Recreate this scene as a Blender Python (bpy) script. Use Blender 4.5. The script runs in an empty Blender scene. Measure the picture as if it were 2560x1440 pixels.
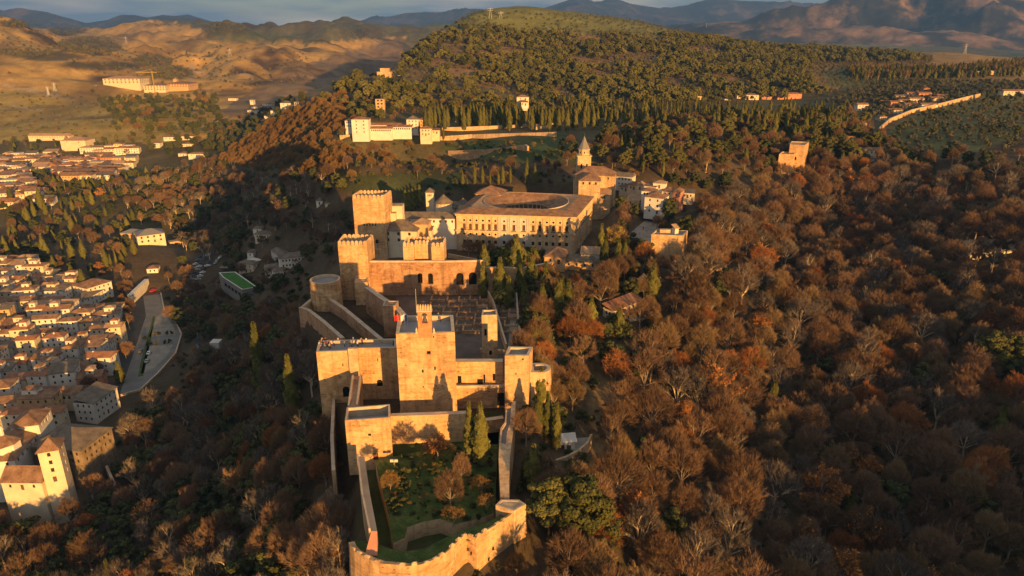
import bpy, bmesh, math, random
import numpy as np
from mathutils import Vector, Matrix, Euler
random.seed(7); rng = np.random.default_rng(7)
R = math.radians
SC = bpy.context.scene
COL = SC.collection

# ------------------------------------------------------------------ camera
CAMZ, FPX, PITCH = 130.0, 1730.0, R(19.57)
cam_d = bpy.data.cameras.new('camera'); cam = bpy.data.objects.new('camera', cam_d); COL.objects.link(cam)
cam.location = (0, 0, CAMZ); cam.rotation_euler = (math.pi/2 - PITCH, 0, 0)
cam_d.sensor_width = 36; cam_d.lens = 36*FPX/2560; cam_d.clip_start = 1; cam_d.clip_end = 40000
SC.camera = cam
# ------------------------------------------------------------------ light
SUN_AZ, SUN_EL = R(28.0), R(6.8)          # sun stands behind the camera, 28 degrees to its right
sun_dir = Vector((math.sin(SUN_AZ)*math.cos(SUN_EL), -math.cos(SUN_AZ)*math.cos(SUN_EL), math.sin(SUN_EL)))
sd = bpy.data.lights.new('sun', 'SUN'); sd.energy = 5.0; sd.angle = R(0.5); sd.color = (1.0, 0.51, 0.135)
so = bpy.data.objects.new('sun', sd); COL.objects.link(so)
so.rotation_euler = sun_dir.to_track_quat('Z', 'Y').to_euler(); so.location = sun_dir*300
world = bpy.data.worlds.new('World'); SC.world = world; world.use_nodes = True
wn = world.node_tree; wn.nodes.clear()
def wnode(t, **k):
    n = wn.nodes.new(t)
    for a, b in k.items(): setattr(n, a, b)
    return n
sky = wnode('ShaderNodeTexSky', sky_type='NISHITA', sun_disc=False)
sky.sun_elevation = SUN_EL; sky.sun_rotation = math.pi - SUN_AZ
sky.altitude = 800; sky.dust_density = 2.0
tc = wnode('ShaderNodeTexCoord'); mp = wnode('ShaderNodeMapping'); mp.inputs['Scale'].default_value = (3.0, 3.0, 22.0)
cn = wnode('ShaderNodeTexNoise'); cn.inputs['Scale'].default_value = 1.15; cn.inputs['Detail'].default_value = 6; cn.inputs['Roughness'].default_value = .5
cr = wnode('ShaderNodeValToRGB'); cr.color_ramp.elements[0].position = .34; cr.color_ramp.elements[1].position = .52
cn2 = wnode('ShaderNodeTexNoise'); cn2.inputs['Scale'].default_value = 2.1; cn2.inputs['Detail'].default_value = 5
cc = wnode('ShaderNodeValToRGB')
cc.color_ramp.elements[0].position = .40; cc.color_ramp.elements[0].color = (1.7, 2.2, 2.7, 1)
cc.color_ramp.elements[1].position = .66; cc.color_ramp.elements[1].color = (5.6, 4.6, 3.6, 1)
mx = wnode('ShaderNodeMixRGB'); bg = wnode('ShaderNodeBackground'); bg.inputs['Strength'].default_value = 0.08
wo = wnode('ShaderNodeOutputWorld')
L = wn.links.new
L(tc.outputs['Generated'], mp.inputs['Vector']); L(mp.outputs[0], cn.inputs['Vector']); L(mp.outputs[0], cn2.inputs['Vector'])
L(cn.outputs[0], cr.inputs[0]); L(cn2.outputs[0], cc.inputs[0]); L(cr.outputs[0], mx.inputs[0])
L(sky.outputs[0], mx.inputs[1]); L(cc.outputs[0], mx.inputs[2]); L(mx.outputs[0], bg.inputs[0]); L(bg.outputs[0], wo.inputs[0])
SC.view_settings.view_transform = 'Standard'; SC.view_settings.look = 'None'
SC.view_settings.gamma = 1; SC.view_settings.use_curve_mapping = False; SC.view_settings.exposure = 0.92
SC.render.engine = 'CYCLES'
cy = SC.cycles; cy.max_bounces = 4; cy.diffuse_bounces = 2; cy.glossy_bounces = 1; cy.transmission_bounces = 1; cy.volume_bounces = 0; cy.transparent_max_bounces = 4
cy.use_denoising = True

# ------------------------------------------------------------------ surveying helpers
CP, SP = math.cos(PITCH), math.sin(PITCH)
def tanbelow(py): return math.tan(PITCH + math.atan((py-720)/FPX))
def W(px, py, Y):
    """world point at forward distance Y seen at photo position px, py"""
    dn = Y*tanbelow(py); dep = Y*CP + dn*SP
    return Vector(((px-1280)/FPX*dep, Y, CAMZ-dn))
def PZ(px, py, z):
    """world point on the level plane z"""
    return W(px, py, (CAMZ-z)/tanbelow(py))
def proj(x, y, z):
    dn = CAMZ-z; dep = y*CP+dn*SP; v = dn*CP-y*SP
    dep = np.where(np.asarray(dep) < 1, 1, dep)
    return 1280+FPX*x/dep, 720+FPX*v/dep
def inpoly(px, py, poly):
    px = np.asarray(px, float); py = np.asarray(py, float); r = np.zeros(px.shape, bool); n = len(poly)
    for i in range(n):
        x1, y1 = poly[i]; x2, y2 = poly[(i+1) % n]
        if y1 == y2: continue
        c = ((y1 > py) != (y2 > py)) & (px < (x2-x1)*(py-y1)/(y2-y1)+x1)
        r ^= c
    return r
# value noise in numpy
_perm = rng.integers(0, 2**31, 4096)
def _h(ix, iy, s): return (_perm[(ix*73856093 ^ iy*19349663 ^ s*83492791) & 4095] & 0xffff)/65535.0
def vnoise(x, y, s=0):
    ix = np.floor(x).astype(np.int64); iy = np.floor(y).astype(np.int64); fx = x-ix; fy = y-iy
    fx = fx*fx*(3-2*fx); fy = fy*fy*(3-2*fy)
    a = _h(ix, iy, s); b = _h(ix+1, iy, s); c = _h(ix, iy+1, s); d = _h(ix+1, iy+1, s)
    return (a*(1-fx)+b*fx)*(1-fy)+(c*(1-fx)+d*fx)*fy
def fbm(x, y, o=4, s=0):
    r = 0; a = .5
    for i in range(o): r = r+a*(vnoise(x*2**i+i*17.3, y*2**i-i*9.1, s+i)-.5)*2; a *= .5
    return r
def ridged(x, y, o=5, s=0):
    r = 0; a = .5
    for i in range(o): r = r+a*(1-np.abs(2*vnoise(x*2**i+i*5.3, y*2**i+i*7.7, s+i)-1)); a *= .5
    return r

# ------------------------------------------------------------------ terrain heights
CTRL = []
for t in [  # photo px, py, distance
 (1280,250,900),(1600,250,900),(1900,255,930),(1300,150,1150),(1600,150,1200),(1300,90,1350),(1600,100,1400),(1250,22,1700),(1350,24,1700),(1430,31,1740),(1500,42,1800),(1600,52,1800),(1700,72,1800),
 (1850,104,1700),(2000,118,1600),(2240,128,1700),(1060,105,1350),(1140,64,1500),(1010,150,1200),(1100,190,1000),(950,192,960),(900,205,930),(860,230,880),
 (2100,215,1050),(2300,240,900),(2480,190,1100),(2560,235,850),(2700,260,800),(2330,135,1800),(2560,150,1900),(2800,160,1800),(2200,175,1300),(1900,185,1150),
 (2200,345,600),(2400,300,680),(2560,400,480),(2350,250,820),(2000,300,700),(1800,320,640),(1600,340,620),(1400,350,600),(1250,345,640),(1050,345,660),(960,345,660),(880,350,650),
 (1100,305,720),(1400,300,730),(1700,290,760),(1200,420,520),(1450,420,510),(1250,370,590),(1000,420,500),(900,440,480),(1650,440,480),(1800,420,500),
 (760,290,850),(700,335,830),(640,375,800),(560,405,830),(800,240,860),(850,400,560),(760,410,600),(740,250,1000),
 (600,455,740),(400,450,760),(500,520,660),(700,490,570),(800,530,480),(820,600,410),
 (100,405,900),(100,620,540),(0,450,760),(0,700,460),(200,750,430),(0,1000,290),(50,850,365),(-250,600,560),(-250,900,340),(-250,400,900),(300,520,640),(350,620,520),
 (100,335,1050),(300,345,1000),(500,330,1000),(200,250,1400),(360,228,1550),(0,200,1500),(0,120,1800),(0,38,2200),(180,80,2350),(350,130,2200),(450,170,1950),(550,135,2300),
 (700,160,2150),(600,230,1500),(750,215,1650),(900,125,2600),(650,275,1200),(560,290,1150),(-250,200,1500),(-250,60,2000),(570,42,3300),(500,74,3250),(640,66,3350),(470,98,3100),(420,84,3600),(710,84,3300),(800,120,2900),
 (870,72,3900),(960,85,3900),(1040,120,3700),(300,72,4800),(100,70,4800),(640,62,4800),(780,105,3600),(1500,90,5000),(2000,118,4500),(2560,128,5000),(3000,120,5000),(-300,60,5000)]:
    p = W(*t); CTRL.append((p.x, p.y, p.z))
CTRL += [
 (72,300,33),(86,306,32),(72,332,32),(60,300,31),
 (95,400,33),(112,385,32),(76,432,31),(86,322,29),(100,345,30),(62,445,30),
 (-30,2050,168),(-30,1860,190),(150,1860,180),(-100,1800,170),(-30,2500,140),(230,2150,160),(230,2600,120),(600,2300,112),(1000,2300,95),(-200,2100,95),
 (-255,1250,22),(-200,1520,32),(-170,1950,50),(-120,2400,75),(-335,1060,12),(-300,1500,28),(-215,1330,60),(-420,980,2),(-400,800,-22),(-345,740,-28),
 (-250,130,-50),(-200,130,-45),(-120,130,-34),(-60,130,-4),(-40,130,14),(10,130,20),(40,130,3),(80,130,-9),(130,130,-12),(200,130,0),(280,130,15),
 (-180,180,-38),(-130,180,-34),(-90,180,-14),(-62,180,10),(-48,180,20),(28,175,16),(50,180,7),(85,180,-6),(130,180,-9),(180,180,-3),(250,180,8),(340,180,18),
 (-190,250,-37),(-150,250,-36),(-112,250,-25),(-92,250,2),(-72,250,24),(-20,250,28),(38,250,28),(62,250,18),(100,250,2),(150,250,-3),(220,250,6),(300,250,18),(400,250,26),
 (-280,350,-36),(-200,350,-36),(-150,350,-22),(-100,350,4),(-84,350,20),(-40,350,24),(20,350,24),(75,350,26),(110,350,12),(160,350,3),(230,350,10),(320,350,24),
 (-330,450,-34),(-230,450,-37),(-190,450,-30),(-130,450,-2),(-80,450,11),(0,450,22),(80,450,25),(130,450,18),(190,450,9),(270,450,20),(400,450,38),
 (-400,600,-25),(-290,600,-36),(-220,600,-32),(-150,600,-8),(-60,600,10),
 (0,90,10),(0,60,3),(0,0,-12),(-60,60,-18),(-150,60,-52),(60,60,-6),(120,60,-4),(180,60,12),(250,60,26),(350,60,36),
 (80,0,0),(150,-10,20),(220,-20,38),(320,-20,46),(100,-100,10),(180,-120,40),(0,-150,-40),(-200,-100,-60),(0,-500,-60),(300,-300,30),(500,-100,45),(600,200,45),(700,500,80),(-500,0,-50),(-500,-500,-60),(500,-600,0),(-500,300,-30),(-700,700,0)]  # includes an unseen hill, behind right, raised to shade the right valley
_K = 500.0
def _uv(x, y): return np.asarray(x)/(np.maximum(np.asarray(y)+_K, 40)), np.log(np.maximum(np.asarray(y)+_K, 40))
_c = np.array(CTRL, float); _u, _v = _uv(np.clip(_c[:,0],-9e9,9e9), np.maximum(_c[:,1], -430)); _t = _c[:,2]/(np.maximum(_c[:,1],-430)+_K)
def _phi(r2): return r2*np.log(r2+1e-12)*.5
_n = len(_c); _A = np.zeros((_n+3, _n+3)); _d = (_u[:,None]-_u)**2+(_v[:,None]-_v)**2
_A[:_n,:_n] = _phi(_d)+np.eye(_n)*1e-4; _A[:_n,_n] = 1; _A[:_n,_n+1] = _u; _A[:_n,_n+2] = _v; _A[_n:,:_n] = _A[:_n,_n:].T
_w = np.linalg.solve(_A, np.concatenate([_t, [0,0,0]]))
# terrace polygons of the fortress and of the palaces (world metres), with the level of each
def PQ(pts, z): return [tuple(PZ(a, b, z)[:2]) for a, b in pts]
PLATEAUS = [
 (PQ([(757,769),(779,741),(850,735),(925,716),(1018,790),(992,856),(866,843),(814,801)], 30), 27.0),
 (PQ([(285,1000),(300,900),(325,800),(325,730),(410,725),(425,770),(460,800),(472,840),(450,900),(400,950),(350,990)], -35.5), -35.5),
 ([(-34,121),(-27,115),(-15,113),(-9,121),(2,131),(0,160),(-40,160)], 24.0),
 ([(-40,160),(-55,187),(-50,194),(-33,197),(-33,232),(-41,246),(-57,270),(-57,279),(0,283),(18,290),(9,240),(8,205),(10,186),(4,160)], 28.0),
 (PQ([(1556,612),(1552,598),(1618,545),(1652,560),(1642,612)], 29), 29.0),
 (PQ([(1120,640),(1470,670),(1525,600),(1500,500),(1180,500),(1010,560),(1010,640)], 24), 24.0),
]
def _pdist(x, y, poly):
    d = np.full(x.shape, 1e9); n = len(poly)
    for i in range(n):
        ax, ay = poly[i]; bx, by = poly[(i+1) % n]; vx, vy = bx-ax, by-ay
        t = np.clip(((x-ax)*vx+(y-ay)*vy)/(vx*vx+vy*vy), 0, 1)
        d = np.minimum(d, np.hypot(x-ax-t*vx, y-ay-t*vy))
    return np.where(inpoly(x, y, poly), -d, d)
def gz(x, y, detail=True):
    x = np.asarray(x, float); y = np.asarray(y, float); sh = x.shape; x = x.ravel(); y = y.ravel()
    yy = np.clip(y, -430, 5200); u, v = _uv(np.clip(x, -1.05*(yy+_K), 1.05*(yy+_K)), yy); z = np.zeros(x.shape)
    for s in range(0, len(x), 20000):
        e = slice(s, s+20000); dd = (u[e][:,None]-_u)**2+(v[e][:,None]-_v)**2
        z[e] = _phi(dd)@_w[:_n]+_w[_n]+_w[_n+1]*u[e]+_w[_n+2]*v[e]
    z = z*(yy+_K)
    if detail:
        far = np.clip((y-900)/1500, 0, 1)
        lf = np.clip((-x-150)/300, .25, 1); z = z+fbm(x/60, y/60, 3, 3)*1.2+far*lf*(fbm(x/130+7, y/130, 3, 14)*22+fbm(x/420, y/420, 4, 11)*95-(ridged((x+y*.35)/330, (y-x*.2)/620, 4, 21)-.5)*125*far)
    for poly, lev in PLATEAUS:
        d = _pdist(x, y, poly); k = np.clip(1-d/4.0, 0, 1); z = z*(1-k)+lev*k
    return z.reshape(sh)
def g1(x, y): return float(gz(np.array([x]), np.array([y]))[0])

# ------------------------------------------------------------------ object helpers
def tag(o, label=None, cat=None, group=None, kind=None):
    if label: o['label'] = label
    if cat: o['category'] = cat
    if group: o['group'] = group
    if kind: o['kind'] = kind
    return o
def empty(name, loc=(0,0,0), rz=0.0):
    o = bpy.data.objects.new(name, None); o.location = loc; o.rotation_euler = (0,0,rz); o.empty_display_size = 1; COL.objects.link(o); return o
def linkmesh(name, me, parent=None, loc=None, rot=None, scale=None, mat=None):
    o = bpy.data.objects.new(name, me); COL.objects.link(o)
    if parent is not None: o.parent = parent
    if loc is not None: o.location = loc
    if rot is not None: o.rotation_euler = rot
    if scale is not None: o.scale = scale
    return o
class MB:
    """collects faces, becomes one mesh"""
    def __init__(s): s.v = []; s.f = []; s.m = []; s.cur = 0
    def add(s, vs, fs):
        b = len(s.v); s.v += [tuple(q) for q in vs]
        for f in fs: s.f.append([b+i for i in f]); s.m.append(s.cur)
    def quad(s, a, b, c, d): s.add([a,b,c,d], [(0,1,2,3)])
    def box(s, x0, x1, y0, y1, z0, z1):
        s.add([(x0,y0,z0),(x1,y0,z0),(x1,y1,z0),(x0,y1,z0),(x0,y0,z1),(x1,y0,z1),(x1,y1,z1),(x0,y1,z1)],
              [(0,3,2,1),(4,5,6,7),(0,1,5,4),(1,2,6,5),(2,3,7,6),(3,0,4,7)])
    def prism(s, poly, z0, z1, top=True, bottom=False):
        n = len(poly); z0 = z0 if hasattr(z0,'__len__') else [z0]*n; z1 = z1 if hasattr(z1,'__len__') else [z1]*n
        vs = [(p[0],p[1],z0[i]) for i, p in enumerate(poly)]+[(p[0],p[1],z1[i]) for i, p in enumerate(poly)]
        fs = [(i,(i+1)%n,n+(i+1)%n,n+i) for i in range(n)]
        if top: fs.append(tuple(range(n,2*n)))
        if bottom: fs.append(tuple(range(n-1,-1,-1)))
        s.add(vs, fs)
    def tube(s, a, b, r0, r1, n=5, cap=False):
        a = Vector(a); b = Vector(b); d = (b-a)
        if d.length < 1e-6: return
        d.normalize(); u = d.orthogonal().normalized(); w = d.cross(u)
        vs = []
        for c, r in ((a,r0),(b,r1)):
            for i in range(n):
                t = 2*math.pi*i/n; vs.append(c+u*(r*math.cos(t))+w*(r*math.sin(t)))
        fs = [(i,(i+1)%n,n+(i+1)%n,n+i) for i in range(n)]
        if cap: fs.append(tuple(range(n,2*n)))
        s.add(vs, fs)
    def lathe(s, prof, n=16, c=(0,0), a0=0, a1=2*math.pi):
        full = abs(a1-a0-2*math.pi) < 1e-6; k = n if full else n+1; vs = []
        for r, z in prof:
            for i in range(k):
                t = a0+(a1-a0)*i/n; vs.append((c[0]+r*math.cos(t), c[1]+r*math.sin(t), z))
        fs = []
        for j in range(len(prof)-1):
            for i in range(n if full else n):
                i2 = (i+1) % k if full else i+1
                fs.append((j*k+i, j*k+i2, (j+1)*k+i2, (j+1)*k+i))
        s.add(vs, fs)
    def mesh(s, name, mats, smooth=False):
        me = bpy.data.meshes.new(name); me.from_pydata(s.v, [], s.f)
        for m in (mats if isinstance(mats,(list,tuple)) else [mats]): me.materials.append(m)
        if any(s.m): me.polygons.foreach_set('material_index', s.m)
        if smooth: me.shade_smooth()
        me.update(); return me
    def build(s, name, mats, parent=None, smooth=False, **k):
        return linkmesh(name, s.mesh(name, mats, smooth), parent, **k)
def fastmesh(name, V, F, mats, midx=None, smooth=False):
    """V (n,3) F (m,k) numpy arrays"""
    me = bpy.data.meshes.new(name); V = np.asarray(V, np.float32); F = np.asarray(F, np.int32); k = F.shape[1]
    me.vertices.add(len(V)); me.vertices.foreach_set('co', V.ravel())
    me.loops.add(F.size); me.loops.foreach_set('vertex_index', F.ravel())
    me.polygons.add(len(F)); me.polygons.foreach_set('loop_start', np.arange(0, F.size, k, dtype=np.int32))
    try: me.polygons.foreach_set('loop_total', np.full(len(F), k, np.int32))
    except Exception: pass
    for m in mats: me.materials.append(m)
    if midx is not None: me.polygons.foreach_set('material_index', np.asarray(midx, np.int32))
    if smooth: me.polygons.foreach_set('use_smooth', np.ones(len(F), bool))
    me.update(calc_edges=True); me.validate(); return me

# ------------------------------------------------------------------ materials
class NT:
    def __init__(s, name):
        s.m = bpy.data.materials.new(name); s.m.use_nodes = True; s.t = s.m.node_tree; s.t.nodes.clear()
        s.out = s.n('ShaderNodeOutputMaterial'); s.b = s.n('ShaderNodeBsdfPrincipled'); s.l(s.b.outputs[0], s.out.inputs[0])
        s.b.inputs['Roughness'].default_value = .9
        if 'Specular IOR Level' in s.b.inputs: s.b.inputs['Specular IOR Level'].default_value = .15
    def n(s, t, **k):
        q = s.t.nodes.new(t)
        for a, b in k.items(): setattr(q, a, b)
        return q
    def l(s, a, b): s.t.links.new(a, b)
    def coord(s, kind='Object', scale=(1,1,1)):
        if kind == 'World': c = s.n('ShaderNodeNewGeometry').outputs['Position']
        else: c = s.n('ShaderNodeTexCoord').outputs[kind]
        m = s.n('ShaderNodeMapping'); m.inputs['Scale'].default_value = scale; s.l(c, m.inputs[0]); return m.outputs[0]
    def noise(s, vec, scale, detail=4, rough=.5, dist=0):
        q = s.n('ShaderNodeTexNoise'); q.inputs['Scale'].default_value = scale; q.inputs['Detail'].default_value = detail
        q.inputs['Roughness'].default_value = rough; q.inputs['Distortion'].default_value = dist; s.l(vec, q.inputs['Vector']); return q.outputs[0]
    def ramp(s, fac, stops, interp='LINEAR'):
        q = s.n('ShaderNodeValToRGB'); cr = q.color_ramp; cr.interpolation = interp
        while len(cr.elements) < len(stops): cr.elements.new(.5)
        for e, (p, c) in zip(cr.elements, stops): e.position = p; e.color = (*c, 1) if len(c) == 3 else c
        s.l(fac, q.inputs[0]); return q.outputs[0]
    def mix(s, a, b, fac, mode='MIX'):
        q = s.n('ShaderNodeMixRGB', blend_type=mode)
        for v, i in ((fac,0),(a,1),(b,2)):
            if isinstance(v, (int,float)): q.inputs[i].default_value = v
            elif isinstance(v, tuple): q.inputs[i].default_value = (*v,1)
            else: s.l(v, q.inputs[i])
        return q.outputs[0]
    def bump(s, h, strength=.4, dist=.1):
        q = s.n('ShaderNodeBump'); q.inputs['Strength'].default_value = strength; q.inputs['Distance'].default_value = dist
        s.l(h, q.inputs['Height']); s.l(q.outputs[0], s.b.inputs['Normal'])
    def col(s, c): s.l(c, s.b.inputs['Base Color']); return s.m
def G(v): return (v,v,v)
def plain(name, c, rough=.85, var=.15, scale=.6, metal=0):
    t = NT(name); v = t.coord('World'); n = t.noise(v, scale, 4)
    a = tuple(min(1,x*(1+var)) for x in c); b = tuple(x*(1-var) for x in c)
    t.b.inputs['Roughness'].default_value = rough; t.b.inputs['Metallic'].default_value = metal
    return t.col(t.ramp(n, [(.3,b),(.7,a)]))
def mat_stone(name, base, light, dark, course=.55, hole=True, contrast=1.0):
    """rammed earth and stone in level courses with patched and stained areas"""
    t = NT(name); v = t.coord('World')
    big = t.noise(v, .09, 3, .6); vh = t.coord('World', (.35,.35,2.6)); band = t.noise(vh, .55, 4, .65)
    c = t.ramp(band, [(.33,tuple(v*.8 for v in dark)),(.44,base),(.52,light),(.60,base),(.68,tuple(min(1,v*1.12) for v in light))])
    c = t.mix(c, t.ramp(big, [(.40,dark),(.5,base),(.60,light)]), .5)
    pv = t.coord('World', (.22,.22,.34)); pn = t.noise(pv, .9, 2, .4, 1.2); c = t.mix(c, light, t.ramp(pn, [(.55,G(0)),(.58,G(.75))]), 'MIX')
    sx = t.n('ShaderNodeSeparateXYZ'); t.l(v, sx.inputs[0])
    wv = t.n('ShaderNodeTexWave', wave_type='BANDS', bands_direction='Z'); wv.inputs['Scale'].default_value = .5/course; wv.inputs['Distortion'].default_value = 1.2
    wv.inputs['Detail'].default_value = 2; wv.inputs['Detail Scale'].default_value = .6; t.l(v, wv.inputs['Vector'])
    line = t.ramp(wv.outputs[0], [(.0,G(.72)),(.14,G(1))]); c = t.mix(c, line, .55*contrast, 'MULTIPLY')
    fine = t.noise(v, .95, 6, .75); c = t.mix(c, t.ramp(fine, [(.34,G(.5)),(.5,G(1.0)),(.68,G(1.15))]), .62*contrast, 'MULTIPLY')
    stv = t.coord('World', (1.3,1.3,.12)); st = t.noise(stv, .5, 4, .6); c = t.mix(c, t.ramp(st, [(.36,G(.52)),(.5,G(1))]), .55*contrast, 'MULTIPLY')
    if hole:
        vo = t.n('ShaderNodeTexVoronoi', feature='DISTANCE_TO_EDGE'); vo = t.n('ShaderNodeTexVoronoi'); vo.inputs['Scale'].default_value = .5; t.l(t.coord('World',(1,1,1.4)), vo.inputs['Vector'])
        c = t.mix(c, t.ramp(vo.outputs['Distance'], [(.10,G(.35)),(.17,G(1))]), .75, 'MULTIPLY')
    t.bump(fine, .5, .12); return t.col(c)
def mat_tile(name, a, b, c3):
    t = NT(name); v = t.coord('World'); n = t.noise(v, .35, 4, .6); n2 = t.noise(v, 2.6, 3, .7)
    c = t.ramp(n, [(.32,a),(.5,b),(.68,c3)]); c = t.mix(c, t.ramp(n2, [(.3,G(.55)),(.6,G(1.1))]), .8, 'MULTIPLY')
    # rows of half-round tiles run down the slope: object axes of each roof
    o = t.coord('Object'); wv = t.n('ShaderNodeTexWave', wave_type='BANDS', bands_direction='DIAGONAL'); wv.inputs['Scale'].default_value = 1.4; t.l(o, wv.inputs['Vector'])
    t.bump(wv.outputs[0], .35, .06); c = t.mix(c, t.ramp(wv.outputs[0], [(0,G(.75)),(.5,G(1))]), .35, 'MULTIPLY'); return t.col(c)
def mat_leaf(name, dark, light, rough=.8):
    t = NT(name); oi = t.n('ShaderNodeObjectInfo'); v = t.coord('Object'); n = t.noise(v, .8, 3, .6)
    a = t.n('ShaderNodeMath', operation='MULTIPLY_ADD'); a.inputs[1].default_value = .55; t.l(oi.outputs['Random'], a.inputs[0])
    s2 = t.n('ShaderNodeMath', operation='MULTIPLY'); s2.inputs[1].default_value = .6; t.l(n, s2.inputs[0]); t.l(s2.outputs[0], a.inputs[2])
    gl = t.noise(oi.outputs['Location'], .022, 2, .5); g2 = t.n('ShaderNodeMath', operation='MULTIPLY_ADD'); g2.inputs[1].default_value = 1.1; g2.inputs[2].default_value = -.55
    t.l(gl, g2.inputs[0]); g3 = t.n('ShaderNodeMath', operation='ADD'); t.l(g2.outputs[0], g3.inputs[0]); t.l(a.outputs[0], g3.inputs[1]); a = g3
    mid = tuple((x+y)/2 for x, y in zip(dark, light)); t.b.inputs['Roughness'].default_value = rough
    return t.col(t.ramp(a.outputs[0], [(.15,dark),(.55,mid),(.9,light)]))
M = {}
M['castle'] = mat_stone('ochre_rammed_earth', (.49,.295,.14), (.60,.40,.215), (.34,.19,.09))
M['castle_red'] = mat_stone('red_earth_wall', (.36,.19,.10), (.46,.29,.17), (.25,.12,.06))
M['castle_pale'] = mat_stone('pale_stone', (.51,.34,.19), (.61,.44,.27), (.37,.24,.12), hole=False)
M['palace'] = mat_stone('pale_palace_stone', (.56,.40,.235), (.65,.49,.30), (.47,.33,.18), course=.9, hole=False, contrast=.5)
M['marble'] = plain('grey_marble', (.50,.47,.42), .7, .12, .4)
M['brick'] = mat_stone('orange_brick', (.42,.19,.09), (.50,.26,.13), (.32,.13,.06), course=.35, hole=False, contrast=.6)
M['coping'] = plain('worn_stone_coping', (.50,.40,.29), .9, .2, .5)
M['floor_grey'] = plain('grey_terrace_paving', (.26,.25,.25), .9, .12, .25)
M['paving'] = plain('worn_stone_paving', (.27,.24,.20), .95, .2, .2)
M['dark'] = plain('dark_opening', (.012,.010,.009), .95, .1)
M['glass'] = plain('window_glass', (.03,.035,.04), .3, .1)
M['wood'] = plain('dark_wood', (.06,.035,.02), .8, .3, 2)
M['door'] = plain('brown_door_wood', (.14,.07,.04), .8, .25, 2)
M['white'] = plain('white_limewash', (.63,.59,.53), .9, .10, .25)
M['cream'] = plain('cream_render', (.62,.52,.38), .9, .12, .25)
M['ochre'] = plain('ochre_render', (.52,.34,.18), .9, .12, .25)
M['salmon'] = plain('salmon_render', (.52,.24,.15), .9, .12, .25)
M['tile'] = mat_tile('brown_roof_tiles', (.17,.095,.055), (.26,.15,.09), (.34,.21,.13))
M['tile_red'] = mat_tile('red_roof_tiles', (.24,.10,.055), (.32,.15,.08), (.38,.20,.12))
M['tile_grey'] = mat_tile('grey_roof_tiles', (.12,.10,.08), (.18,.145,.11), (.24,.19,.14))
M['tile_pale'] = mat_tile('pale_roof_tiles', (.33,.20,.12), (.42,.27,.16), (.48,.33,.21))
M['slate'] = plain('grey_lead_sheet', (.20,.19,.18), .6, .15, .8)
M['bark'] = plain('grey_bark', (.26,.21,.165), .9, .25, 1.2)
M['bark_dark'] = plain('dark_bark', (.10,.07,.05), .9, .25, 1.2)
M['twig'] = mat_leaf('bare_twigs', (.085,.052,.030), (.235,.145,.088))
M['twig_tan'] = mat_leaf('tan_twigs', (.15,.10,.05), (.25,.17,.09))
M['twig_grey'] = mat_leaf('grey_twigs', (.075,.062,.055), (.19,.155,.125))
M['twig_rust'] = mat_leaf('rust_twigs', (.14,.055,.022), (.33,.14,.05))
M['leaf_orange'] = mat_leaf('orange_autumn_leaves', (.33,.12,.03), (.55,.24,.06))
M['leaf_pine'] = mat_leaf('pine_needles', (.050,.056,.015), (.150,.140,.038))
M['leaf_cypress'] = mat_leaf('cypress_foliage', (.052,.058,.014), (.135,.130,.030))
M['leaf_green'] = mat_leaf('evergreen_leaves', (.030,.040,.014), (.085,.090,.030))
M['leaf_olive'] = mat_leaf('olive_leaves', (.075,.075,.045), (.125,.12,.07))
M['leaf_yellow'] = mat_leaf('yellow_leaves', (.22,.17,.03), (.36,.27,.05))
M['leaf_brown'] = mat_leaf('brown_brush', (.15,.085,.03), (.26,.16,.055))
M['grassblade'] = mat_leaf('lawn_grass', (.03,.06,.010), (.06,.11,.02))
M['brownstone'] = mat_stone('shaded_brown_render', (.24,.18,.12), (.30,.23,.16), (.15,.11,.07), hole=False)  # riverside walls stand in shadow; that dimness is put into this brown
M['metal'] = plain('painted_metal', (.55,.55,.53), .5, .05)
M['metal_dark'] = plain('dark_metal', (.08,.08,.08), .5, .05)
M['asphalt'] = plain('asphalt', (.055,.055,.055), .9, .15, .3)
M['pale_ground'] = plain('pale_stone_ground', (.17,.165,.155), .95, .15, .15)
M['turf'] = plain('green_turf', (.05,.15,.03), .9, .2, .3)
M['water'] = plain('dark_river_water', (.05,.06,.06), .15, .1)
M['teal'] = plain('teal_netting', (.04,.20,.20), .8, .1)
# ------------------------------------------------------------------ ground sheet
Yr = np.concatenate([np.arange(-600,60,20), np.arange(60,500,2.6), np.arange(500,1000,6), np.arange(1000,2500,14), np.arange(2500,5200,45), np.arange(5200,16001,600)])
S = np.linspace(-.92, .92, 520)
wid = np.maximum(Yr+500, 220.0)
GX = S[None,:]*wid[:,None]; GY = np.repeat(Yr[:,None], len(S), 1)
GZ = gz(GX, GY)
fall = np.clip((GY-5200)/6000, 0, 1); GZ = GZ*(1-fall)+60*fall
nr, nc = GX.shape
idx = np.arange(nr*nc).reshape(nr, nc)
Fg = np.stack([idx[:-1,:-1], idx[:-1,1:], idx[1:,1:], idx[1:,:-1]], -1).reshape(-1,4)
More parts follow.
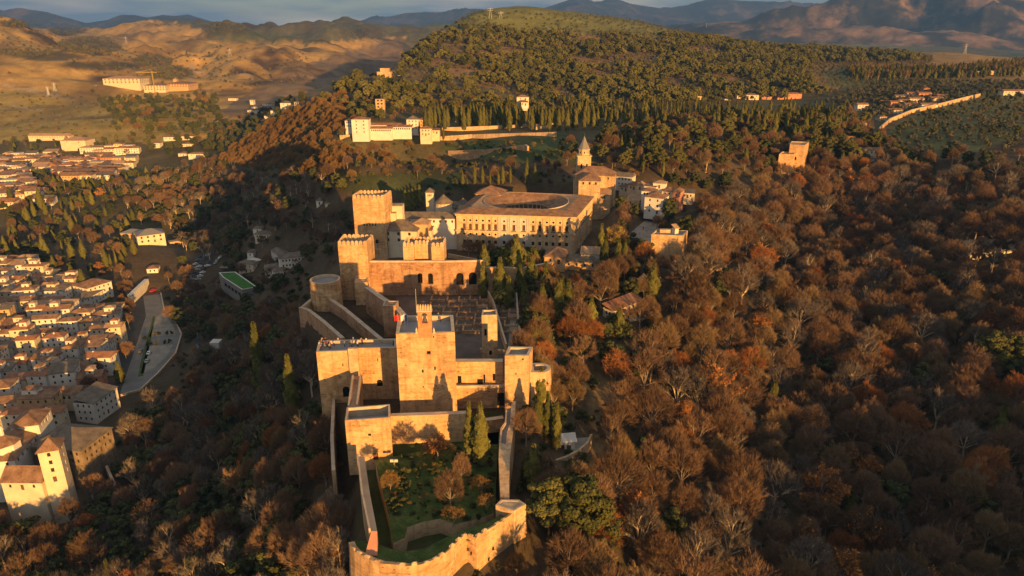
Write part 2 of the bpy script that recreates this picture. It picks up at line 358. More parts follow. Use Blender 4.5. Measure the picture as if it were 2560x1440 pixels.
# what grows or lies on the ground where: RGB = plain ground colour of each zone (smooth edges by noise)
gpx, gpy = proj(GX, GY, GZ)
jx = fbm(GX/25, GY/25, 3, 5)*14; jy = fbm(GX/25+40, GY/25, 3, 6)*8
colr = np.zeros((nr, nc, 3)); colr[:] = (.085,.062,.036)
def zone(poly, c, soft=True):
    m = inpoly(gpx+jx*soft, gpy+jy*soft, poly); colr[m] = c
def band(y0, y1, c): m = (GY > y0) & (GY <= y1); colr[m] = c
band(600, 1000, (.10,.085,.04)); band(1000, 2800, (.30,.19,.065)); band(2800, 6000, (.12,.11,.05)); band(6000, 20000, (.13,.10,.07))
dry = (.44,.275,.08)
zone([(-400,330),(-400,0),(300,40),(760,110),(1010,90),(1010,140),(800,210),(700,300),(540,300),(420,330),(250,320)], dry)
zone([(-400,420),(-400,215),(100,230),(340,255),(520,300),(520,350),(300,360),(100,350)], (.33,.235,.06))
zone([(520,300),(700,180),(1010,90),(1000,150),(800,240),(640,290)], (.22,.15,.08))
zone([(1050,-30),(1950,-30),(2300,128),(1900,120),(1700,105),(1300,85),(1080,90)], (.15,.15,.045))
zone([(980,160),(1100,70),(2240,120),(2100,220),(1560,250),(1040,200)], (.21,.135,.065))
zone([(2010,150),(2120,128),(2330,140),(2330,180),(2050,200)], (.24,.15,.055))
zone([(2040,175),(2340,170),(2340,200),(2100,225)], (.12,.13,.045))
zone([(2190,350),(2300,270),(2560,215),(2560,330),(2400,400),(2230,360)], (.13,.13,.045))
zone([(1100,365),(1400,335),(1500,400),(1230,405)], (.06,.085,.025))
zone([(830,430),(1150,430),(1180,480),(860,480)], (.05,.06,.025))
zone([(970,1060),(1265,1030),(1262,1250),(1180,1390),(905,1350),(915,1140)], (.055,.075,.022), False)
zone([(1440,880),(1530,900),(1550,1130),(1490,1160),(1470,1000)], (.20,.14,.07))
for tk in [[(474,158),(488,158),(484,214),(470,214)],[(330,150),(360,150),(560,190),(560,194)],[(120,140),(125,137),(330,200),(330,205)],[(0,208),(0,212),(120,240),(260,262),(260,259)],[(20,262),(20,266),(110,278),(110,274)],[(560,160),(570,160),(640,196),(630,196)]]: zone(tk, (.42,.30,.17), .15)
n1 = fbm(GX/9, GY/9, 3, 8)[...,None]; n2_ = fbm(GX/70, GY/70, 4, 9)[...,None]
colr = np.clip(colr*(1+.30*n1+.35*n2_), .01, .6)
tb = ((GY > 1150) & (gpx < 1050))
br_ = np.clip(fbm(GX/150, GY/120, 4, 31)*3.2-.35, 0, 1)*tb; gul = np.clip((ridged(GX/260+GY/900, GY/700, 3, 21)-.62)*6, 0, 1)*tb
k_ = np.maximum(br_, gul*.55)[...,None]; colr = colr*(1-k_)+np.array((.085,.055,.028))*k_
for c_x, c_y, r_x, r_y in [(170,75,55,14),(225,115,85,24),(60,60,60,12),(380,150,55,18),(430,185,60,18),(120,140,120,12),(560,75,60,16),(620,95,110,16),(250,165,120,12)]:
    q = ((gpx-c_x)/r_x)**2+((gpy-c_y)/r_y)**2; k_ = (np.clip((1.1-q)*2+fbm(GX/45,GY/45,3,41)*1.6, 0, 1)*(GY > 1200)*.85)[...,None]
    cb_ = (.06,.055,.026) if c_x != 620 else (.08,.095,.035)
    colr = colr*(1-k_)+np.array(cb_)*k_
tg = NT('ground_soil_and_grass'); at = tg.n('ShaderNodeVertexColor', layer_name='ground')
vw = tg.coord('World'); f1 = tg.noise(vw, .35, 6, .7); f2 = tg.noise(vw, .03, 6, .65)
cg = tg.mix(at.outputs[0], tg.ramp(f1, [(.3,G(.6)),(.7,G(1.3))]), .75, 'MULTIPLY'); cg = tg.mix(cg, tg.ramp(f2, [(.32,G(.65)),(.68,G(1.25))]), .8, 'MULTIPLY')
tg.bump(f1, .6, .6); M['ground'] = tg.col(cg)
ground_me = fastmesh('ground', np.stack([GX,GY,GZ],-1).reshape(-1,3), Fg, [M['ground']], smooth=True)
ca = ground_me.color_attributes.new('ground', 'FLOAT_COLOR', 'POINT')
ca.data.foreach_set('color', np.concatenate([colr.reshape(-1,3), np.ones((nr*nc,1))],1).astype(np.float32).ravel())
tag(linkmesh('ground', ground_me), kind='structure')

# ------------------------------------------------------------------ far mountain ranges
def mountains(name, prof, Y0, Y1, seed, rough, c, nx=420, ny=70):
    pxs = np.array([p[0] for p in prof], float); pys = np.array([p[1] for p in prof], float)
    Yc = (Y0+Y1)/2; xs = (np.linspace(pxs[0], pxs[-1], nx)-1280)/FPX*Yc*CP
    crest = np.array([CAMZ - Yc*math.tan(PITCH+math.atan((q-720)/FPX)) for q in np.interp(np.linspace(pxs[0],pxs[-1],nx), pxs, pys)])
    ys = np.linspace(Y0, Y1, ny); X = np.repeat(xs[None,:], ny, 0); Yg = np.repeat(ys[:,None], nx, 1); X = X*(Yg/Yc)
    t = (Yg-Yc)/(Yc-Y0); env = np.where(t < 0, 1-np.abs(t)**1.0, 1-t*.5)
    rg = ridged(X/rough, Yg/rough+X/rough*.4, 5, seed)
    base = -30.0
    Z = base+(crest[None,:]-base)*np.clip(env,0,1)*(1+ (rg-.62)*1.7*np.clip(1-np.abs(t)*.2,0,1)*np.clip(np.abs(t)*2.4+.12, 0, 1))
    # keep the crest line where it stands
    F = np.arange(ny*nx).reshape(ny,nx); F = np.stack([F[:-1,:-1],F[:-1,1:],F[1:,1:],F[1:,:-1]],-1).reshape(-1,4)
    me = fastmesh(name, np.stack([X,Yg,Z],-1).reshape(-1,3), F, [c], smooth=True)
    return tag(linkmesh(name, me), kind='structure')
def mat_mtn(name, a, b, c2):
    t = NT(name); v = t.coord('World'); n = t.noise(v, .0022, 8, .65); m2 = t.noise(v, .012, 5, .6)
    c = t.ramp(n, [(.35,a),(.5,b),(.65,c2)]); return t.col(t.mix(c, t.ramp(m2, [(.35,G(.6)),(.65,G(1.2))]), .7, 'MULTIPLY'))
M['mtn'] = mat_mtn('mountain_slopes', (.022,.030,.030), (.05,.05,.04), (.34,.21,.12))  # cloud shade and sunlit ridges are put into these dark and brown tones
M['mtn2'] = mat_mtn('far_mountain_slopes', (.03,.04,.045), (.05,.055,.05), (.16,.12,.10))
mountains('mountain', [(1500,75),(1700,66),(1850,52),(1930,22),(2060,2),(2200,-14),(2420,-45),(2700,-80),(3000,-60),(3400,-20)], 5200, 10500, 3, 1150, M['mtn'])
mountains('mountain', [(-700,60),(-200,40),(0,24),(60,14),(130,24),(220,52),(280,45),(300,38),(320,33),(345,36),(380,44),(420,38),(450,40),(480,36),(520,50),(560,62),(780,60),(800,56),(860,54),(900,60),(1000,58),(1100,62),(1200,80)], 8500, 14500, 8, 1700, M['mtn2'])
mountains('mountain', [(900,52),(1050,34),(1180,20),(1300,22),(1420,4),(1560,8),(1700,18),(1800,4),(1900,10),(2100,20),(2400,0),(2800,-20)], 11500, 18500, 15, 2200, M['mtn2'])
# ------------------------------------------------------------------ haze
bm_ = MB(); bm_.box(-16000, 16000, -900, 18900, -90, 1250)
hz = bpy.data.materials.new('haze_air'); hz.use_nodes = True; hn = hz.node_tree; hn.nodes.clear()
ho = hn.nodes.new('ShaderNodeOutputMaterial'); hv = hn.nodes.new('ShaderNodeVolumePrincipled')
hv.inputs['Color'].default_value = (.14,.34,.85,1); hv.inputs['Density'].default_value = 6e-5; hv.inputs['Anisotropy'].default_value = 0.0
hn.links.new(hv.outputs[0], ho.inputs['Volume'])
tag(bm_.build('haze', hz), kind='stuff')
cy.volume_step_rate = 4; cy.volume_max_steps = 64
# ------------------------------------------------------------------ building helpers
FOOT = []
class Thing:
    def __init__(s, name, label, cat, org, group=None):
        s.org = Vector(org); s.root = tag(empty(name, s.org), label, cat, group)
    def part(s, mb, name, mats, parent=None, smooth=False, label=None):
        o = s.org; v = mb.v; mb.v = [(a-o.x, b-o.y, c-o.z) for a, b, c in v]
        r = mb.build(name, mats, parent or s.root, smooth)
        if label: r['label'] = label
        return r
    def inst(s, me, name, loc, rz=0, scale=(1,1,1), parent=None):
        return linkmesh(name, me, parent or s.root, Vector(loc)-s.org, (0,0,rz), scale)
def sub(a, b): return (a[0]-b[0], a[1]-b[1])
def lerp2(a, b, t): return (a[0]+(b[0]-a[0])*t, a[1]+(b[1]-a[1])*t)
def offset_poly(poly, d):
    """move each side of a counter-clockwise polygon inwards by d"""
    n = len(poly); out = []
    for i in range(n):
        p0 = poly[i-1]; p1 = poly[i]; p2 = poly[(i+1) % n]
        d1 = Vector(sub(p1,p0)[:2]).normalized(); d2 = Vector(sub(p2,p1)[:2]).normalized()
        n1 = Vector((-d1.y,d1.x)); n2 = Vector((-d2.y,d2.x)); k = 1+n1.dot(n2); m = (n1+n2)/max(k,.25)
        out.append((p1[0]+m.x*d, p1[1]+m.y*d))
    return out
def wallface(mb, p0, p1, z0, z1, holes=(), depth=.45, jamb=None):
    """wall from p0 to p1 (outside on the right hand), holes = (u, v, w, h, kind) with u the centre along the wall and v the sill above z0"""
    dx, dy = p1[0]-p0[0], p1[1]-p0[1]; Ln = math.hypot(dx,dy) or 1e-6; ux, uy = dx/Ln, dy/Ln; nx, ny = uy, -ux; H = z1-z0
    def P(u, v, d=0): return (p0[0]+ux*u-nx*d, p0[1]+uy*u-ny*d, z0+v)
    hs = [h for h in holes if h[0]-h[2]/2 > .05 and h[0]+h[2]/2 < Ln-.05 and h[1]+h[3] < H-.05 and h[1] >= 0]
    us = sorted(set([0,Ln]+[h[0]-h[2]/2 for h in hs]+[h[0]+h[2]/2 for h in hs])); vs = sorted(set([0,H]+[h[1] for h in hs]+[h[1]+h[3] for h in hs]))
    for j in range(len(vs)-1):
        run = None
        for i in range(len(us)-1):
            cu, cv = (us[i]+us[i+1])/2, (vs[j]+vs[j+1])/2
            inside = any(abs(cu-h[0]) < h[2]/2 and h[1] < cv < h[1]+h[3] for h in hs)
            if inside:
                if run is not None: mb.quad(P(run,vs[j]),P(us[i],vs[j]),P(us[i],vs[j+1]),P(run,vs[j+1])); run = None
            elif run is None: run = us[i]
        if run is not None: mb.quad(P(run,vs[j]),P(Ln,vs[j]),P(Ln,vs[j+1]),P(run,vs[j+1]))
    for h in hs:
        a, b, c, d = h[0]-h[2]/2, h[0]+h[2]/2, h[1], h[1]+h[3]
        mb.quad(P(a,c),P(a,c,depth),P(a,d,depth),P(a,d)); mb.quad(P(b,c,depth),P(b,c),P(b,d),P(b,d,depth))
        mb.quad(P(a,c),P(b,c),P(b,c,depth),P(a,c,depth)); mb.quad(P(a,d,depth),P(b,d,depth),P(b,d),P(a,d))
        if len(h) > 4 and 'arch' in h[4]:
            r = h[2]/2; k = 5; zc = d-r
            for sgn in (-1, 1):
                pts = [P(h[0]+sgn*r, d, .02)]+[P(h[0]+sgn*r*math.cos(t), zc+r*math.sin(t), .02) for t in [math.pi/2*q/k for q in range(k+1)]]
                mb.add(pts if sgn < 0 else pts[::-1], [tuple(range(len(pts)))])
        if len(h) > 4 and 'round' in h[4]:
            r = h[2]/2; zc = (c+d)/2; k = 3
            for sx in (-1,1):
                for sz in (-1,1):
                    pts = [P(h[0]+sx*r, zc+sz*r, .02)]+[P(h[0]+sx*r*math.cos(t), zc+sz*r*math.sin(t), .02) for t in [math.pi/2*q/k for q in range(k+1)]]
                    mb.add(pts if sx*sz < 0 else pts[::-1], [tuple(range(len(pts)))])
    return hs, P, math.atan2(uy, ux)
def unit_window(name, frame, pane, bars=1):
    m = MB(); m.quad((-.5,0,0),(.5,0,0),(.5,0,1),(-.5,0,1)); me_mats = [pane, frame]
    if bars is not None:
        m.cur = 1; f = .09
        for x0,x1,z0,z1 in ((-.5,-.5+f,0,1),(.5-f,.5,0,1),(-.5+f,.5-f,0,f*.6),(-.5+f,.5-f,1-f*.6,1)): m.box(x0,x1,-.05,.04,z0,z1)
        if bars: m.box(-.035,.035,-.04,.03,f*.6,1-f*.6); m.box(-.41,-.04,-.035,.025,.60,.64); m.box(.04,.41,-.035,.025,.60,.64)
    return m.mesh(name, me_mats)
UW = {'win': unit_window('window', M['wood'], M['glass']), 'hole': unit_window('opening', M['wood'], M['dark'], None),
      'door': unit_window('door', M['wood'], M['door'], 0), 'shutter': unit_window('shuttered_window', M['wood'], M['door'], 1)}
def facade(th, mb, p0, p1, z0, z1, holes, depth=.45, parent=None):
    hs, P, ang = wallface(mb, p0, p1, z0, z1, holes, depth)
    for h in hs:
        k = h[4] if len(h) > 4 else 'win'
        me, nm = (UW['door'],'door') if 'door' in k else (UW['hole'],'opening') if 'hole' in k else (UW['shutter'],'window') if 'shut' in k else (UW['win'],'window')
        th.inst(me, nm, P(h[0],h[1],depth-.012), ang, (h[2],1,h[3]), parent)
def body(th, poly, z0, z1, holes={}, mat=None, name='wall', depth=.45, top=False, label=None):
    FOOT.append(poly); mb = MB(); n = len(poly)
    for i in range(n): facade(th, mb, poly[i], poly[(i+1)%n], z0, z1, holes.get(i, ()), depth)
    if top: mb.add([(p[0],p[1],z1) for p in poly], [tuple(range(n))])
    return th.part(mb, name, mat, label=label)
def ring_top(mb, poly, th_, z_out, z_in):
    """parapet: top ring and inner faces down to z_in"""
    q = offset_poly(poly, th_); n = len(poly)
    for i in range(n):
        j = (i+1) % n
        mb.quad((*poly[i],z_out),(*poly[j],z_out),(*q[j],z_out),(*q[i],z_out))
        mb.quad((*q[i],z_out),(*q[j],z_out),(*q[j],z_in),(*q[i],z_in))
    return q
def merlon_mesh(w=1.5, d=.6, h=1.25, cap=.55):
    m = MB(); m.box(-w/2,w/2,-d/2,d/2,0,h)
    m.add([(-w/2,-d/2,h+.003),(w/2,-d/2,h+.003),(w/2,d/2,h+.003),(-w/2,d/2,h+.003),(-w*.12,0,h+cap),(w*.12,0,h+cap)],[(0,1,5,4),(1,2,5),(2,3,4,5),(3,0,4)])
    return m.mesh('merlon', M['castle_pale'])
MERLON = merlon_mesh()
def merlons_on(th, poly, z, sides, pitch=1.95, inset=.32, me=None):
    n = len(poly)
    for i in sides:
        a, b = Vector(poly[i]), Vector(poly[(i+1)%n]); d = b-a; Ln = d.length; d.normalize(); k = max(2, round(Ln/pitch)); nn = Vector((-d.y, d.x))
        for q in range(k):
            p = a+d*(Ln*(q+.5)/k)+nn*inset
            th.inst(me or MERLON, 'merlon', (p.x,p.y,z), math.atan2(d.y,d.x), (Ln/k*.80/1.5,1,1))
def tower(name, label, cat, poly, z0, z1, mat='castle', holes={}, parapet=1.0, merl=None, pitch=1.95, floor='floor_grey', thick=.55, depth=.5, coping=True):
    cx = sum(p[0] for p in poly)/len(poly); cyy = sum(p[1] for p in poly)/len(poly)
    th = Thing(name, label, cat, (cx,cyy,z0))
    body(th, poly, z0, z1, holes, M[mat], depth=depth)
    mb = MB(); q = ring_top(mb, poly, thick, z1, z1-parapet); 
    th.part(mb, 'parapet', M['coping'])
    fb = MB(); fb.add([(*p,z1-parapet) for p in q], [tuple(range(len(q)))]); th.part(fb, 'terrace_floor', M[floor])
    if merl: merlons_on(th, poly, z1, merl, pitch)
    return th
def run_wall(name, label, cat, pts, z1, z0, thick, mat='castle', parapet=0, floor='coping', side=1, holes=None, group=None):
    """wall along world points pts; thickness goes to the left of the run; z1 may be a list"""
    n = len(pts); z1 = z1 if hasattr(z1,'__len__') else [z1]*n; z0 = z0 if hasattr(z0,'__len__') else [z0]*n
    off = []
    for i in range(n):
        a = Vector(pts[max(i-1,0)]); b = Vector(pts[min(i+1,n-1)]); d = (b-a).normalized(); off.append((pts[i][0]-d.y*thick, pts[i][1]+d.x*thick))
    th = Thing(name, label, cat, (pts[0][0],pts[0][1],z0[0]), group); mb = MB()
    for i in range(n-1):
        a, b, c, d = pts[i], pts[i+1], off[i+1], off[i]
        mb.quad((*a,z0[i]),(*b,z0[i+1]),(*b,z1[i+1]),(*a,z1[i])); mb.quad((*c,z0[i+1]),(*d,z0[i]),(*d,z1[i]),(*c,z1[i+1]))
    for i in range(n-1): FOOT.append([pts[i],pts[i+1],off[i+1],off[i]])
    for i, e in ((0,-1),(n-1,1)):
        mb.quad((*pts[i],z0[i]),(*off[i],z0[i]),(*off[i],z1[i]),(*pts[i],z1[i]))
    th.part(mb, 'wall', M[mat])
    tb = MB(); pw = min(.45, thick*.3)
    for i in range(n-1):
        a, b, c, d = pts[i], pts[i+1], off[i+1], off[i]
        if parapet:
            ai, bi = lerp2(a,d,pw/thick), lerp2(b,c,pw/thick); di, ci = lerp2(d,a,pw/thick), lerp2(c,b,pw/thick)
            for (w1,w2,w3,w4) in ((a,b,bi,ai),(di,ci,c,d)):
                tb.prism([w1,w2,w3,w4], [z1[i],z1[i+1],z1[i+1],z1[i]], [z1[i]+parapet,z1[i+1]+parapet,z1[i+1]+parapet,z1[i]+parapet])
            fb = MB(); fb.quad((*ai,z1[i]+.004),(*bi,z1[i+1]+.004),(*ci,z1[i+1]+.004),(*di,z1[i]+.004)); th.part(fb, 'walkway', M[floor])
        else:
            tb.quad((*a,z1[i]),(*b,z1[i+1]),(*c,z1[i+1]),(*d,z1[i]))
    th.part(tb, 'parapet' if parapet else 'coping', M['coping'])
    return th
def P2(px, py, z): p = PZ(px,py,z); return (p.x, p.y)

# ------------------------------------------------------------------ the fortress
# keep: tall tower with a bell gable
VP = [(-29.8,173.0),(-15.0,173.6),(-15.2,186.6),(-30.0,186.4)]
VP = [P2(989.6,834.6,55.6), P2(1137,830.6,55.6), P2(1133,787,55.6), P2(995,789,55.6)]
L_ = Vector(VP[1])-Vector(VP[0]); FW = L_.length; HV = 25.6
def hv(px, py, w, h, k='hole'):   # an opening seen at px, py on the keep's front
    u = (px-989.6)/(1137-989.6)*FW; z = W(px,py,VP[0][1]).z-30.0; return (u, z-h/2, w, h, k)
vela = tower('keep_tower', 'tallest square ochre tower of the fortress, with the bell gable and flags on its roof', 'tower', VP, 30.0, 55.6,
    holes={0:[hv(1069.5,884,1.0,.95,'hole'),hv(1052,930,.5,.95),hv(1083.5,924,.42,1.15),hv(1051.5,969,.3,.5),hv(1084.5,967.5,.3,.55),hv(1083.5,845,.35,.5)],
           1:[(5,12,.5,1.0,'hole'),(7.5,18,.5,1,'hole')],3:[(6,14,.5,1.0,'hole')]}, parapet=1.3, thick=.9)
mb = MB(); a, b = VP[0], VP[1]; mb.prism([(a[0]-.35,a[1]-.45),(b[0]+.35,b[1]-.45),(VP[2][0]+.35,VP[2][1]+.3),(VP[3][0]-.35,VP[3][1]+.3)], 27.5, 30.2); vela.part(mb, 'plinth', M['castle_pale'])
# bell gable
bgx = (PZ(1062.5,835,55.6).x); by = VP[0][1]+.35
bg_ = Thing('bell_gable', 'narrow orange brick bell gable standing on the front edge of the tallest tower', 'belfry', (bgx,by,54.3))
mb = MB(); wallface(mb, (bgx-1.85,by), (bgx+1.85,by), 54.3, 61.9, [(1.85,4.3,1.55,2.9,'arch')], 1.1)
wallface(mb, (bgx+1.85,by+1.12), (bgx-1.85,by+1.12), 54.3, 61.9, [(1.85,4.3,1.55,2.9,'arch')], .01)
mb.quad((bgx+1.85,by,54.3),(bgx+1.85,by+1.12,54.3),(bgx+1.85,by+1.12,61.9),(bgx+1.85,by,61.9)); mb.quad((bgx-1.85,by+1.12,54.3),(bgx-1.85,by,54.3),(bgx-1.85,by,61.9),(bgx-1.85,by+1.12,61.9))
mb.quad((bgx-1.85,by,61.9),(bgx+1.85,by,61.9),(bgx+1.85,by+1.12,61.9),(bgx-1.85,by+1.12,61.9)); bg_.part(mb, 'wall', M['brick'])
mb = MB(); mb.box(bgx-2.05,bgx+2.05,by-.2,by+1.32,61.9,62.3); bg_.part(mb, 'cornice', M['coping'])
for i in range(6): bg_.inst(MERLON, 'merlon', (bgx-1.7+i*.68,by+.56,62.3), 0, (.33,1.3,.85))
mb = MB(); mb.lathe([(.0,60.9),(.25,60.85),(.35,60.4),(.42,59.8),(.62,59.25),(.6,59.2)],12,(bgx,by+.56)); mb.box(bgx-.7,bgx+.7,by+.48,by+.64,60.9,61.1)
bl = bg_.part(mb, 'bell', M['metal_dark'], smooth=False)
mb = MB(); mb.tube((bgx-.2,by+.6,62.7),(bgx-.2,by+.6,65.3),.04,.03); mb.box(bgx-.75,bgx+.35,by+.58,by+.62,64.5,64.62); bg_.part(mb, 'weather_vane', M['metal_dark'])
for dx in (-2.35,2.35):
    t = Thing('stone_finial', 'small stone finial at the %s foot of the bell gable' % ('left' if dx < 0 else 'right'), 'finial', (bgx+dx,by,55.6), 'finials beside the bell gable')
    mb = MB(); mb.lathe([(.38,55.6),(.38,56.0),(.22,56.1),(.34,56.5),(.2,56.9),(.0,57.4)],8,(bgx+dx,by)); t.part(mb, 'shaft', M['coping'])
mf = MB(); mf.tube((0,0,0),(0,0,3.4),.05,.035,5); POLE = mf.mesh('flag_pole', M['metal'])
flagc = {'red':plain('red_flag',(.45,.03,.03),.8,.05),'white_green':plain('green_flag',(.04,.25,.08),.8,.05),'white':plain('white_flag',(.65,.65,.62),.8,.05),'blue':plain('blue_flag',(.03,.07,.30),.8,.05)}
for i, (px, c, nm) in enumerate([(996,'red','red flag'),(1003.5,'red','red and yellow flag'),(1012,'white','white and green flag'),(1018.5,'blue','blue flag')]):
    p = PZ(px, 812, 54.3); t = Thing('flag', '%s on a pole on the left edge of the tallest tower%s' % (nm, '' if i else ', nearest the corner'), 'flag', p, 'flags on the tallest tower')
    t.inst(POLE, 'pole', p); mb = MB(); zt = p.z+3.3
    for k in range(5):
        x0 = p.x+.05-k*.18*.4; f = lambda q: .12*math.sin(q*1.9+i)
        mb.quad((p.x-.05-k*.20,p.y+f(k),zt-2.0-k*.06),(p.x-.05-(k+1)*.20,p.y+f(k+1),zt-2.0-(k+1)*.06),(p.x-.05-(k+1)*.20,p.y+f(k+1),zt-.1-(k+1)*.12),(p.x-.05-k*.20,p.y+f(k),zt-.1-k*.12))
    t.part(mb, 'cloth', flagc[c])
p = PZ(1042,790,54.3); t = Thing('mast', 'bare thin mast standing behind the bell gable on the tallest tower', 'mast', p); mb = MB(); mb.tube(p,(p.x,p.y,p.z+8.5),.07,.04); t.part(mb, 'pole', M['metal'])

# tourist terrace to the left of the keep
LP = [P2(790.3,880,45), P2(885.6,876,45), P2(886,871,45), P2(992,869,45), P2(992,846,45), P2(797,851,45)]
def along(poly, i, px0, px1, px, py, z0, w, h, k='hole'):
    a, b = Vector(poly[i]), Vector(poly[(i+1)%len(poly)]); t = (px-px0)/(px1-px0); p = a.lerp(b,t); return (t*(b-a).length, W(px,py,p.y).z-z0-h/2, w, h, k)
tower('terrace_tower', 'broad ochre block with a grey roof terrace full of visitors, left of the tallest tower', 'tower', LP, 18.0, 45,
    holes={0:[along(LP,0,790,886,857,980,18,2.1,3.6,'hole arch'),along(LP,0,790,886,854,912,18,.3,1.0)],2:[along(LP,2,886,992,943,958,18,1.7,2.4,'hole arch'),along(LP,2,886,992,942,900,18,.3,1.0)]}, parapet=1.1, thick=.7)
bx = Vector(P2(885.6,876,45)); t = Thing('wall_buttress', 'pale projecting buttress at the step of the terrace wall', 'buttress', (bx.x,bx.y,30))
q = [(bx.x-1.6,bx.y-1.0),(bx.x+1.2,bx.y-1.0),(bx.x+1.2,bx.y-.03),(bx.x-1.6,bx.y-.03)]; mb = MB(); mb.prism(q, 33, 46.0); t.part(mb, 'wall', M['castle_pale'])
# walls right of the keep
CP_ = [P2(1139,905,42), P2(1257,904.7,42)]
cw = run_wall('curtain_wall', 'straight ochre wall with three dark doorways between the tallest tower and the corner tower', 'wall', CP_, 42, 27.8, 2.2)
for (px,py,w,h) in [(1149,949,1.1,2.4),(1200.5,956,1.7,2.2),(1211,947,.5,2.8),(1235,943,.7,2.2)]:
    p = W(px,py,CP_[0][1]); cw.inst(UW['hole'],'opening',(p.x,CP_[0][1]-.03,p.z-h/2),0,(w,1,h))
tp = [P2(1141,963,34.7),P2(1277,957,34.7)]
low = run_wall('walkway_wall', 'lower ochre walkway wall right of the tallest tower, with a gate at its right end', 'wall', [P2(1141,971,34.7),P2(1266,969,34.7)], 34.7, 27.0, 4.0, parapet=.8)
for (px,py,w,h,m_) in [(1252,998,2.0,4.2,'hole')]:
    yy = P2(1252,970,34.7)[1]; p = W(px,py,yy); low.inst(UW[m_],'gate',(p.x,yy-.04,p.z-h/2),0,(w,1,h))
CT = [P2(1262,889,46.6),P2(1322,889,46.6),P2(1332,867,46.6),P2(1271,865.6,46.6)]
tower('corner_tower', 'pale ochre square tower with a low parapet at the right corner of the fortress', 'tower', CT, 20, 46.6, holes={0:[along(CT,0,1262,1322,1307,898,20,.6,.5,'hole arch'),along(CT,0,1262,1322,1290,935,20,.3,.7)]}, parapet=1.2, thick=.8)
# round-cornered bastion to its right
cx_, cy_ = P2(1348,925,40); prof = []
rp = [P2(1326,931,40),P2(1352,931,40)]; pts = [rp[0],rp[1]]
for k in range(7): t_ = -math.pi/2+math.pi*k/6*.95; pts.append((rp[1][0]+3.1*math.cos(t_), rp[1][1]+3.2+3.2*math.sin(t_)))
pts += [(rp[0][0],rp[1][1]+6.2)]
th = Thing('round_bastion', 'low bastion with a rounded corner and sloping foot at the far right of the fortress', 'bastion', (rp[0][0],rp[0][1],18))
mb = MB(); n = len(pts); cxm = sum(p[0] for p in pts)/n; cym = sum(p[1] for p in pts)/n
outp = [(cxm+(p[0]-cxm)*1.0+max(0,(p[0]-cxm))*.55, p[1]-(2.0 if p[1] < cym else 0)) for p in pts]
for i in range(n):
    j = (i+1)%n; mb.quad((*outp[i],14),(*outp[j],14),(*pts[j],40),(*pts[i],40))
th.part(mb, 'wall', M['castle_pale'], smooth=False); mb = MB(); q = ring_top(mb, pts, 1.1, 40, 38.6); th.part(mb, 'parapet', M['coping'])
mb = MB(); mb.add([(*p,38.6) for p in q],[tuple(range(n))]); th.part(mb, 'terrace_floor', M['floor_grey'])
# small tower at the parade ground
ST = [P2(1204,788,46),P2(1243,787,46),P2(1242,774,46),P2(1206,774.5,46)]
tower('small_square_tower', 'slim pale tower standing alone on the parade ground beside the palm', 'tower', ST, 27.5, 46, mat='castle_pale', holes={0:[(1.2,11,.8,2.6,'hole'),(2.8,4,.9,1.8,'hole arch')]}, parapet=1.0, thick=.45)
run_wall('parade_wall', 'low wall in front of the slim tower at the edge of the parade ground', 'wall', [P2(1200,876,28.9),P2(1262,880,28.9)], 29.6, 27, .5, mat='castle_pale')
run_wall('ramp_parapet', 'pale parapet along the lit ramp rising past the palm', 'wall', [P2(1304,860,30),P2(1297,800,30),P2(1292,732,30)], 32.2, 26, .6, mat='castle_pale')
run_wall('ramp_parapet', 'inner wall of the ramp beside the parade ground', 'wall', [P2(1268,870,30),P2(1235,760,30),P2(1222,735,30)], 31.5, 26, .6, mat='castle')

# front square tower and the wall behind the garden
SQ = [P2(862,1051.6,39.3),P2(975.6,1044,39.3),P2(974.7,1010.3,39.3),P2(867,1018.5,39.3)]
tower('garden_tower', 'square ochre tower with an open walled roof at the left corner of the garden', 'tower', SQ, 23.0, 39.3,
    holes={0:[along(SQ,0,862,975.6,920.5,1087,23,.75,.75),along(SQ,0,862,975.6,932,1142,23,1.3,2.3,'door')]}, parapet=2.6, thick=.5)
GW = [P2(976.5,1041,36.5),P2(1168,1034,36.5)]
run_wall('garden_wall', 'sunlit ochre wall with a cypress shadow on it, below the tallest tower', 'wall', GW, 36.5, 23, 1.6, mat='castle')
run_wall('garden_wall', 'short low wall stretch right of the cypress pair', 'wall', [P2(1216,1052,32),P2(1260,1046,32)], 32, 23, 1.6, mat='castle')
run_wall('link_wall', 'narrow wall with a walkway joining the terrace tower to the garden tower', 'wall', [P2(869,1014,39),P2(880,938,39)][::-1], 38.6, 20, 2.6, parapet=.5, floor='castle_red')
run_wall('outer_wall', 'thin low wall at the foot of the terrace tower along the dark slope', 'wall', [P2(838,1175,27),P2(834,1090,28),P2(838,993,29.5)], [27,28,29.5], [12,14,16], .9, mat='castle_pale')
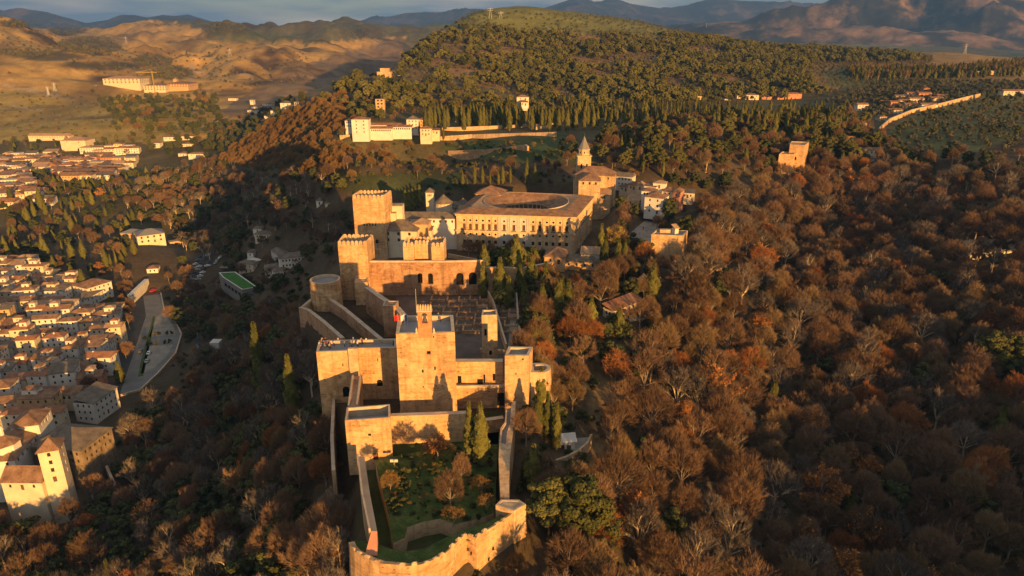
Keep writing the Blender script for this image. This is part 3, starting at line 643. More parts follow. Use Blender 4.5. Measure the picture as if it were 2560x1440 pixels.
# left walkway wall
lw = [P2(893,1141,33),P2(903,1235,33),P2(922,1328,33)]
run_wall('walkway_wall', 'long narrow grey-topped wall running from the garden tower to the curved bastion', 'wall', lw[::-1], 32.4, 12, 3.4*-1, parapet=0, floor='coping') if False else None
lwr = [P2(911,1141,33),P2(925,1235,33),P2(943,1328,33)]
th = Thing('walkway_wall', 'long narrow pale-topped wall running from the garden tower to the curved bastion', 'wall', (*lw[2],12)); mb = MB()
for i in range(2):
    mb.quad((*lw[i+1],12),(*lw[i],12),(*lw[i],33),(*lw[i+1],33)); mb.quad((*lwr[i],22),(*lwr[i+1],22),(*lwr[i+1],33),(*lwr[i],33))
mb.quad((*lw[2],12),(*lwr[2],12),(*lwr[2],33),(*lw[2],33)); th.part(mb, 'wall', M['castle'])
mb = MB(); mb2 = MB()
for i in range(2):
    li = [lerp2(lw[k],lwr[k],.22) for k in (i,i+1)]
    mb.prism([lw[i+1],li[1],li[0],lw[i]], 33, 33.75); mb2.quad((*li[1],33.004),(*lwr[i+1],33.004),(*lwr[i],33.004),(*li[0],33.004))
th.part(mb, 'parapet', M['coping']); th.part(mb2, 'walkway', M['paving'])
p0, p1 = lwr[2], lw[2]; t = Thing('red_stair', 'small reddish ramp at the lower end of the long narrow wall', 'ramp', (*p1,28)); mb = MB()
e = (p0[0]+.6,p0[1]-4.0); f = (p0[0]-2.0,p0[1]-4.0); g = lerp2(p1,p0,.3); mb.add([(*f,30.2),(*e,30.2),(*p0,33.0),(*g,33.0),(*f,24),(*e,24),(*p0,24),(*g,24)],[(0,1,2,3),(4,0,3,7),(1,5,6,2),(4,5,1,0)]); t.part(mb, 'steps', M['salmon'])
# right walkway wall
rl = [(1265,1022),(1262,1056),(1251,1070),(1248,1106),(1246.5,1147),(1249,1200),(1251,1244)]; rr = [(1289,1001),(1286,1062),(1281,1090),(1278,1115),(1275,1141),(1273,1200),(1273,1247)]
zr = [36,35.2,34.4,34,33.6,32.6,32]
rlw = [P2(*p,z) for p, z in zip(rl,zr)]; rrw = [P2(*p,z) for p, z in zip(rr,zr)]; th = Thing('stepped_wall', 'irregular stepped ochre wall closing the right side of the garden', 'wall', (*rlw[-1],20)); mb = MB(); m2 = MB(); m3 = MB()
for i in range(6):
    j = i+1
    mb.quad((*rlw[j],22),(*rlw[i],22),(*rlw[i],zr[i]),(*rlw[j],zr[j])); mb.quad((*rrw[i],16),(*rrw[j],16),(*rrw[j],zr[j]),(*rrw[i],zr[i]))
    a, b, c, d = rlw[j], rrw[j], rrw[i], rlw[i]
    if i < 3:
        ai, bi, ci, di = lerp2(a,b,.15), lerp2(a,b,.55), lerp2(d,c,.55), lerp2(d,c,.15)
        m3.quad((*ai,zr[j]-1),(*bi,zr[j]-1),(*ci,zr[i]-1),(*di,zr[i]-1)); m2.quad((*bi,zr[j]-1),(*bi,zr[j]),(*ci,zr[i]),(*ci,zr[i]-1)); m2.quad((*ai,zr[j]),(*ai,zr[j]-1),(*di,zr[i]-1),(*di,zr[i]))
        m2.quad((*a,zr[j]),(*ai,zr[j]),(*di,zr[i]),(*d,zr[i])); m2.quad((*bi,zr[j]),(*b,zr[j]),(*c,zr[i]),(*ci,zr[i]))
    else: m2.quad((*a,zr[j]),(*b,zr[j]),(*c,zr[i]),(*d,zr[i]))
mb.quad((*rlw[6],16),(*rrw[6],16),(*rrw[6],32),(*rlw[6],32)); th.part(mb, 'wall', M['castle']); th.part(m2, 'coping', M['castle_pale']); th.part(m3, 'walkway', M['floor_grey'])
# curved bastion at the point
RIM = [(871.6,1356),(875,1366),(886,1378),(903,1389),(925,1400),(954,1408),(989,1413),(1017,1415),(1051,1411),(1079,1403),(1111,1384),(1136,1362),(1157,1342),(1167,1336),(1190,1345),(1222,1323),(1255,1302),(1285,1282),(1315,1261)]
rim = [P2(*p,31.2) for p in RIM]; n = len(rim)
th = Thing('curved_bastion', 'large curved ochre bastion wall at the near point of the fortress', 'bastion', (*rim[7],10)); mb = MB(); cp = MB()
cen = Vector((-14,128)); flr = [(cen.x+(p[0]-cen.x)*1.05, cen.y+(p[1]-cen.y)*1.05) for p in rim]
ins = [(cen.x+(p[0]-cen.x)*.945, cen.y+(p[1]-cen.y)*.945) for p in rim]
for i in range(n-1):
    zz = [31.2+.25*math.sin(i*2.3)*.6, 31.2+.25*math.sin((i+1)*2.3)*.6]
    mb.quad((*flr[i],8),(*flr[i+1],8),(*rim[i+1],zz[1]),(*rim[i],zz[0])); mb.quad((*rim[i],zz[0]),(*rim[i+1],zz[1]),(*ins[i+1],zz[1]-.1),(*ins[i],zz[0]-.1))
    mb.quad((*ins[i+1],29.5),(*ins[i],29.5),(*ins[i],zz[0]-.1),(*ins[i+1],zz[1]-.1))
mb.quad((*rim[-1],31.2),(*flr[-1],8),(*P2(1316,1240,31.2),8),(*P2(1313,1240,31.2),31.2))
th.part(mb, 'wall', M['castle'])
for k in range(n-1):
    a, b = Vector(rim[k]), Vector(rim[k+1]); m_ = max(1, int((b-a).length/1.6))
    for q in range(m_):
        if (k*7+q*3) % 5 == 0: continue
        p = a.lerp(b,(q+.5)/m_); ang = math.atan2(b.y-a.y, b.x-a.x); p2 = p+(cen-p).normalized()*.35
        hh = .35+.3*((k*13+q*5)%4)/3; st = MB() if False else None
        th.inst(MERLON, 'coping_block', (p2.x,p2.y,30.95), ang, (.75,1.0,hh*.7))
for px, py in [(1233,1370),(1292,1322),(1222,1397),(1178,1382)]:
    t_ = (px-1190)/125; a, b = Vector(flr[14]), Vector(flr[18]); pr = Vector(rim[14]).lerp(Vector(rim[18]),max(0,t_)); p = W(px,py,pr.y-.25)
    th.inst(UW['hole'],'opening',(p.x,pr.y-.5,p.z-.4),math.atan2(rim[18][1]-rim[14][1],rim[18][0]-rim[14][0]),(.5,1,.9))
# end tower on the right of the bastion
ET = [P2(1239,1264,32),P2(1285,1279,32),P2(1315,1262,32),P2(1298,1251,32),P2(1253,1250,32)]
tower('end_turret', 'low ochre turret with a stone roof where the stepped wall meets the curved bastion', 'tower', ET, 18, 32.2, mat='castle_pale', parapet=.15, floor='castle_pale', thick=.5)
# grassy berm behind the rim
inner = [P2(*p,30) for p in [(885,1350),(905,1352),(940,1358),(985,1375),(1020,1378),(1063,1371),(1110,1346),(1160,1325),(1232,1300),(1250,1285)]]
outer = ins[:]
mb = MB(); k = len(inner); cxs = np.linspace(0, len(outer)-1, k)
oo = [outer[int(round(c))] for c in cxs]
mb = MB(); tri = oo+inner[::-1]
for i in range(k-1): mb.quad((*oo[i],30),(*oo[i+1],30),(*inner[i+1],30),(*inner[i],30)); mb.quad((*inner[i],30),(*inner[i+1],30),(*inner[i+1],23),(*inner[i],23))
M['lawn'] = (lambda t: t.col(t.mix(t.ramp(t.noise(t.coord('World'),.25,6,.7),[(.3,(.03,.05,.012)),(.5,(.065,.10,.022)),(.7,(.13,.14,.045))]),t.ramp(t.noise(t.coord('World'),2.2,4,.7),[(.3,G(.5)),(.7,G(1.3))]),.8,'MULTIPLY')))(NT('lawn'))
tag(mb.build('grass_berm', M['lawn']), kind='structure')
# raised garden with a rough stone edge
GP = [(981,1141),(938,1152),(948,1200),(955,1225),(972,1290),(976,1330),(983,1358),(1012,1345),(1018,1318),(1060,1304),(1100,1297),(1140,1310),(1200,1296),(1236,1282),(1243,1150),(1247,1070),(1216,1060),(1168,1108)]
gp = [P2(*p,28) for p in GP]
mb = MB(); n = len(gp)
for i in range(n): mb.quad((*gp[i],22),(*gp[(i+1)%n],22),(*gp[(i+1)%n],28),(*gp[i],28))
gt = Thing('garden_terrace', 'raised garden inside the fortress held by a rough stone edge', 'garden', (*gp[5],22)); gt.part(mb, 'retaining_wall', M['castle_pale'])
mb = MB(); mb.add([(*p,28) for p in gp],[tuple(range(n))]); gt.part(mb, 'lawn', M['lawn'])

# ---------------- north-west walls (left, behind the keep)
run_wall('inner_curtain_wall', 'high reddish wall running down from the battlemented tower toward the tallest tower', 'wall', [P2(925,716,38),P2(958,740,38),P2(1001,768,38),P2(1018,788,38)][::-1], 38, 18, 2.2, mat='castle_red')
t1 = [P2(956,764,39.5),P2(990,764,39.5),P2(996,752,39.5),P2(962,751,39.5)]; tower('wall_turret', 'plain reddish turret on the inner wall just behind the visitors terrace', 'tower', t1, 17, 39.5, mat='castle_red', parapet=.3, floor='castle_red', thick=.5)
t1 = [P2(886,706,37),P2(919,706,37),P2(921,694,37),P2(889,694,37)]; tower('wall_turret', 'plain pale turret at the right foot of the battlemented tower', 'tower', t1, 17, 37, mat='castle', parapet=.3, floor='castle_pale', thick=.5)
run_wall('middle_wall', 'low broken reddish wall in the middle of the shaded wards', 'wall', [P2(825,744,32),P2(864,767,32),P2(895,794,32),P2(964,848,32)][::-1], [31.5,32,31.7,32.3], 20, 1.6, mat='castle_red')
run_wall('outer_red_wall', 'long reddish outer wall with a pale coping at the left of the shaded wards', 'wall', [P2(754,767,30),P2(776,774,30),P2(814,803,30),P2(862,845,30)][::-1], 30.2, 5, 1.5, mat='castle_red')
run_wall('outer_red_wall', 'short wall climbing from the corner to the round tower', 'wall', [P2(754,766,30),P2(779,744,31)][::-1], [31,30.2], 8, 1.2, mat='castle_pale')
cx_, cy_ = P2(812.5,697,39); rad = 6.1
th = Thing('round_tower', 'round ochre tower with a pale flat roof at the left end of the fortress', 'tower', (cx_,cy_,10)); mb = MB()
mb.lathe([(rad+.5,8),(rad+.15,33.5),(rad+.35,33.6),(rad+.1,34.2),(rad,39)],28,(cx_,cy_)); th.part(mb,'wall',M['castle'])
mb = MB(); mb.lathe([(rad,39),(rad-.7,39),(rad-.7,37.9)],28,(cx_,cy_)); th.part(mb,'parapet',M['coping']); mb = MB(); mb.lathe([(rad-.7,37.9),(0.01,37.9)],28,(cx_,cy_)); th.part(mb,'terrace_floor',M['floor_grey'])
# ---------------- east walls
HP = [P2(844,608,52),P2(916,609,52),P2(934,591,52),P2(858,590,52)]
HP[1] = (HP[1][0], HP[0][1]+.2)
tower('battlemented_tower', 'tall pale battlemented tower at the left end of the parade ground wall', 'tower', HP, 14, 51.2, holes={0:[(5,26,.4,.9,'hole'),(8.3,20,.35,.8,'hole'),(9.4,14,.35,.8,'hole')],1:[(3,18,.5,1,'hole')]}, parapet=.8, merl=[0,1,2,3], pitch=1.75, thick=.65)
Q1 = [P2(1007,612,50),P2(1034,612,50),P2(1036,607,50),P2(1074,607,50),P2(1078,613,50),P2(1109,613,50),P2(1115,598,50),P2(1017,597,50)]
tower('double_gate_tower', 'wide battlemented double tower in the middle of the parade ground wall', 'tower', Q1, 27, 49.4, holes={2:[(2,14,.35,.7,'hole')]}, parapet=.8, merl=[0,2,4,5,6,7], pitch=1.75, thick=.6)
a, b = Vector(Q1[1]), Vector(Q1[4]); t = Thing('gate_gallery', 'row of small projecting merlons halfway up the double tower', 'battlement', (a.x,a.y-.8,40)); mb = MB(); mb.box(a.x,b.x,a.y-1.3,min(a.y,b.y)+1.5,39.6,40.6); t.part(mb,'wall',M['castle_pale'])
for i in range(5): t.inst(MERLON,'merlon',(a.x+(b.x-a.x)*(i+.5)/5,a.y-1.0,40.6),0,(.95,1,1))
EW = [P2(924,656,42.8),P2(1115,656,42.8),P2(1203,650,42.8)]; EW = [(EW[0][0],277.5),(EW[1][0],277.5),(EW[2][0]+2,278.5)]
def ewx(px): return W(px,690,277.5).x-EW[0][0]
th = Thing('parade_ground_wall', 'long ochre wall with five tall blind arches behind the parade ground', 'wall', (*EW[0],27)); mb = MB(); Ln = EW[1][0]-EW[0][0]
facade(th, mb, EW[0], EW[1], 27, 42.8, [(ewx(1050),6.4,2.0,4.6,'arch hole'),(ewx(1076),6.0,2.2,4.9,'arch hole')], 1.3)
facade(th, mb, EW[1], EW[2], 27, 42.8, [(ewx(1119.5)-Ln,5.4,3.1,5.6,'arch hole'),(ewx(1149.5)-Ln,5.4,3.1,5.6,'arch hole'),(ewx(1181.5)-Ln,5.4,3.3,5.8,'arch hole')], 1.3)
for a, b in ((EW[0],EW[1]),(EW[1],EW[2])): mb.quad((*a,42.8),(*b,42.8),(b[0],b[1]+2.2,42.8),(a[0],a[1]+2.2,42.8)); mb.quad((b[0],b[1]+2.2,24),(a[0],a[1]+2.2,24),(a[0],a[1]+2.2,42.8),(b[0],b[1]+2.2,42.8))
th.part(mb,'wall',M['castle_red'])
mb = MB()
for a, b in ((EW[0],EW[1]),(EW[1],EW[2])): mb.prism([(a[0],a[1]-.15),(b[0],b[1]-.15),(b[0],b[1]+.6),(a[0],a[1]+.6)],42.8,43.5)
th.part(mb,'coping',M['coping'])
run_wall('end_wall', 'plain wall continuing right behind the cypresses', 'wall', [(EW[2][0],279),(EW[2][0]+16,285),(EW[2][0]+30,296)], [40,38,37], 24, 1.4, mat='castle')
# ruined house foundations on the parade ground: low walls anyone can see as a maze
th = Thing('foundation_maze', 'low brick foundations of vanished houses laid out on the shaded parade ground', 'ruins', (-20,245,28))
rr_ = random.Random(4); k = 0
for row in range(6):
    y = 236+row*6.6; x = -33+row*-.2
    while x < 4:
        w = rr_.uniform(4,7.5); mb = MB(); h = rr_.uniform(.7,1.5)
        mb.box(x,x+w-.6,y,y+.6,27.9,28+h); mb.box(x,x+.6,y+.601,y+5.2,27.9,28+h*.9); mb.box(x+w*.5,x+w*.5+.45,y+.601,y+3.2,27.9,28+h*.7)
        th.part(mb,'foundation',M['castle_red'] if k%3 else M['castle']); x += w; k += 1
sh = MB(); sh.add([(-34,190,28.03),(7,190,28.03),(9,232,28.03),(12,262,28.03),(6,276,28.03),(-50,276.5,28.03),(-36,240,28.03)],[(0,1,2,3,4,5,6)])
tag(sh.build('parade_ground', M['asphalt'] if False else plain('trodden_earth',(.13,.10,.08),.95,.2,.2)), kind='structure')
rampb = MB(); rq = [PZ(1270,868,28.3),PZ(1302,868,28.3),PZ(1303,800,28.3),PZ(1290,730,28.3),PZ(1262,735,28.3),PZ(1275,800,28.3)]; rampb.add([tuple(q) for q in rq],[(0,1,2,3,4,5)])
tag(rampb.build('ramp_path', M['paving']), kind='structure')
# ------------------------------------------------------------------ roofs and houses
_RY = np.concatenate([np.arange(90,600,1.5), np.arange(600,1500,5), np.arange(1500,6000,20)])
def hit(px, py, ymin=90):
    """where the line of sight meets the ground"""
    Y = _RY[_RY >= ymin]; dn = Y*tanbelow(py); X = (px-1280)/FPX*(Y*CP+dn*SP); below = (CAMZ-dn) < gz(X, Y)
    k = int(np.argmax(below)) if below.any() else len(Y)-1
    return Vector((float(X[k]), float(Y[k]), float(CAMZ-dn[k])))
def rectpts(fl, ang, w, d):
    u = Vector((math.cos(ang), math.sin(ang))); v = Vector((-u.y, u.x)); f = Vector(fl[:2])
    return [tuple(f), tuple(f+u*w), tuple(f+u*w+v*d), tuple(f+v*d)]
def hiproof(mb, rc, z, rise, over=.45, kind='hip', th=.22):
    """rc: four corners counter-clockwise, front first"""
    q = offset_poly(rc, -over); A = [Vector(p) for p in q]; w = (A[1]-A[0]).length; d = (A[3]-A[0]).length
    u = (A[1]-A[0]).normalized(); v = (A[3]-A[0]).normalized(); c = (A[0]+A[1]+A[2]+A[3])/4
    if kind == 'flat':
        mb.prism(q, z, z+th, True, True); return
    V = [(p.x,p.y,z) for p in A]+[(p.x,p.y,z+th) for p in A]
    if kind == 'mono':
        V[6] = (A[2].x,A[2].y,z+th+rise); V[7] = (A[3].x,A[3].y,z+th+rise); V[2] = (A[2].x,A[2].y,z+rise); V[3] = (A[3].x,A[3].y,z+rise)
        mb.add(V, [(4,5,6,7),(0,1,5,4),(1,2,6,5),(2,3,7,6),(3,0,4,7),(3,2,1,0)]); return
    lng = w >= d
    half = (w-d)/2 if lng else (d-w)/2
    if kind == 'gable': half = w/2 if lng else d/2
    elif kind == 'pyr': half = 0.01
    ax = u if lng else v; r1 = c-ax*half; r2 = c+ax*half
    V += [(r1.x,r1.y,z+th+rise),(r2.x,r2.y,z+th+rise)]
    F = [(0,1,5,4),(1,2,6,5),(2,3,7,6),(3,0,4,7),(3,2,1,0)]
    F += [(4,5,9,8),(5,6,9),(6,7,8,9),(7,4,8)] if lng else [(4,5,8),(5,6,9,8),(6,7,9),(7,4,8,9)]
    mb.add(V, F)
CHIM = None
def chimney_mesh():
    m = MB(); m.box(-.35,.35,-.3,.3,-1.2,.9); m.box(-.45,.45,-.4,.4,.9,1.05); m.box(-.28,.28,-.22,.22,1.05,1.3); return m.mesh('chimney', M['white'])
CHIM = chimney_mesh()
def wrow(L, n, v, w, h, kind='win', margin=.9):
    if n <= 0: return []
    p = (L-2*margin)/n; return [(margin+p*(i+.5), v, min(w,p*.6), h, kind) for i in range(n)]
def house(label, fl, ang, w, d, z0, z1, wall='white', roof='tile', kind='hip', rise=None, st=None, nw=None, group=None, cat='house', name='house', chim=0, kinds=('win',), sides=(0,1,3), door=True, over=.45, extra=None, arc=False, gw=.95, gh=1.35):
    rc = rectpts(fl, ang, w, d); c = Vector(rc[0])*.5+Vector(rc[2])*.5
    th = Thing(name, label, cat, (c.x,c.y,z0), group); H = z1-z0
    st = st or max(1, round((H)/3.1)); holes = {}
    for s_ in sides:
        Ls = w if s_ in (0,2) else d; n = nw if (nw and s_ in (0,2)) else max(1, int(Ls/3.2)); hh = []
        if nw and s_ in (1,3): n = max(1, int(round(nw*d/w)))
        fh = (H-max(0,H-st*3.2))/st
        for q in range(st):
            v = H-(st-q)*fh+fh*.32
            kk = kinds[(q+s_)%len(kinds)]
            row = wrow(Ls, n, v, gw, min(gh, fh*.5), kk+(' arch' if arc and q == st-1 else ''))
            if q == 0 and door and s_ == 0 and st > 0 and row:
                k = len(row)//2; row[k] = (row[k][0], max(.02,v-fh*.30), 1.2, min(2.2,fh*.72), 'door')
            hh += row
        holes[s_] = hh
    body(th, rc, z0-2.5, z1, {k: [(a, b+2.5, *r) for a, b, *r in v] for k, v in holes.items()}, M[wall], depth=.22)
    mb = MB(); hiproof(mb, rc, z1, rise if rise is not None else min(w,d)*.22, over, kind)
    rf = th.part(mb, 'roof', M[roof])
    u = Vector((math.cos(ang), math.sin(ang))); v = Vector((-u.y,u.x)); rs = random.Random(int(c.x*7+c.y*3))
    for i in range(chim):
        p = Vector(rc[0])+u*w*rs.uniform(.2,.8)+v*d*rs.uniform(.3,.7)
        th.inst(CHIM, 'chimney', (p.x,p.y,z1+(0.9 if kind != 'flat' else .2)), ang, (1,1,1), None)
    if extra: extra(th, rc, u, v)
    return th
def pxhouse(label, pxL, pxR, pyB, pyE, d, yaw=0, **k):
    """house whose front stands on the ground at photo row pyB between columns pxL and pxR, eaves at row pyE"""
    p = hit((pxL+pxR)/2, pyB, k.pop('ymin',90)); Y = p.y; z0 = p.z; z1 = W(pxL,pyE,Y).z
    l, r = W(pxL,pyE,Y), W(pxR,pyE,Y); w = (r-l).length/max(.5,math.cos(R(yaw)))
    m = (l+r)/2; u = Vector((math.cos(R(yaw)), math.sin(R(yaw)))); f = Vector((m.x,m.y))-u*w/2
    return house(label, f, R(yaw), w, d, z0-k.pop('sink',0), max(z1,z0+2.4), **k)
def zhouse(label, FL, FR, z1, z0, d, **k):
    """eaves corners of the front given on the level plane z1"""
    a, b = Vector(P2(*FL,z1)), Vector(P2(*FR,z1)); e = b-a
    return house(label, a, math.atan2(e.y,e.x), e.length, d, z0, z1, **k)

# ------------------------------------------------------------------ square palace with the round court
ZE = 44.6
PC = [Vector(P2(1140,532.5,ZE)), Vector(P2(1438,541,ZE)), Vector(P2(1481,491.5,ZE)), Vector(P2(1204,480,ZE))]
PCt = [tuple(p) for p in PC]; WLn = (PC[1]-PC[0]).length
th = Thing('square_palace', 'huge square stone palace with a round court sunk in its tiled roof', 'palace', ((PC[0].x+PC[2].x)/2,(PC[0].y+PC[2].y)/2,22))
bx_ = [225,285,345,407,468,528,612,705,800,890,955,1020,1082,1145,1210]
bays = [(x-148)/(1285-148)*WLn for x in bx_]
def palace_holes(us, mid=(6,7,8)):
    hs = []
    for i, u in enumerate(us):
        c_ = i in mid
        hs += [(u, 18.3, 1.15, 1.15, 'round hole' if not c_ else 'round'), (u, 14.0, 1.5, 3.1, 'shut'), (u, 10.9, 1.15, 1.15, 'round hole')]
        if i == 7: hs.append((u, 2.3, 2.2, 5.0, 'hole'))
        else: hs.append((u, 6.2, 1.5, 2.0, 'win'))
    return hs
side_b = [(i+.5)/12*(PC[2]-PC[1]).length for i in range(12)]
body(th, PCt, 22, ZE, {0:palace_holes(bays), 1:palace_holes(side_b,())}, M['palace'], depth=.5)
def strip(p0, p1, u0, u1, z0, z1, out=.3):
    d = (p1-p0).normalized(); n = Vector((d.y,-d.x)); a = p0+d*u0; b = p0+d*u1
    return [tuple(a+n*out), tuple(b+n*out), tuple(b+n*.004), tuple(a+n*.004)], z0, z1
mp_ = MB()
for s_, us in ((0,bays),(1,side_b)):
    p0, p1 = PC[s_], PC[(s_+1)%4]; Ls = (p1-p0).length; ue = [0.5]+[(us[i]+us[i+1])/2 for i in range(len(us)-1)]+[Ls-.5]
    for i, u in enumerate(ue):
        if s_ == 0 and 5 < i < 10:
            for du in (-.75,.35):
                m = MB(); m.prism(*strip(p0,p1,u+du,u+du+.45,35.9,43.0,.5)); th.part(m, 'column', M['marble']); m = MB(); m.prism(*strip(p0,p1,u+du,u+du+.45,25.0,34.4,.5)); th.part(m, 'column', M['marble'])
            continue
        m = MB(); m.prism(*strip(p0,p1,u-.32,u+.32,36.0,43.2)); th.part(m, 'pilaster', M['palace']); m = MB(); m.prism(*strip(p0,p1,u-.42,u+.42,24,34.6,.38)); th.part(m, 'pilaster', M['castle_pale'])
    for zz, hh, out in ((35.0,.55,.5),(34.62,.25,.3),(43.3,.5,.55),(43.95,.55,.95)):
        m = MB(); m.prism(*strip(p0,p1,-.4,Ls+.4,zz,zz+hh,out)); m.add([(*strip(p0,p1,-.4,Ls+.4,0,0,out)[0][k],zz) for k in range(4)],[(0,1,2,3)]); th.part(m, 'cornice', M['palace'])
    for i, u in enumerate(us):
        m = MB(); m.prism(*strip(p0,p1,u-1.15,u+1.15,39.35,39.75,.55)); th.part(m, 'window_head', M['marble'] if (s_ == 0 and 5 < i < 9) else M['palace'])
        m = MB(); m.prism(*strip(p0,p1,u-1.2,u+1.2,35.56,35.95,.6)); th.part(m, 'balcony', M['metal_dark'])
        if s_ == 0 and 5 < i < 9:
            d = (p1-p0).normalized(); n = Vector((d.y,-d.x)); c0 = p0+d*u+n*.06; m = MB(); k = 16
            ring = []
            for t_ in range(k):
                a = 2*math.pi*t_/k
                for rr in (.75,1.35): ring.append((c0.x+d.x*rr*math.cos(a), c0.y+d.y*rr*math.cos(a), 40.9+rr*math.sin(a)))
            m.add(ring, [(2*t_,2*t_+1,(2*t_+3)%(2*k),(2*t_+2)%(2*k)) for t_ in range(k)]); th.part(m, 'medallion', M['marble'])
    if s_ == 0:
        m = MB(); m.prism(*strip(p0,p1,ue[6]-.9,ue[9]+.9,24,34.55,.20)); 
        # marble facing of the middle three bays, cut round the openings
        mm = MB(); d = (p1-p0).normalized(); n = Vector((d.y,-d.x)); a = p0+d*(ue[6]-.9)+n*.12; b = p0+d*(ue[9]+.9)+n*.12; off = ue[6]-.9
        wallface(mm, tuple(a), tuple(b), 22, 43.3, [(h[0]-off,*h[1:]) for h in palace_holes(bays) if off < h[0] < ue[9]+.9], .1); th.part(mm, 'marble_facing', M['marble'])
# roof: outer slopes, flat band, inner slope to the round court
CC = (PC[0]+PC[1]+PC[2]+PC[3])/4; over = offset_poly(PCt, -1.0); inn = offset_poly(PCt, 6.0); N = 96; R1, R2 = 24.0, 13.2
def on_poly(poly, a):
    dx, dy = math.cos(a), math.sin(a); best = None
    for i in range(4):
        p, q = poly[i], poly[(i+1)%4]; ex, ey = q[0]-p[0], q[1]-p[1]; det = dx*(-ey)+dy*ex
        if abs(det) < 1e-9: continue
        t = ((p[0]-CC.x)*(-ey)+(p[1]-CC.y)*ex)/det; s = (dx*(p[1]-CC.y)-dy*(p[0]-CC.x))/det
        if t > 0 and -.001 <= s <= 1.001 and (best is None or t < best): best = t
    return best
m = MB()
for i in range(4):
    j = (i+1)%4; m.quad((*over[i],ZE),(*over[j],ZE),(*inn[j],ZE+2.1),(*inn[i],ZE+2.1)); m.quad((*over[i],ZE-.25),(*over[j],ZE-.25),(*over[j],ZE),(*over[i],ZE))
th.part(m, 'roof_slope', M['tile'])
m = MB(); m2 = MB(); m3 = MB(); m4 = MB()
for i in range(N):
    a0, a1 = 2*math.pi*i/N, 2*math.pi*(i+1)/N; t0, t1 = on_poly(inn,a0), on_poly(inn,a1)
    def Q(r, a, z): return (CC.x+r*math.cos(a), CC.y+r*math.sin(a), z)
    r0, r1 = min(R1,t0-.05), min(R1,t1-.05)
    m.quad(Q(t0,a0,ZE+2.1),Q(t1,a1,ZE+2.1),Q(r1,a1,ZE+1.5),Q(r0,a0,ZE+1.5))
    m2.quad(Q(r0-.1,a0,ZE+2.0),Q(r1-.1,a1,ZE+2.0),Q(r1-.6,a1,ZE+2.0),Q(r0-.6,a0,ZE+2.0)); m2.quad(Q(r0-.1,a0,ZE+1.4),Q(r1-.1,a1,ZE+1.4),Q(r1-.1,a1,ZE+2.0),Q(r0-.1,a0,ZE+2.0))
    m3.quad(Q(r0-.5,a0,ZE+1.9),Q(r1-.5,a1,ZE+1.9),Q(R2,a1,ZE-2.6),Q(R2,a0,ZE-2.6))
    m4.quad(Q(R2,a0,ZE-2.62),Q(R2,a1,ZE-2.62),Q(R2,a1,ZE-3.2),Q(R2,a0,ZE-3.2))
    m4.quad(Q(19.5,a0,22),Q(19.5,a1,22),Q(19.5,a1,ZE-1.5),Q(19.5,a0,ZE-1.5)); m4.quad(Q(R2,a0,34.5),Q(R2,a1,34.5),Q(19.5,a1,34.5),Q(19.5,a0,34.5)); m4.quad(Q(R2,a0,33.4),Q(R2,a1,33.4),Q(R2,a1,34.5),Q(R2,a0,34.5))
th.part(m, 'roof_deck', M['tile_pale']); th.part(m2, 'ridge_ring', M['coping']); th.part(m3, 'inner_roof', M['tile']); th.part(m4, 'court_wall', M['castle_pale'])
cm = MB(); cm.lathe([(.28,0),(.25,6.2),(.4,6.6)],8); cme = cm.mesh('column', M['marble'])
for i in range(32):
    a = 2*math.pi*(i+.5)/32; th.inst(cme, 'court_column', (CC.x+(R2+.15)*math.cos(a), CC.y+(R2+.15)*math.sin(a), 34.6))
# corner pavilion
q0 = PC[3]; du = (PC[2]-PC[3]).normalized(); dv = (PC[0]-PC[3]).normalized(); rc = [tuple(q0+dv*14), tuple(q0+dv*14+du*15), tuple(q0+du*15), tuple(q0)]
m = MB(); m.prism(rc, ZE, ZE+1.6); th.part(m, 'pavilion_wall', M['palace']); m = MB(); hiproof(m, rc, ZE+1.6, 4.0, .8, 'pyr'); th.part(m, 'pavilion_roof', M['tile'])
# stone border walls and terrace before the palace
run_wall('terrace_wall', 'low pale wall edging the square before the palace, behind the parade ground', 'wall', [P2(1120,640,26),P2(1200,655,26),P2(1240,640,26)], 27.2, 23, .6, mat='castle_pale')

# ------------------------------------------------------------------ great tower and the halls by it
GP2 = [P2(880.5,491,57.5),P2(960,492,57.5),P2(976.5,481,57.5),P2(897,480.5,57.5)]
c_ = Vector(GP2[2])-Vector(GP2[1]); GP2[2] = tuple(Vector(GP2[1])+c_*1.15); GP2[3] = tuple(Vector(GP2[0])+(Vector(GP2[3])-Vector(GP2[0]))*1.15)
tower('great_tower', 'massive pale battlemented tower with a row of small arched windows, left of the palace', 'tower', GP2, 2, 56.6,
   holes={0:[(x,42.3-2,.75,1.25,'hole arch') for x in (5.0,6.4,7.9,9.3,10.8)]+[(5.3,31.3,1.4,2.0),(8.1,31.3,1.7,2.0),(11.0,31.3,1.5,2.0)],1:[(4,41,.8,1.4,'hole')]}, parapet=.9, merl=[0,1,2,3], pitch=1.9, thick=.7)
zhouse('small pale block with a flat parapet against the right foot of the great tower', (959,534),(989,534), 47, 24, 9, wall='cream', roof='castle_pale', kind='flat', nw=1, sides=(), door=False, over=.1, cat='building', name='stair_block')
zhouse('higher pale block just right of the great tower, against its side', (976,516),(1005,516), 50, 24, 7, wall='cream', roof='castle_pale', kind='flat', nw=1, sides=(), door=False, over=.1, cat='building', name='side_block')
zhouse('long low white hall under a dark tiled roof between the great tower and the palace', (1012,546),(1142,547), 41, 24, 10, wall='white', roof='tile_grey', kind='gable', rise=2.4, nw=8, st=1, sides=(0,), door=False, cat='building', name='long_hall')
zhouse('dark roofed wing below the long white hall', (1040,577),(1141,579), 33, 24, 12, wall='ochre', roof='tile_grey', kind='mono', rise=4.5, nw=7, st=1, sides=(0,), door=False, cat='building', name='hall_wing')
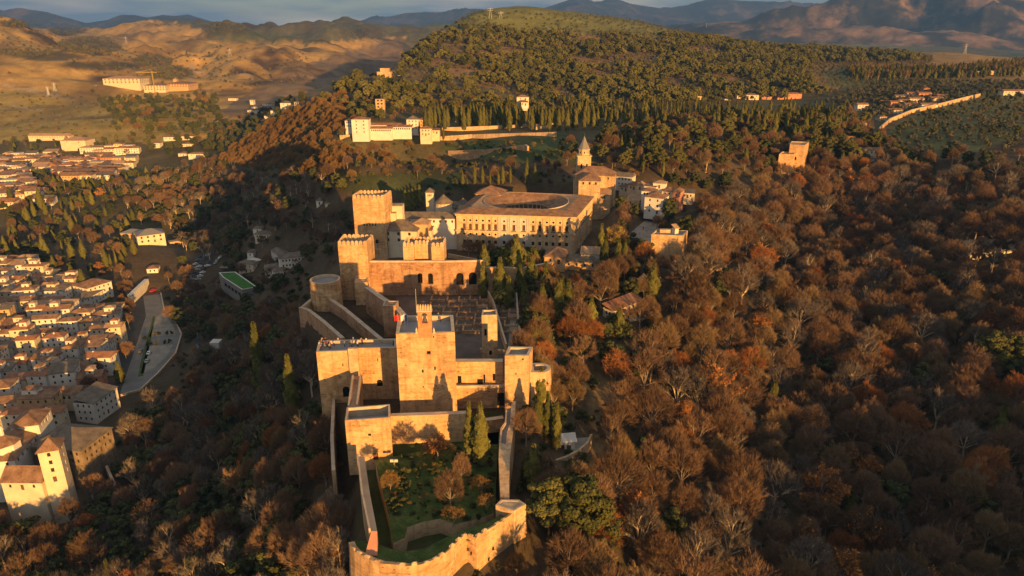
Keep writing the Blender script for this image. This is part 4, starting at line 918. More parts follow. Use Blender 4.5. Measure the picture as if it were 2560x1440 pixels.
zhouse('cream house with a grey hipped roof and three tall windows below the great tower', (951,577),(1041,579), 39.5, 24, 14, wall='cream', roof='tile_grey', kind='hip', rise=4.0, nw=3, st=2, sides=(0,1), door=False, gw=1.3, gh=2.2, cat='building', name='court_house')
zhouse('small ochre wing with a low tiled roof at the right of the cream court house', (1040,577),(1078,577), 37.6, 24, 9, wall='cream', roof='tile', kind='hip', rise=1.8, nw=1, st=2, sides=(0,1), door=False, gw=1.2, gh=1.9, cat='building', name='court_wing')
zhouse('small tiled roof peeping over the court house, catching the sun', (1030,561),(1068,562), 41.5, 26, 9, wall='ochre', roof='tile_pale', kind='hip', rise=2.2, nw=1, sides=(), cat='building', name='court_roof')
def lantern(label, px, py, z1, z0, r, n, rise, roof='tile_grey'):
    p = PZ(px,py,z1); th = Thing('domed_hall', label, 'building', (p.x,p.y,z0)); m = MB(); m.lathe([(r,z0),(r,z1)],n,(p.x,p.y),math.pi/n,2*math.pi+math.pi/n); th.part(m,'wall',M['cream'])
    m = MB(); m.lathe([(r*1.12,z1-.1),(r*1.12,z1+.15),(.02,z1+rise)],n,(p.x,p.y),math.pi/n,2*math.pi+math.pi/n); th.part(m,'roof',M[roof])
    for i in range(n):
        a = -math.pi/2+(i-(n-1)/2)*2*math.pi/n
        if math.sin(a) < -.1: th.inst(UW['hole'],'window',(p.x+(r*math.cos(math.pi/n)+.05)*math.cos(a),p.y+(r*math.cos(math.pi/n)+.05)*math.sin(a),z1-1.5),a+math.pi/2,(.7,1,1.0))
lantern('wide sixteen-sided hall with a pointed tiled roof left of the palace', 1109,506,44,28,4.8,16,4.8)
lantern('smaller hall with a pointed tiled roof nearest the palace corner', 1158,508,42,28,3.0,12,3.2)
zhouse('small dark lookout tower with three arched windows behind the pointed roofs', (1064,482),(1083,482), 48, 24, 5, wall='cream', roof='tile_grey', kind='pyr', rise=2.4, nw=3, st=1, sides=(0,1), door=False, arc=True, cat='tower', name='lookout_tower')
for i,(a,b,c,z,rf) in enumerate([((1066,517),(1092,518),7,37,'white'),((1092,520),(1136,521),8,37.5,'cream'),((1120,514),(1150,514),7,39,'cream'),((1140,521),(1160,522),6,38,'white')]):
    zhouse(['white-walled low building at the left foot of the pointed roofs','low tiled building under the widest pointed roof','low tiled building between the two pointed roofs','small low building touching the palace corner'][i], a,b,z,24,c,wall=rf,roof='tile_grey',kind='hip',rise=1.8,st=1,sides=(0,),door=False,cat='building',name='low_hall')

# ------------------------------------------------------------------ church behind the palace
zb = 24; A = zhouse('tall pale church front with a hipped roof and three small windows behind the palace', (1447,452.5),(1501,453.5), 48.3, zb, 17, wall='castle_pale', roof='tile', kind='hip', rise=3.6, nw=3, st=1, sides=(0,1), door=False, gw=1.2, gh=2.0, cat='church', name='church')
zhouse('broad tiled nave of the church behind its front block', (1438,437),(1536,441), 49.5, zb, 15, wall='castle_pale', roof='tile', kind='hip', rise=4.6, nw=4, st=1, sides=(0,1), door=False, cat='church', name='church_nave')
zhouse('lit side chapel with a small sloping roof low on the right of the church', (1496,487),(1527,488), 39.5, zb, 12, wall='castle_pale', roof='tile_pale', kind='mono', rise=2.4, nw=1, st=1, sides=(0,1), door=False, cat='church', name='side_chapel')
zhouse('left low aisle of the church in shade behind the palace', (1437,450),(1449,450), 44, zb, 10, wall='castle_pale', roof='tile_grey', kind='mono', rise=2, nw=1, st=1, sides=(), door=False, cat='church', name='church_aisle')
tp0 = PZ(1444.5,391,57.5); tp1 = PZ(1478,391,57.5); w_ = tp1.x-tp0.x; cx_, cy_ = (tp0.x+tp1.x)/2, tp0.y+w_/2
th = Thing('bell_tower', 'square church bell tower with a small octagonal lantern and a grey pointed spire', 'tower', (cx_,cy_,40)); rc = [(cx_-w_/2,cy_-w_/2),(cx_+w_/2,cy_-w_/2),(cx_+w_/2,cy_+w_/2),(cx_-w_/2,cy_+w_/2)]
body(th, rc, 30, 57.5, {i:[(w_*.30,19.2,1.15,3.3,'hole arch'),(w_*.70,19.2,1.15,3.3,'hole arch')] for i in range(4)}, M['castle_pale'], depth=.8)
for z_, e_ in ((48.2,.25),(53.4,.25),(57.5,.55)):
    m = MB(); m.prism(offset_poly(rc,-e_), z_, z_+.5, True, True); th.part(m, 'cornice', M['castle_pale'])
m = MB(); n8 = 8; m.lathe([(w_*.42,58.0),(w_*.42,61.4),(w_*.47,61.5),(w_*.47,61.9)],n8,(cx_,cy_),math.pi/8,2*math.pi+math.pi/8); th.part(m, 'lantern', M['castle_pale'])
for i in range(8):
    a = math.pi/4*i; th.inst(UW['hole'],'window',(cx_+(w_*.42*.924+.05)*math.cos(a),cy_+(w_*.42*.924+.05)*math.sin(a),59.2),a+math.pi/2,(.7,1,1.3))
m = MB(); m.lathe([(w_*.47,61.9),(w_*.22,66.2),(.02,70.6)],n8,(cx_,cy_),math.pi/8,2*math.pi+math.pi/8); th.part(m, 'spire', M['slate'])
m = MB(); m.tube((cx_,cy_,70.3),(cx_,cy_,72.4),.07,.05); m.box(cx_-.45,cx_+.45,cy_-.05,cy_+.05,71.6,71.75); th.part(m, 'cross', M['metal_dark'])

# ------------------------------------------------------------------ gate tower and hill houses on the right
GT = [P2(1629,583,46),P2(1708,586.5,46),P2(1720,573.5,46),P2(1642,570,46)]
gt_ = tower('gate_tower', 'orange-lit square gate tower with a flat grey roof in the trees', 'tower', GT, 18, 45.5, mat='castle', holes={0:[(5.6,15.8,.5,1.7,'hole arch'),(6.3,15.8,.5,1.7,'hole arch'),(10.8,15.6,.5,1.5,'hole arch')],1:[(4,15,.6,1.6,'hole')]}, parapet=.7, thick=.5)
m = MB(); a = Vector(GT[0]); m.prism(rectpts((a.x+5,a.y+5.0),0.02,6,2.4), 44.8, 46.3); gt_.part(m, 'stair_head', M['castle_pale'])
zhouse('small orange-roofed pavilion sticking up behind the gate tower roof', (1688,572),(1697,571), 47.5, 40, 2.5, wall='cream', roof='tile_pale', kind='mono', rise=1.4, sides=(), cat='pavilion', name='roof_hut')
hh = [ # label, FL, FR, z1, z0, depth, kwargs
 ('ochre house with a hipped tiled roof and paired narrow windows, nearest the palace', (1361,642),(1412,645), 36.5, 22, 12, dict(wall='ochre',roof='tile',kind='hip',rise=3,nw=2,st=1,cat='house')),
 ('ochre house with a pale smooth sunlit roof beside the hipped one', (1453,635),(1497,637), 37, 22, 8, dict(wall='cream',roof='tile_pale',kind='gable',rise=2.6,nw=2,st=1)),
 ('long low wing with a grey tiled roof in front of the ochre houses', (1407,652),(1497,657), 34, 20, 7, dict(wall='ochre',roof='tile_grey',kind='hip',rise=2.4,nw=4,st=2)),
 ('white villa with a hipped roof and two rows of windows below the church', (1612,492),(1658,497), 44, 33.5, 11, dict(wall='white',roof='tile',kind='hip',rise=2.6,nw=2,st=3,chim=1)),
 ('white lookout house left above the white villa', (1604,478),(1641,480), 46, 37, 8, dict(wall='white',roof='tile',kind='hip',rise=1.6,nw=4,st=1,gw=1.3,gh=1.5)),
 ('narrow white gabled house at the left end of the white group', (1567,500),(1598,504), 39, 31, 8, dict(wall='cream',roof='tile_pale',kind='gable',rise=3,nw=2,st=2)),
 ('small white rooftop house at the back of the white group', (1633,458),(1664,460), 47, 38, 7, dict(wall='white',roof='tile_pale',kind='hip',rise=1.4,nw=1,st=1)),
 ('low-roofed white house behind the white villa', (1610,464),(1640,468), 45, 38, 7, dict(wall='white',roof='tile',kind='mono',rise=1.4,nw=2,st=1)),
 ('cream house joining the white villa on its right', (1655,478),(1682,480), 43, 34, 9, dict(wall='cream',roof='tile',kind='hip',rise=1.8,nw=2,st=2)),
 ('salmon pink house at the right end of the white group', (1681,480),(1700,482), 43, 33, 9, dict(wall='salmon',roof='tile',kind='hip',rise=1.8,nw=1,st=2)),
 ('long white house under trees right of the church', (1541,441),(1580,444), 44, 37, 10, dict(wall='white',roof='tile_grey',kind='gable',rise=2.2,nw=4,st=2)),
 ('low tiled house in the shade right of the church', (1548,465),(1572,468), 38, 28, 8, dict(wall='cream',roof='tile_grey',kind='hip',rise=1.6,nw=2,st=1)),
 ('low house with a sunlit roof just left of the white group', (1570,462),(1592,464), 40, 28, 8, dict(wall='cream',roof='tile',kind='hip',rise=1.8,nw=2,st=1)),
 ('small pale hut between the church and the white group', (1592,463),(1608,464), 41, 28, 7, dict(wall='cream',roof='tile_pale',kind='gable',rise=1.6,nw=1,st=1)),
 ('low grey-walled building right of the salmon house', (1703,482),(1735,484), 38, 33, 8, dict(wall='cream',roof='tile_grey',kind='mono',rise=1,nw=3,st=1)),
 ('white terrace restaurant with a tiled roof and verandas among bare trees', (1533,778),(1604,750), 32, 27, 5, dict(wall='cream',roof='tile_red',kind='mono',rise=1.6,nw=6,st=1)),
 ('lower veranda wing of the terrace restaurant', (1578,787),(1632,768), 28.5, 25, 4, dict(wall='white',roof='tile',kind='mono',rise=1.2,nw=5,st=1)),
 ('small white annex with a tiled roof at the left of the terrace restaurant', (1519,788),(1548,793), 28, 24.5, 5, dict(wall='white',roof='tile',kind='mono',rise=1.4,nw=1,st=1)),
 ('red half-timbered narrow house behind the terrace restaurant', (1594,706),(1616,708), 33, 26, 5, dict(wall='salmon',roof='tile_pale',kind='gable',rise=2.4,nw=2,st=3)),
]
for lb, FL, FR, z1, z0, d, k in hh: zhouse(lb, FL, FR, z1, z0, d, **k)
run_wall('retaining_wall', 'stone retaining wall under the terrace restaurant', 'wall', [P2(1533,815,23),P2(1585,800,23),P2(1634,785,23)], 23.5, 12, 1.2, mat='castle_pale')
# round terrace at the right of the garden and its white house
cx_, cy_ = P2(1420,1105,21); th = Thing('round_terrace', 'half-round terrace with a stone parapet on the slope right of the fortress', 'terrace', (cx_,cy_,8)); m = MB(); m2 = MB()
cur = [P2(*p,21) for p in [(1372,1162),(1392,1158),(1420,1149),(1450,1132),(1472,1112),(1481,1092)]]; back = P2(1385,1100,21)
for i in range(len(cur)-1):
    m.quad((*cur[i],6),(*cur[i+1],6),(*cur[i+1],22),(*cur[i],22)); a_, b_ = lerp2(cur[i],back,.06), lerp2(cur[i+1],back,.06); m.quad((*cur[i],22),(*cur[i+1],22),(*b_,22),(*a_,22)); m.quad((*a_,22),(*b_,22),(*b_,21),(*a_,21))
    m2.add([(*a_,21),(*b_,21),(*back,21)],[(0,1,2)])
th.part(m,'wall',M['castle_pale']); th.part(m2,'floor',M['paving'])
zhouse('small white house with a sloping white roof on the half-round terrace', (1392,1108),(1438,1104), 23.4, 19, 4.0, wall='white', roof='white', kind='gable', rise=1.6, nw=2, st=1, sides=(0,))
# round stone drum by the road in the forest and white house at the far right
p = PZ(1782,662,30); th = Thing('round_drum', 'low round stone tower with a pale rim beside the forest road', 'tower', (p.x,p.y,14)); m = MB(); m.lathe([(6.4,12),(6.0,30),(5.2,30),(5.2,29)],24,(p.x,p.y)); th.part(m,'wall',M['castle_pale']); m = MB(); m.lathe([(5.2,29),(.02,29)],24,(p.x,p.y)); th.part(m,'floor',M['paving'])
pxhouse('long white single-storey house at the right edge among orange trees', 2431,2560,638,614,9, wall='white', roof='tile_grey', kind='hip', rise=2.2, nw=5, st=1, arc=True, gw=1.3, gh=2.0)
# towers on the far wall
tw = [('square reddish tower on the far right wall, nearer and lower', (1948,385),(1984,386),(1992,379),(1955,379),52,30),('tall reddish tower with a wide flat top behind the lower one', (1975,361),(2012,363),(2023,355),(1978,353),58,30),
      ('small pale tower at the upper left of the far wall', (1930,334),(1954,336),(1956,330),(1934,328),57,40),('orange block half hidden by pines above the gardens', (1837,304),(1856,305),(1857,300),(1838,300),62,45)]
for lb,a,b,c,d,z1,z0 in tw: tower('wall_tower', lb, 'tower', [P2(*a,z1),P2(*b,z1),P2(*c,z1),P2(*d,z1)], z0-12, z1, mat='castle', holes={0:[((Vector(P2(*b,z1))-Vector(P2(*a,z1))).length*.5,(z1-z0)*.6+12,1.2,2.4,'hole arch')]}, parapet=.6, floor='castle', thick=.5)
run_wall('far_wall', 'crumbling lit wall climbing from the trees to the reddish towers', 'wall', [P2(1880,440,36),P2(1915,418,40),P2(1950,408,44)], [35,38,44], 22, 2, mat='castle')
run_wall('far_wall', 'dark wall running back from the reddish towers to the small pale tower', 'wall', [P2(1985,372,50),P2(1956,345,50)], 52, 30, 2, mat='castle')
# monastery in the gardens, its tower
zhouse('monastery hall with a tiled roof beside its square tower in the gardens', (1662,352),(1692,353), 52, 36, 12, wall='cream', roof='tile', kind='hip', rise=2, nw=3, st=2, cat='building', name='monastery')
zhouse('slim square monastery tower with a hipped roof above the cypresses', (1676,333),(1688,334), 60, 40, 5, wall='ochre', roof='tile', kind='pyr', rise=2, nw=1, st=3, arc=True, cat='tower', name='monastery_tower')
zhouse('small pavilion with a pyramid roof left of the monastery', (1605,366),(1624,367), 48, 36, 7, wall='cream', roof='tile_grey', kind='pyr', rise=3, nw=2, st=1, cat='pavilion', name='pavilion')
run_wall('garden_wall', 'pale lit wall in the ruined gardens right of the white houses', 'wall', [P2(1702,432,38),P2(1745,426,38)], 39, 32, 1, mat='castle_pale')
run_wall('garden_wall', 'orange lit low wall beside a bare poplar in the ruined gardens', 'wall', [P2(1703,424,41),P2(1740,421,41)], 42.5, 34, 1, mat='castle')

# ------------------------------------------------------------------ summer palace on the hillside
def gp_(px, py, Y): return W(px,py,Y)
SY = 655.0
def syhouse(label, pxL, pxR, pyB, pyE, d, Yf, yaw=0, **k):
    if Yf > 1200: Yf = hit((pxL+pxR)/2, pyB, 1100).y
    l, r = W(pxL,pyE,Yf), W(pxR,pyE,Yf); z0 = W(pxL,pyB,Yf).z-3
    return house(label, (l.x,l.y), R(yaw), (r-l).length/math.cos(R(yaw)), d, z0, l.z, **k)
syhouse('bright white square tower house at the left end of the summer palace', 878,920,339,299,12,648,st=4,nw=2,wall='white',roof='tile_red',kind='hip',rise=2.0,door=False,cat='palace',name='summer_palace_tower')
syhouse('white wing with arched windows at the far left of the summer palace', 862,880,322,302,9,660,st=2,nw=3,wall='white',roof='tile',kind='hip',rise=1.5,door=False,cat='palace',name='summer_palace_wing')
syhouse('long white arcaded gallery of the summer palace', 919,980,336,322,8,655,st=1,nw=11,arc=True,wall='white',roof='tile',kind='gable',rise=1.8,door=False,cat='palace',name='summer_palace_gallery',gw=1.4,gh=2.2)
syhouse('white gallery wing between the arcade and the right house of the summer palace', 980,1028,333,318,8,658,st=1,nw=8,arc=True,wall='white',roof='tile',kind='gable',rise=1.6,door=False,cat='palace',name='summer_palace_gallery',gw=1.4,gh=2.2)
syhouse('long back wing with a tiled roof above the white arcade', 919,1025,322,313,9,675,st=1,nw=10,wall='cream',roof='tile_red',kind='gable',rise=1.6,door=False,cat='palace',name='summer_palace_wing')
syhouse('tall white house with a grey hipped roof at the right end of the summer palace', 1016,1046,325,299,10,665,st=3,nw=3,wall='white',roof='tile_grey',kind='hip',rise=3,door=False,cat='palace',name='summer_palace_house',chim=1)
syhouse('ochre house with a red roof right behind the summer palace', 1046,1068,318,300,9,675,st=2,nw=2,wall='ochre',roof='tile_red',kind='hip',rise=2,cat='house',chim=1)
syhouse('pinkish house stepping down at the right end of the summer palace', 1050,1078,345,322,9,640,st=2,nw=3,wall='cream',roof='tile',kind='hip',rise=2,cat='house')
syhouse('low outbuilding at the very right of the summer palace', 1078,1098,338,326,8,645,st=1,nw=2,wall='cream',roof='tile',kind='mono',rise=1,cat='house')
syhouse('thin framed viewing tower on the slope above the summer palace', 938,960,282,248,6,740,st=3,nw=2,wall='ochre',roof='tile_red',kind='flat',cat='tower',name='viewing_tower',gw=2.4,gh=2.6)
def ywall(name, label, pts, h, th_, mat='castle_pale', drop=3, group=None):
    """pts: photo px, py of the wall foot and its distance"""
    w_ = [hit(p[0], p[1], p[2]*.7) for p in pts]; return run_wall(name, label, 'wall', [(p.x,p.y) for p in w_], [p.z+h for p in w_], [p.z-drop for p in w_], th_, mat=mat, group=group)
ywall('terrace_wall', 'stone terrace wall under the white summer palace', [(850,352,640),(940,347,640),(1030,341,640)], 5, 1.5)
ywall('terrace_wall', 'long pale wall running right from the summer palace under the cypresses', [(1105,328,690),(1250,323,700),(1385,317,710)], 3.4, 1.2)
ywall('terrace_wall', 'broken pale wall at the right end of the cypress row', [(1340,325,690),(1400,318,690)], 3.0, 1.0)
ywall('terrace_wall', 'pale banded retaining wall of the kitchen gardens', [(1120,392,575),(1210,390,575),(1312,379,580),(1318,383,570)], 5.5, 1.5, mat='castle')
ywall('terrace_wall', 'upper wall of the kitchen gardens with square clipped hedges before it', [(1085,356,625),(1180,350,630),(1390,345,640)], 5.2, 1.0)
# hilltop ruin and small houses on the wooded hill
syhouse('pale stone lookout fort on the hilltop left of the pine wood', 942,978,190,180,12,952,st=1,nw=1,wall='castle_pale',roof='castle_pale',kind='flat',sides=(),door=False,cat='fort',name='hilltop_fort')
syhouse('upper block of the hilltop fort', 950,972,180,171,10,958,st=1,nw=1,wall='castle_pale',roof='castle_pale',kind='flat',sides=(),door=False,cat='fort',name='hilltop_fort')
ywall('terrace_wall', 'low pale wall in front of the hilltop fort', [(897,196,940),(940,192,945),(1002,190,948)], 4.0, 1.5)
far = [(1292,1322,258,243,700,'cream'),(1300,1320,262,256,690,'white')]
for i,(a,b,c,d,Y,mt) in enumerate(far): syhouse(['cream farmhouse below the pine wood','small white shed beside the cream farmhouse below the pine wood'][i],a,b,c,d,9,Y,st=1,nw=2,wall=mt,roof='tile',kind='hip',rise=2)
pal = [(1672,1690,248,239,'two-tier tiled building'),(1738,1762,250,241,'tiled low house'),(1793,1828,251,240,'wide tiled house'),(1843,1862,248,239,'small tiled house'),(1864,1898,250,238,'double tiled house'),(1945,2005,248,235,'long pinkish villa'),(1960,1985,238,229,'raised block of the villa'),(1905,1930,249,242,'small pinkish house')]
for i,(a,b,c,d,l) in enumerate(pal): pxhouse(l+' at the foot of the pine hill, %s from the left' % ['first','second','third','fourth','fifth','seventh','eighth','sixth'][i],a,b,c,d,10,st=1,nw=3,wall='salmon' if i > 4 else 'cream',roof='tile',kind='hip',rise=1.8,ymin=600,group='villas at the foot of the pine hill')
vil = [(2228,2252,268,256,'salmon'),(2250,2275,262,252,'white'),(2275,2312,258,247,'cream'),(2298,2330,246,234,'salmon'),(2240,2262,250,241,'cream'),(2268,2290,243,234,'white'),(2305,2345,272,262,'white'),(2265,2300,270,262,'cream'),(2225,2258,285,276,'white'),(2145,2172,277,262,'white'),(2200,2218,303,293,'cream'),(2150,2168,318,308,'white'),(2080,2100,322,310,'white'),(2110,2120,300,292,'white'),(2330,2360,255,246,'cream'),(2310,2325,233,222,'salmon'),(2345,2372,248,240,'cream'),(2205,2230,262,255,'cream')]
wd = ['leftmost','second','third','fourth','fifth','sixth','seventh','eighth','ninth','tenth','eleventh','twelfth','thirteenth','fourteenth','fifteenth','sixteenth','seventeenth','eighteenth']
order = sorted(range(len(vil)), key=lambda i: vil[i][0])
for i,(a,b,c,d,m_) in enumerate(vil): pxhouse('%s village house near the curved orchard wall, %s from the left in its village' % (m_, wd[order.index(i)]),a,b,c,d,8,st=2,nw=3,wall=m_,roof='tile_red' if i%2 else 'tile',kind='gable',rise=1.6,ymin=450,group='village houses by the orchard wall')
pxhouse('white gabled house with a steep red roof among bare trees below the orchard wall',2108,2142,374,352,9,st=2,nw=2,wall='white',roof='tile_red',kind='gable',rise=3,ymin=350)
pxhouse('long flat white building below the end of the orchard wall',2160,2248,392,376,10,st=1,nw=7,wall='cream',roof='tile',kind='hip',rise=1.6,ymin=350)
pxhouse('small tiled house under the long flat white building',2165,2200,405,396,6,st=1,nw=2,wall='cream',roof='tile_grey',kind='hip',rise=1.2,ymin=330)
ywall('orchard_wall', 'long pale curving wall climbing through the orchards at the right', [(2193,347,560),(2200,330,590),(2225,307,640),(2280,284,690),(2350,268,740),(2420,250,800),(2450,243,830)], 4.2, 1.2, mat='castle_pale')
ywall('cemetery_wall', 'long straight pale wall on the plateau at the upper right edge', [(2352,191,1080),(2420,190,1080),(2560,184,1085),(2680,182,1090)], 6.5, 2, mat='castle_pale', drop=10)
pxhouse('long low pale house at the right edge above the orchards',2510,2580,240,228,10,st=1,nw=8,wall='cream',roof='tile_red',kind='gable',rise=1.6,ymin=600)
# abbey on the left hills
syhouse('long three-storey abbey block with rows of dark windows on the golden hillside', 256,348,222,197,40,1560,st=3,nw=9,wall='cream',roof='tile_pale',kind='hip',rise=5,cat='abbey',name='abbey',gw=3.2,gh=5,door=False)
syhouse('lower abbey wing with arches below the tower crane', 358,412,234,214,40,1540,st=3,nw=7,wall='cream',roof='tile',kind='hip',rise=5,cat='abbey',name='abbey_wing',gw=3,gh=4,door=False)
syhouse('right abbey wing round the domed lantern', 412,469,229,210,50,1560,st=2,nw=8,wall='ochre',roof='tile',kind='hip',rise=5,cat='abbey',name='abbey_wing',gw=3,gh=4,door=False)
syhouse('small lantern turret of the abbey', 432,441,212,199,10,1575,st=1,nw=1,wall='ochre',roof='tile_pale',kind='pyr',rise=4,cat='abbey',name='abbey_turret',door=False)
syhouse('little white hut left of the abbey', 228,240,219,214,10,1550,st=1,nw=2,wall='white',roof='tile',kind='gable',rise=2)
b0 = hit(389,236,1200); th = Thing('tower_crane', 'yellowish tower crane standing over the abbey', 'crane', b0); m = MB(); hz_ = W(389,178,b0.y).z
m.tube(b0,(b0.x,b0.y,hz_),1.4,1.4,4); th.part(m,'mast',M['leaf_yellow']); m = MB(); m.tube((b0.x-34,b0.y,hz_-2),(b0.x+10,b0.y,hz_-2),1.0,1.0,4); m.tube((b0.x,b0.y,hz_+4),(b0.x-30,b0.y,hz_-1.5),.3,.3,3); th.part(m,'jib',M['leaf_yellow']); m = MB(); m.box(b0.x+7,b0.x+11,b0.y-1.5,b0.y+1.5,hz_-6,hz_-2.8); th.part(m,'counterweight',M['metal_dark'])
def pylon(label, px, pyB, pyT, Y, wdt=5):
    b = hit(px,pyB,Y*.75); t = W(px,pyT,b.y).z; th = Thing('pylon', label, 'pylon', b, 'power pylons on the hills'); m = MB()
    for sx in (-1,1):
        for sy in (-1,1): m.tube((b.x+sx*wdt*.5,b.y+sy*wdt*.5,b.z-2),(b.x,b.y,t),.55,.3,3)
    th.part(m,'mast',M['metal']); m = MB()
    for f in (.72,.86): z = b.z+(t-b.z)*f; m.tube((b.x-wdt*.9,b.y,z),(b.x+wdt*.9,b.y,z),.4,.4,3)
    th.part(m,'cross_arm',M['metal'])
pylon('pylon on the golden ridge at the upper left',317,114,90,2100,9); pylon('pylon on the middle golden slope',576,143,120,2150,9)
pylon('left pylon on the pine hilltop',1226,46,18,1560,6); pylon('right pylon on the pine hilltop',1252,46,28,1560,6); pylon('small pylon on the right shoulder of the pine hill',1766,68,56,1780,4)
pylon('pylon on the low golden slope left of the abbey',138,228,206,1400,5); pylon('thin pylon pair on the low golden slope',122,240,215,1330,4); pylon('tall pylon far right on the plateau',2412,135,108,1800,6)
# ------------------------------------------------------------------ tree kinds
def frames(D):
    D = D/np.maximum(np.linalg.norm(D,axis=1,keepdims=True),1e-6); A = np.where(np.abs(D[:,2:3])<.9,[[0,0,1.]],[[1.,0,0]]); U = np.cross(D,A); U /= np.linalg.norm(U,axis=1,keepdims=True)
    return D, U, np.cross(D,U)
def slivers(P, D, L, Wd):
    """thin triangles: twigs"""
    n = len(P); D, U, V = frames(D); a = rng.uniform(0,2*math.pi,n)[:,None]; S = U*np.cos(a)+V*np.sin(a)
    X = np.stack([P-S*Wd[:,None]/2, P+S*Wd[:,None]/2, P+D*L[:,None]],1).reshape(-1,3); return X, np.arange(3*n).reshape(n,3)
def leaves(P, Nn, size, aspect=1.0):
    n = len(P); D, U, V = frames(Nn); a = rng.uniform(0,2*math.pi,n)[:,None]; S = U*np.cos(a)+V*np.sin(a); T = -U*np.sin(a)+V*np.cos(a); s = size[:,None]/2
    X = np.stack([P-S*s-T*s*aspect, P+S*s-T*s*aspect*.6, P+S*s*.7+T*s*aspect, P-S*s*.8+T*s*aspect*.8],1).reshape(-1,3); return X, np.arange(4*n).reshape(n,4)
def rdir(n):
    v = rng.normal(size=(n,3)); return v/np.linalg.norm(v,axis=1,keepdims=True)
def bare_tree(seed, H=16, Rr=6.0, ntw=4200, tw=.10, leaf=None, bark='bark', twig='twig', vase=1.0, lean=0, brush=.75):
    rs = random.Random(seed); mb = MB(); tips = []
    fork = H*rs.uniform(.25,.38); top = Vector((rs.uniform(-.5,.5)+lean,rs.uniform(-.5,.5),fork)); r0 = H*.018
    mb.tube((0,0,-.6),top*.5+Vector((.15,0,0)),r0*1.35,r0,6); mb.tube(top*.5+Vector((.15,0,0)),top,r0,r0*.85,6)
    nl = rs.randint(6,9)
    for i in range(nl):
        az = 2*math.pi*(i+rs.uniform(-.3,.3))/nl; el = R(rs.uniform(18,58))/vase if i else R(4)
        d = Vector((math.cos(az)*math.sin(el), math.sin(az)*math.sin(el), math.cos(el)))
        # reach to the dome
        L1 = 1/math.sqrt((math.sin(el)/(Rr))**2+(math.cos(el)/(H-fork))**2)*rs.uniform(.5,.68); e = top+d*L1; mb.tube(top,e,r0*.55,r0*.28,4)
        for j in range(5):
            t = .35+.65*(j+1)/5; b = top+d*L1*t; az2 = rs.uniform(0,2*math.pi); sp = rs.uniform(.35,.75)
            d2 = (d+Vector((math.cos(az2)*sp,math.sin(az2)*sp,rs.uniform(-.15,.4)))).normalized(); L2 = L1*rs.uniform(.4,.6); e2 = b+d2*L2; mb.tube(b,e2,r0*.24,r0*.1,3)
            for k in range(4):
                b3 = b+d2*L2*(.4+.6*(k+1)/4); az3 = rs.uniform(0,2*math.pi)
                d3 = (d2+Vector((math.cos(az3)*.6,math.sin(az3)*.6,rs.uniform(-.2,.45)))).normalized(); L3 = L2*rs.uniform(.35,.6); e3 = b3+d3*L3; mb.tube(b3,e3,r0*.09,r0*.04,3)
                tips.append((b3,e3,d3))
    B = np.array([t[0] for t in tips]); E = np.array([t[1] for t in tips]); Dd = np.array([t[2] for t in tips]); q = rng.integers(0,len(tips),ntw); f = rng.uniform(.2,1.05,ntw)[:,None]
    P = B[q]*(1-f)+E[q]*f+rng.normal(size=(ntw,3))*.12; D = Dd[q]+rdir(ntw)*.75+np.array([0,0,.25]); L = rng.uniform(.6,1.5,ntw)*H/16; V, F = slivers(P, D, L, rng.uniform(.6,1.3,ntw)*tw)
    # fine outer brush filling the dome
    no = max(50, int(ntw*brush)); lob = rng.uniform(0,6.28,4); az = rng.uniform(0,2*math.pi,no); u = rng.uniform(-.25,1,no); rad = np.sqrt(1-u*u); k = rng.uniform(.80,1.0,no)*(1+.09*np.sin(az*3+lob[0])*rad+.08*np.sin(u*6+az*2+lob[1]))
    cz = fork+(H-fork)*.36; O = np.stack([Rr*.92*rad*k*np.cos(az), Rr*.92*rad*k*np.sin(az), cz+(H-cz)*u*k*np.where(u>0,1,1.3)],1)
    Do = O-np.array([0,0,fork]); Do /= np.linalg.norm(Do,axis=1,keepdims=True); Lo = rng.uniform(.9,1.9,no)*H/16
    V2, F2 = slivers(O-Do*Lo[:,None]*.6, Do+rdir(no)*.33, Lo, rng.uniform(.6,1.2,no)*tw*.8)
    V = np.concatenate([V,V2]); F = np.concatenate([F,F2+len(V)-len(V2)])
    tm = mb.mesh('trunk', M[bark]); cmh = fastmesh('crown', V, F, [M[twig]]); lm = None
    if leaf:
        nlv = leaf[1]; q = rng.integers(0,len(tips),nlv); f = rng.uniform(.3,1.25,nlv)[:,None]; P = B[q]*(1-f)+E[q]*f+rng.normal(size=(nlv,3))*.3
        V, F = leaves(P, rdir(nlv)+np.array([.2,-.5,.5]), rng.uniform(.6,1.3,nlv)*leaf[2]); lm = fastmesh('leaves', V, F, [M[leaf[0]]])
    return [('trunk',tm),('crown',cmh)]+([('leaves',lm)] if lm else []), H
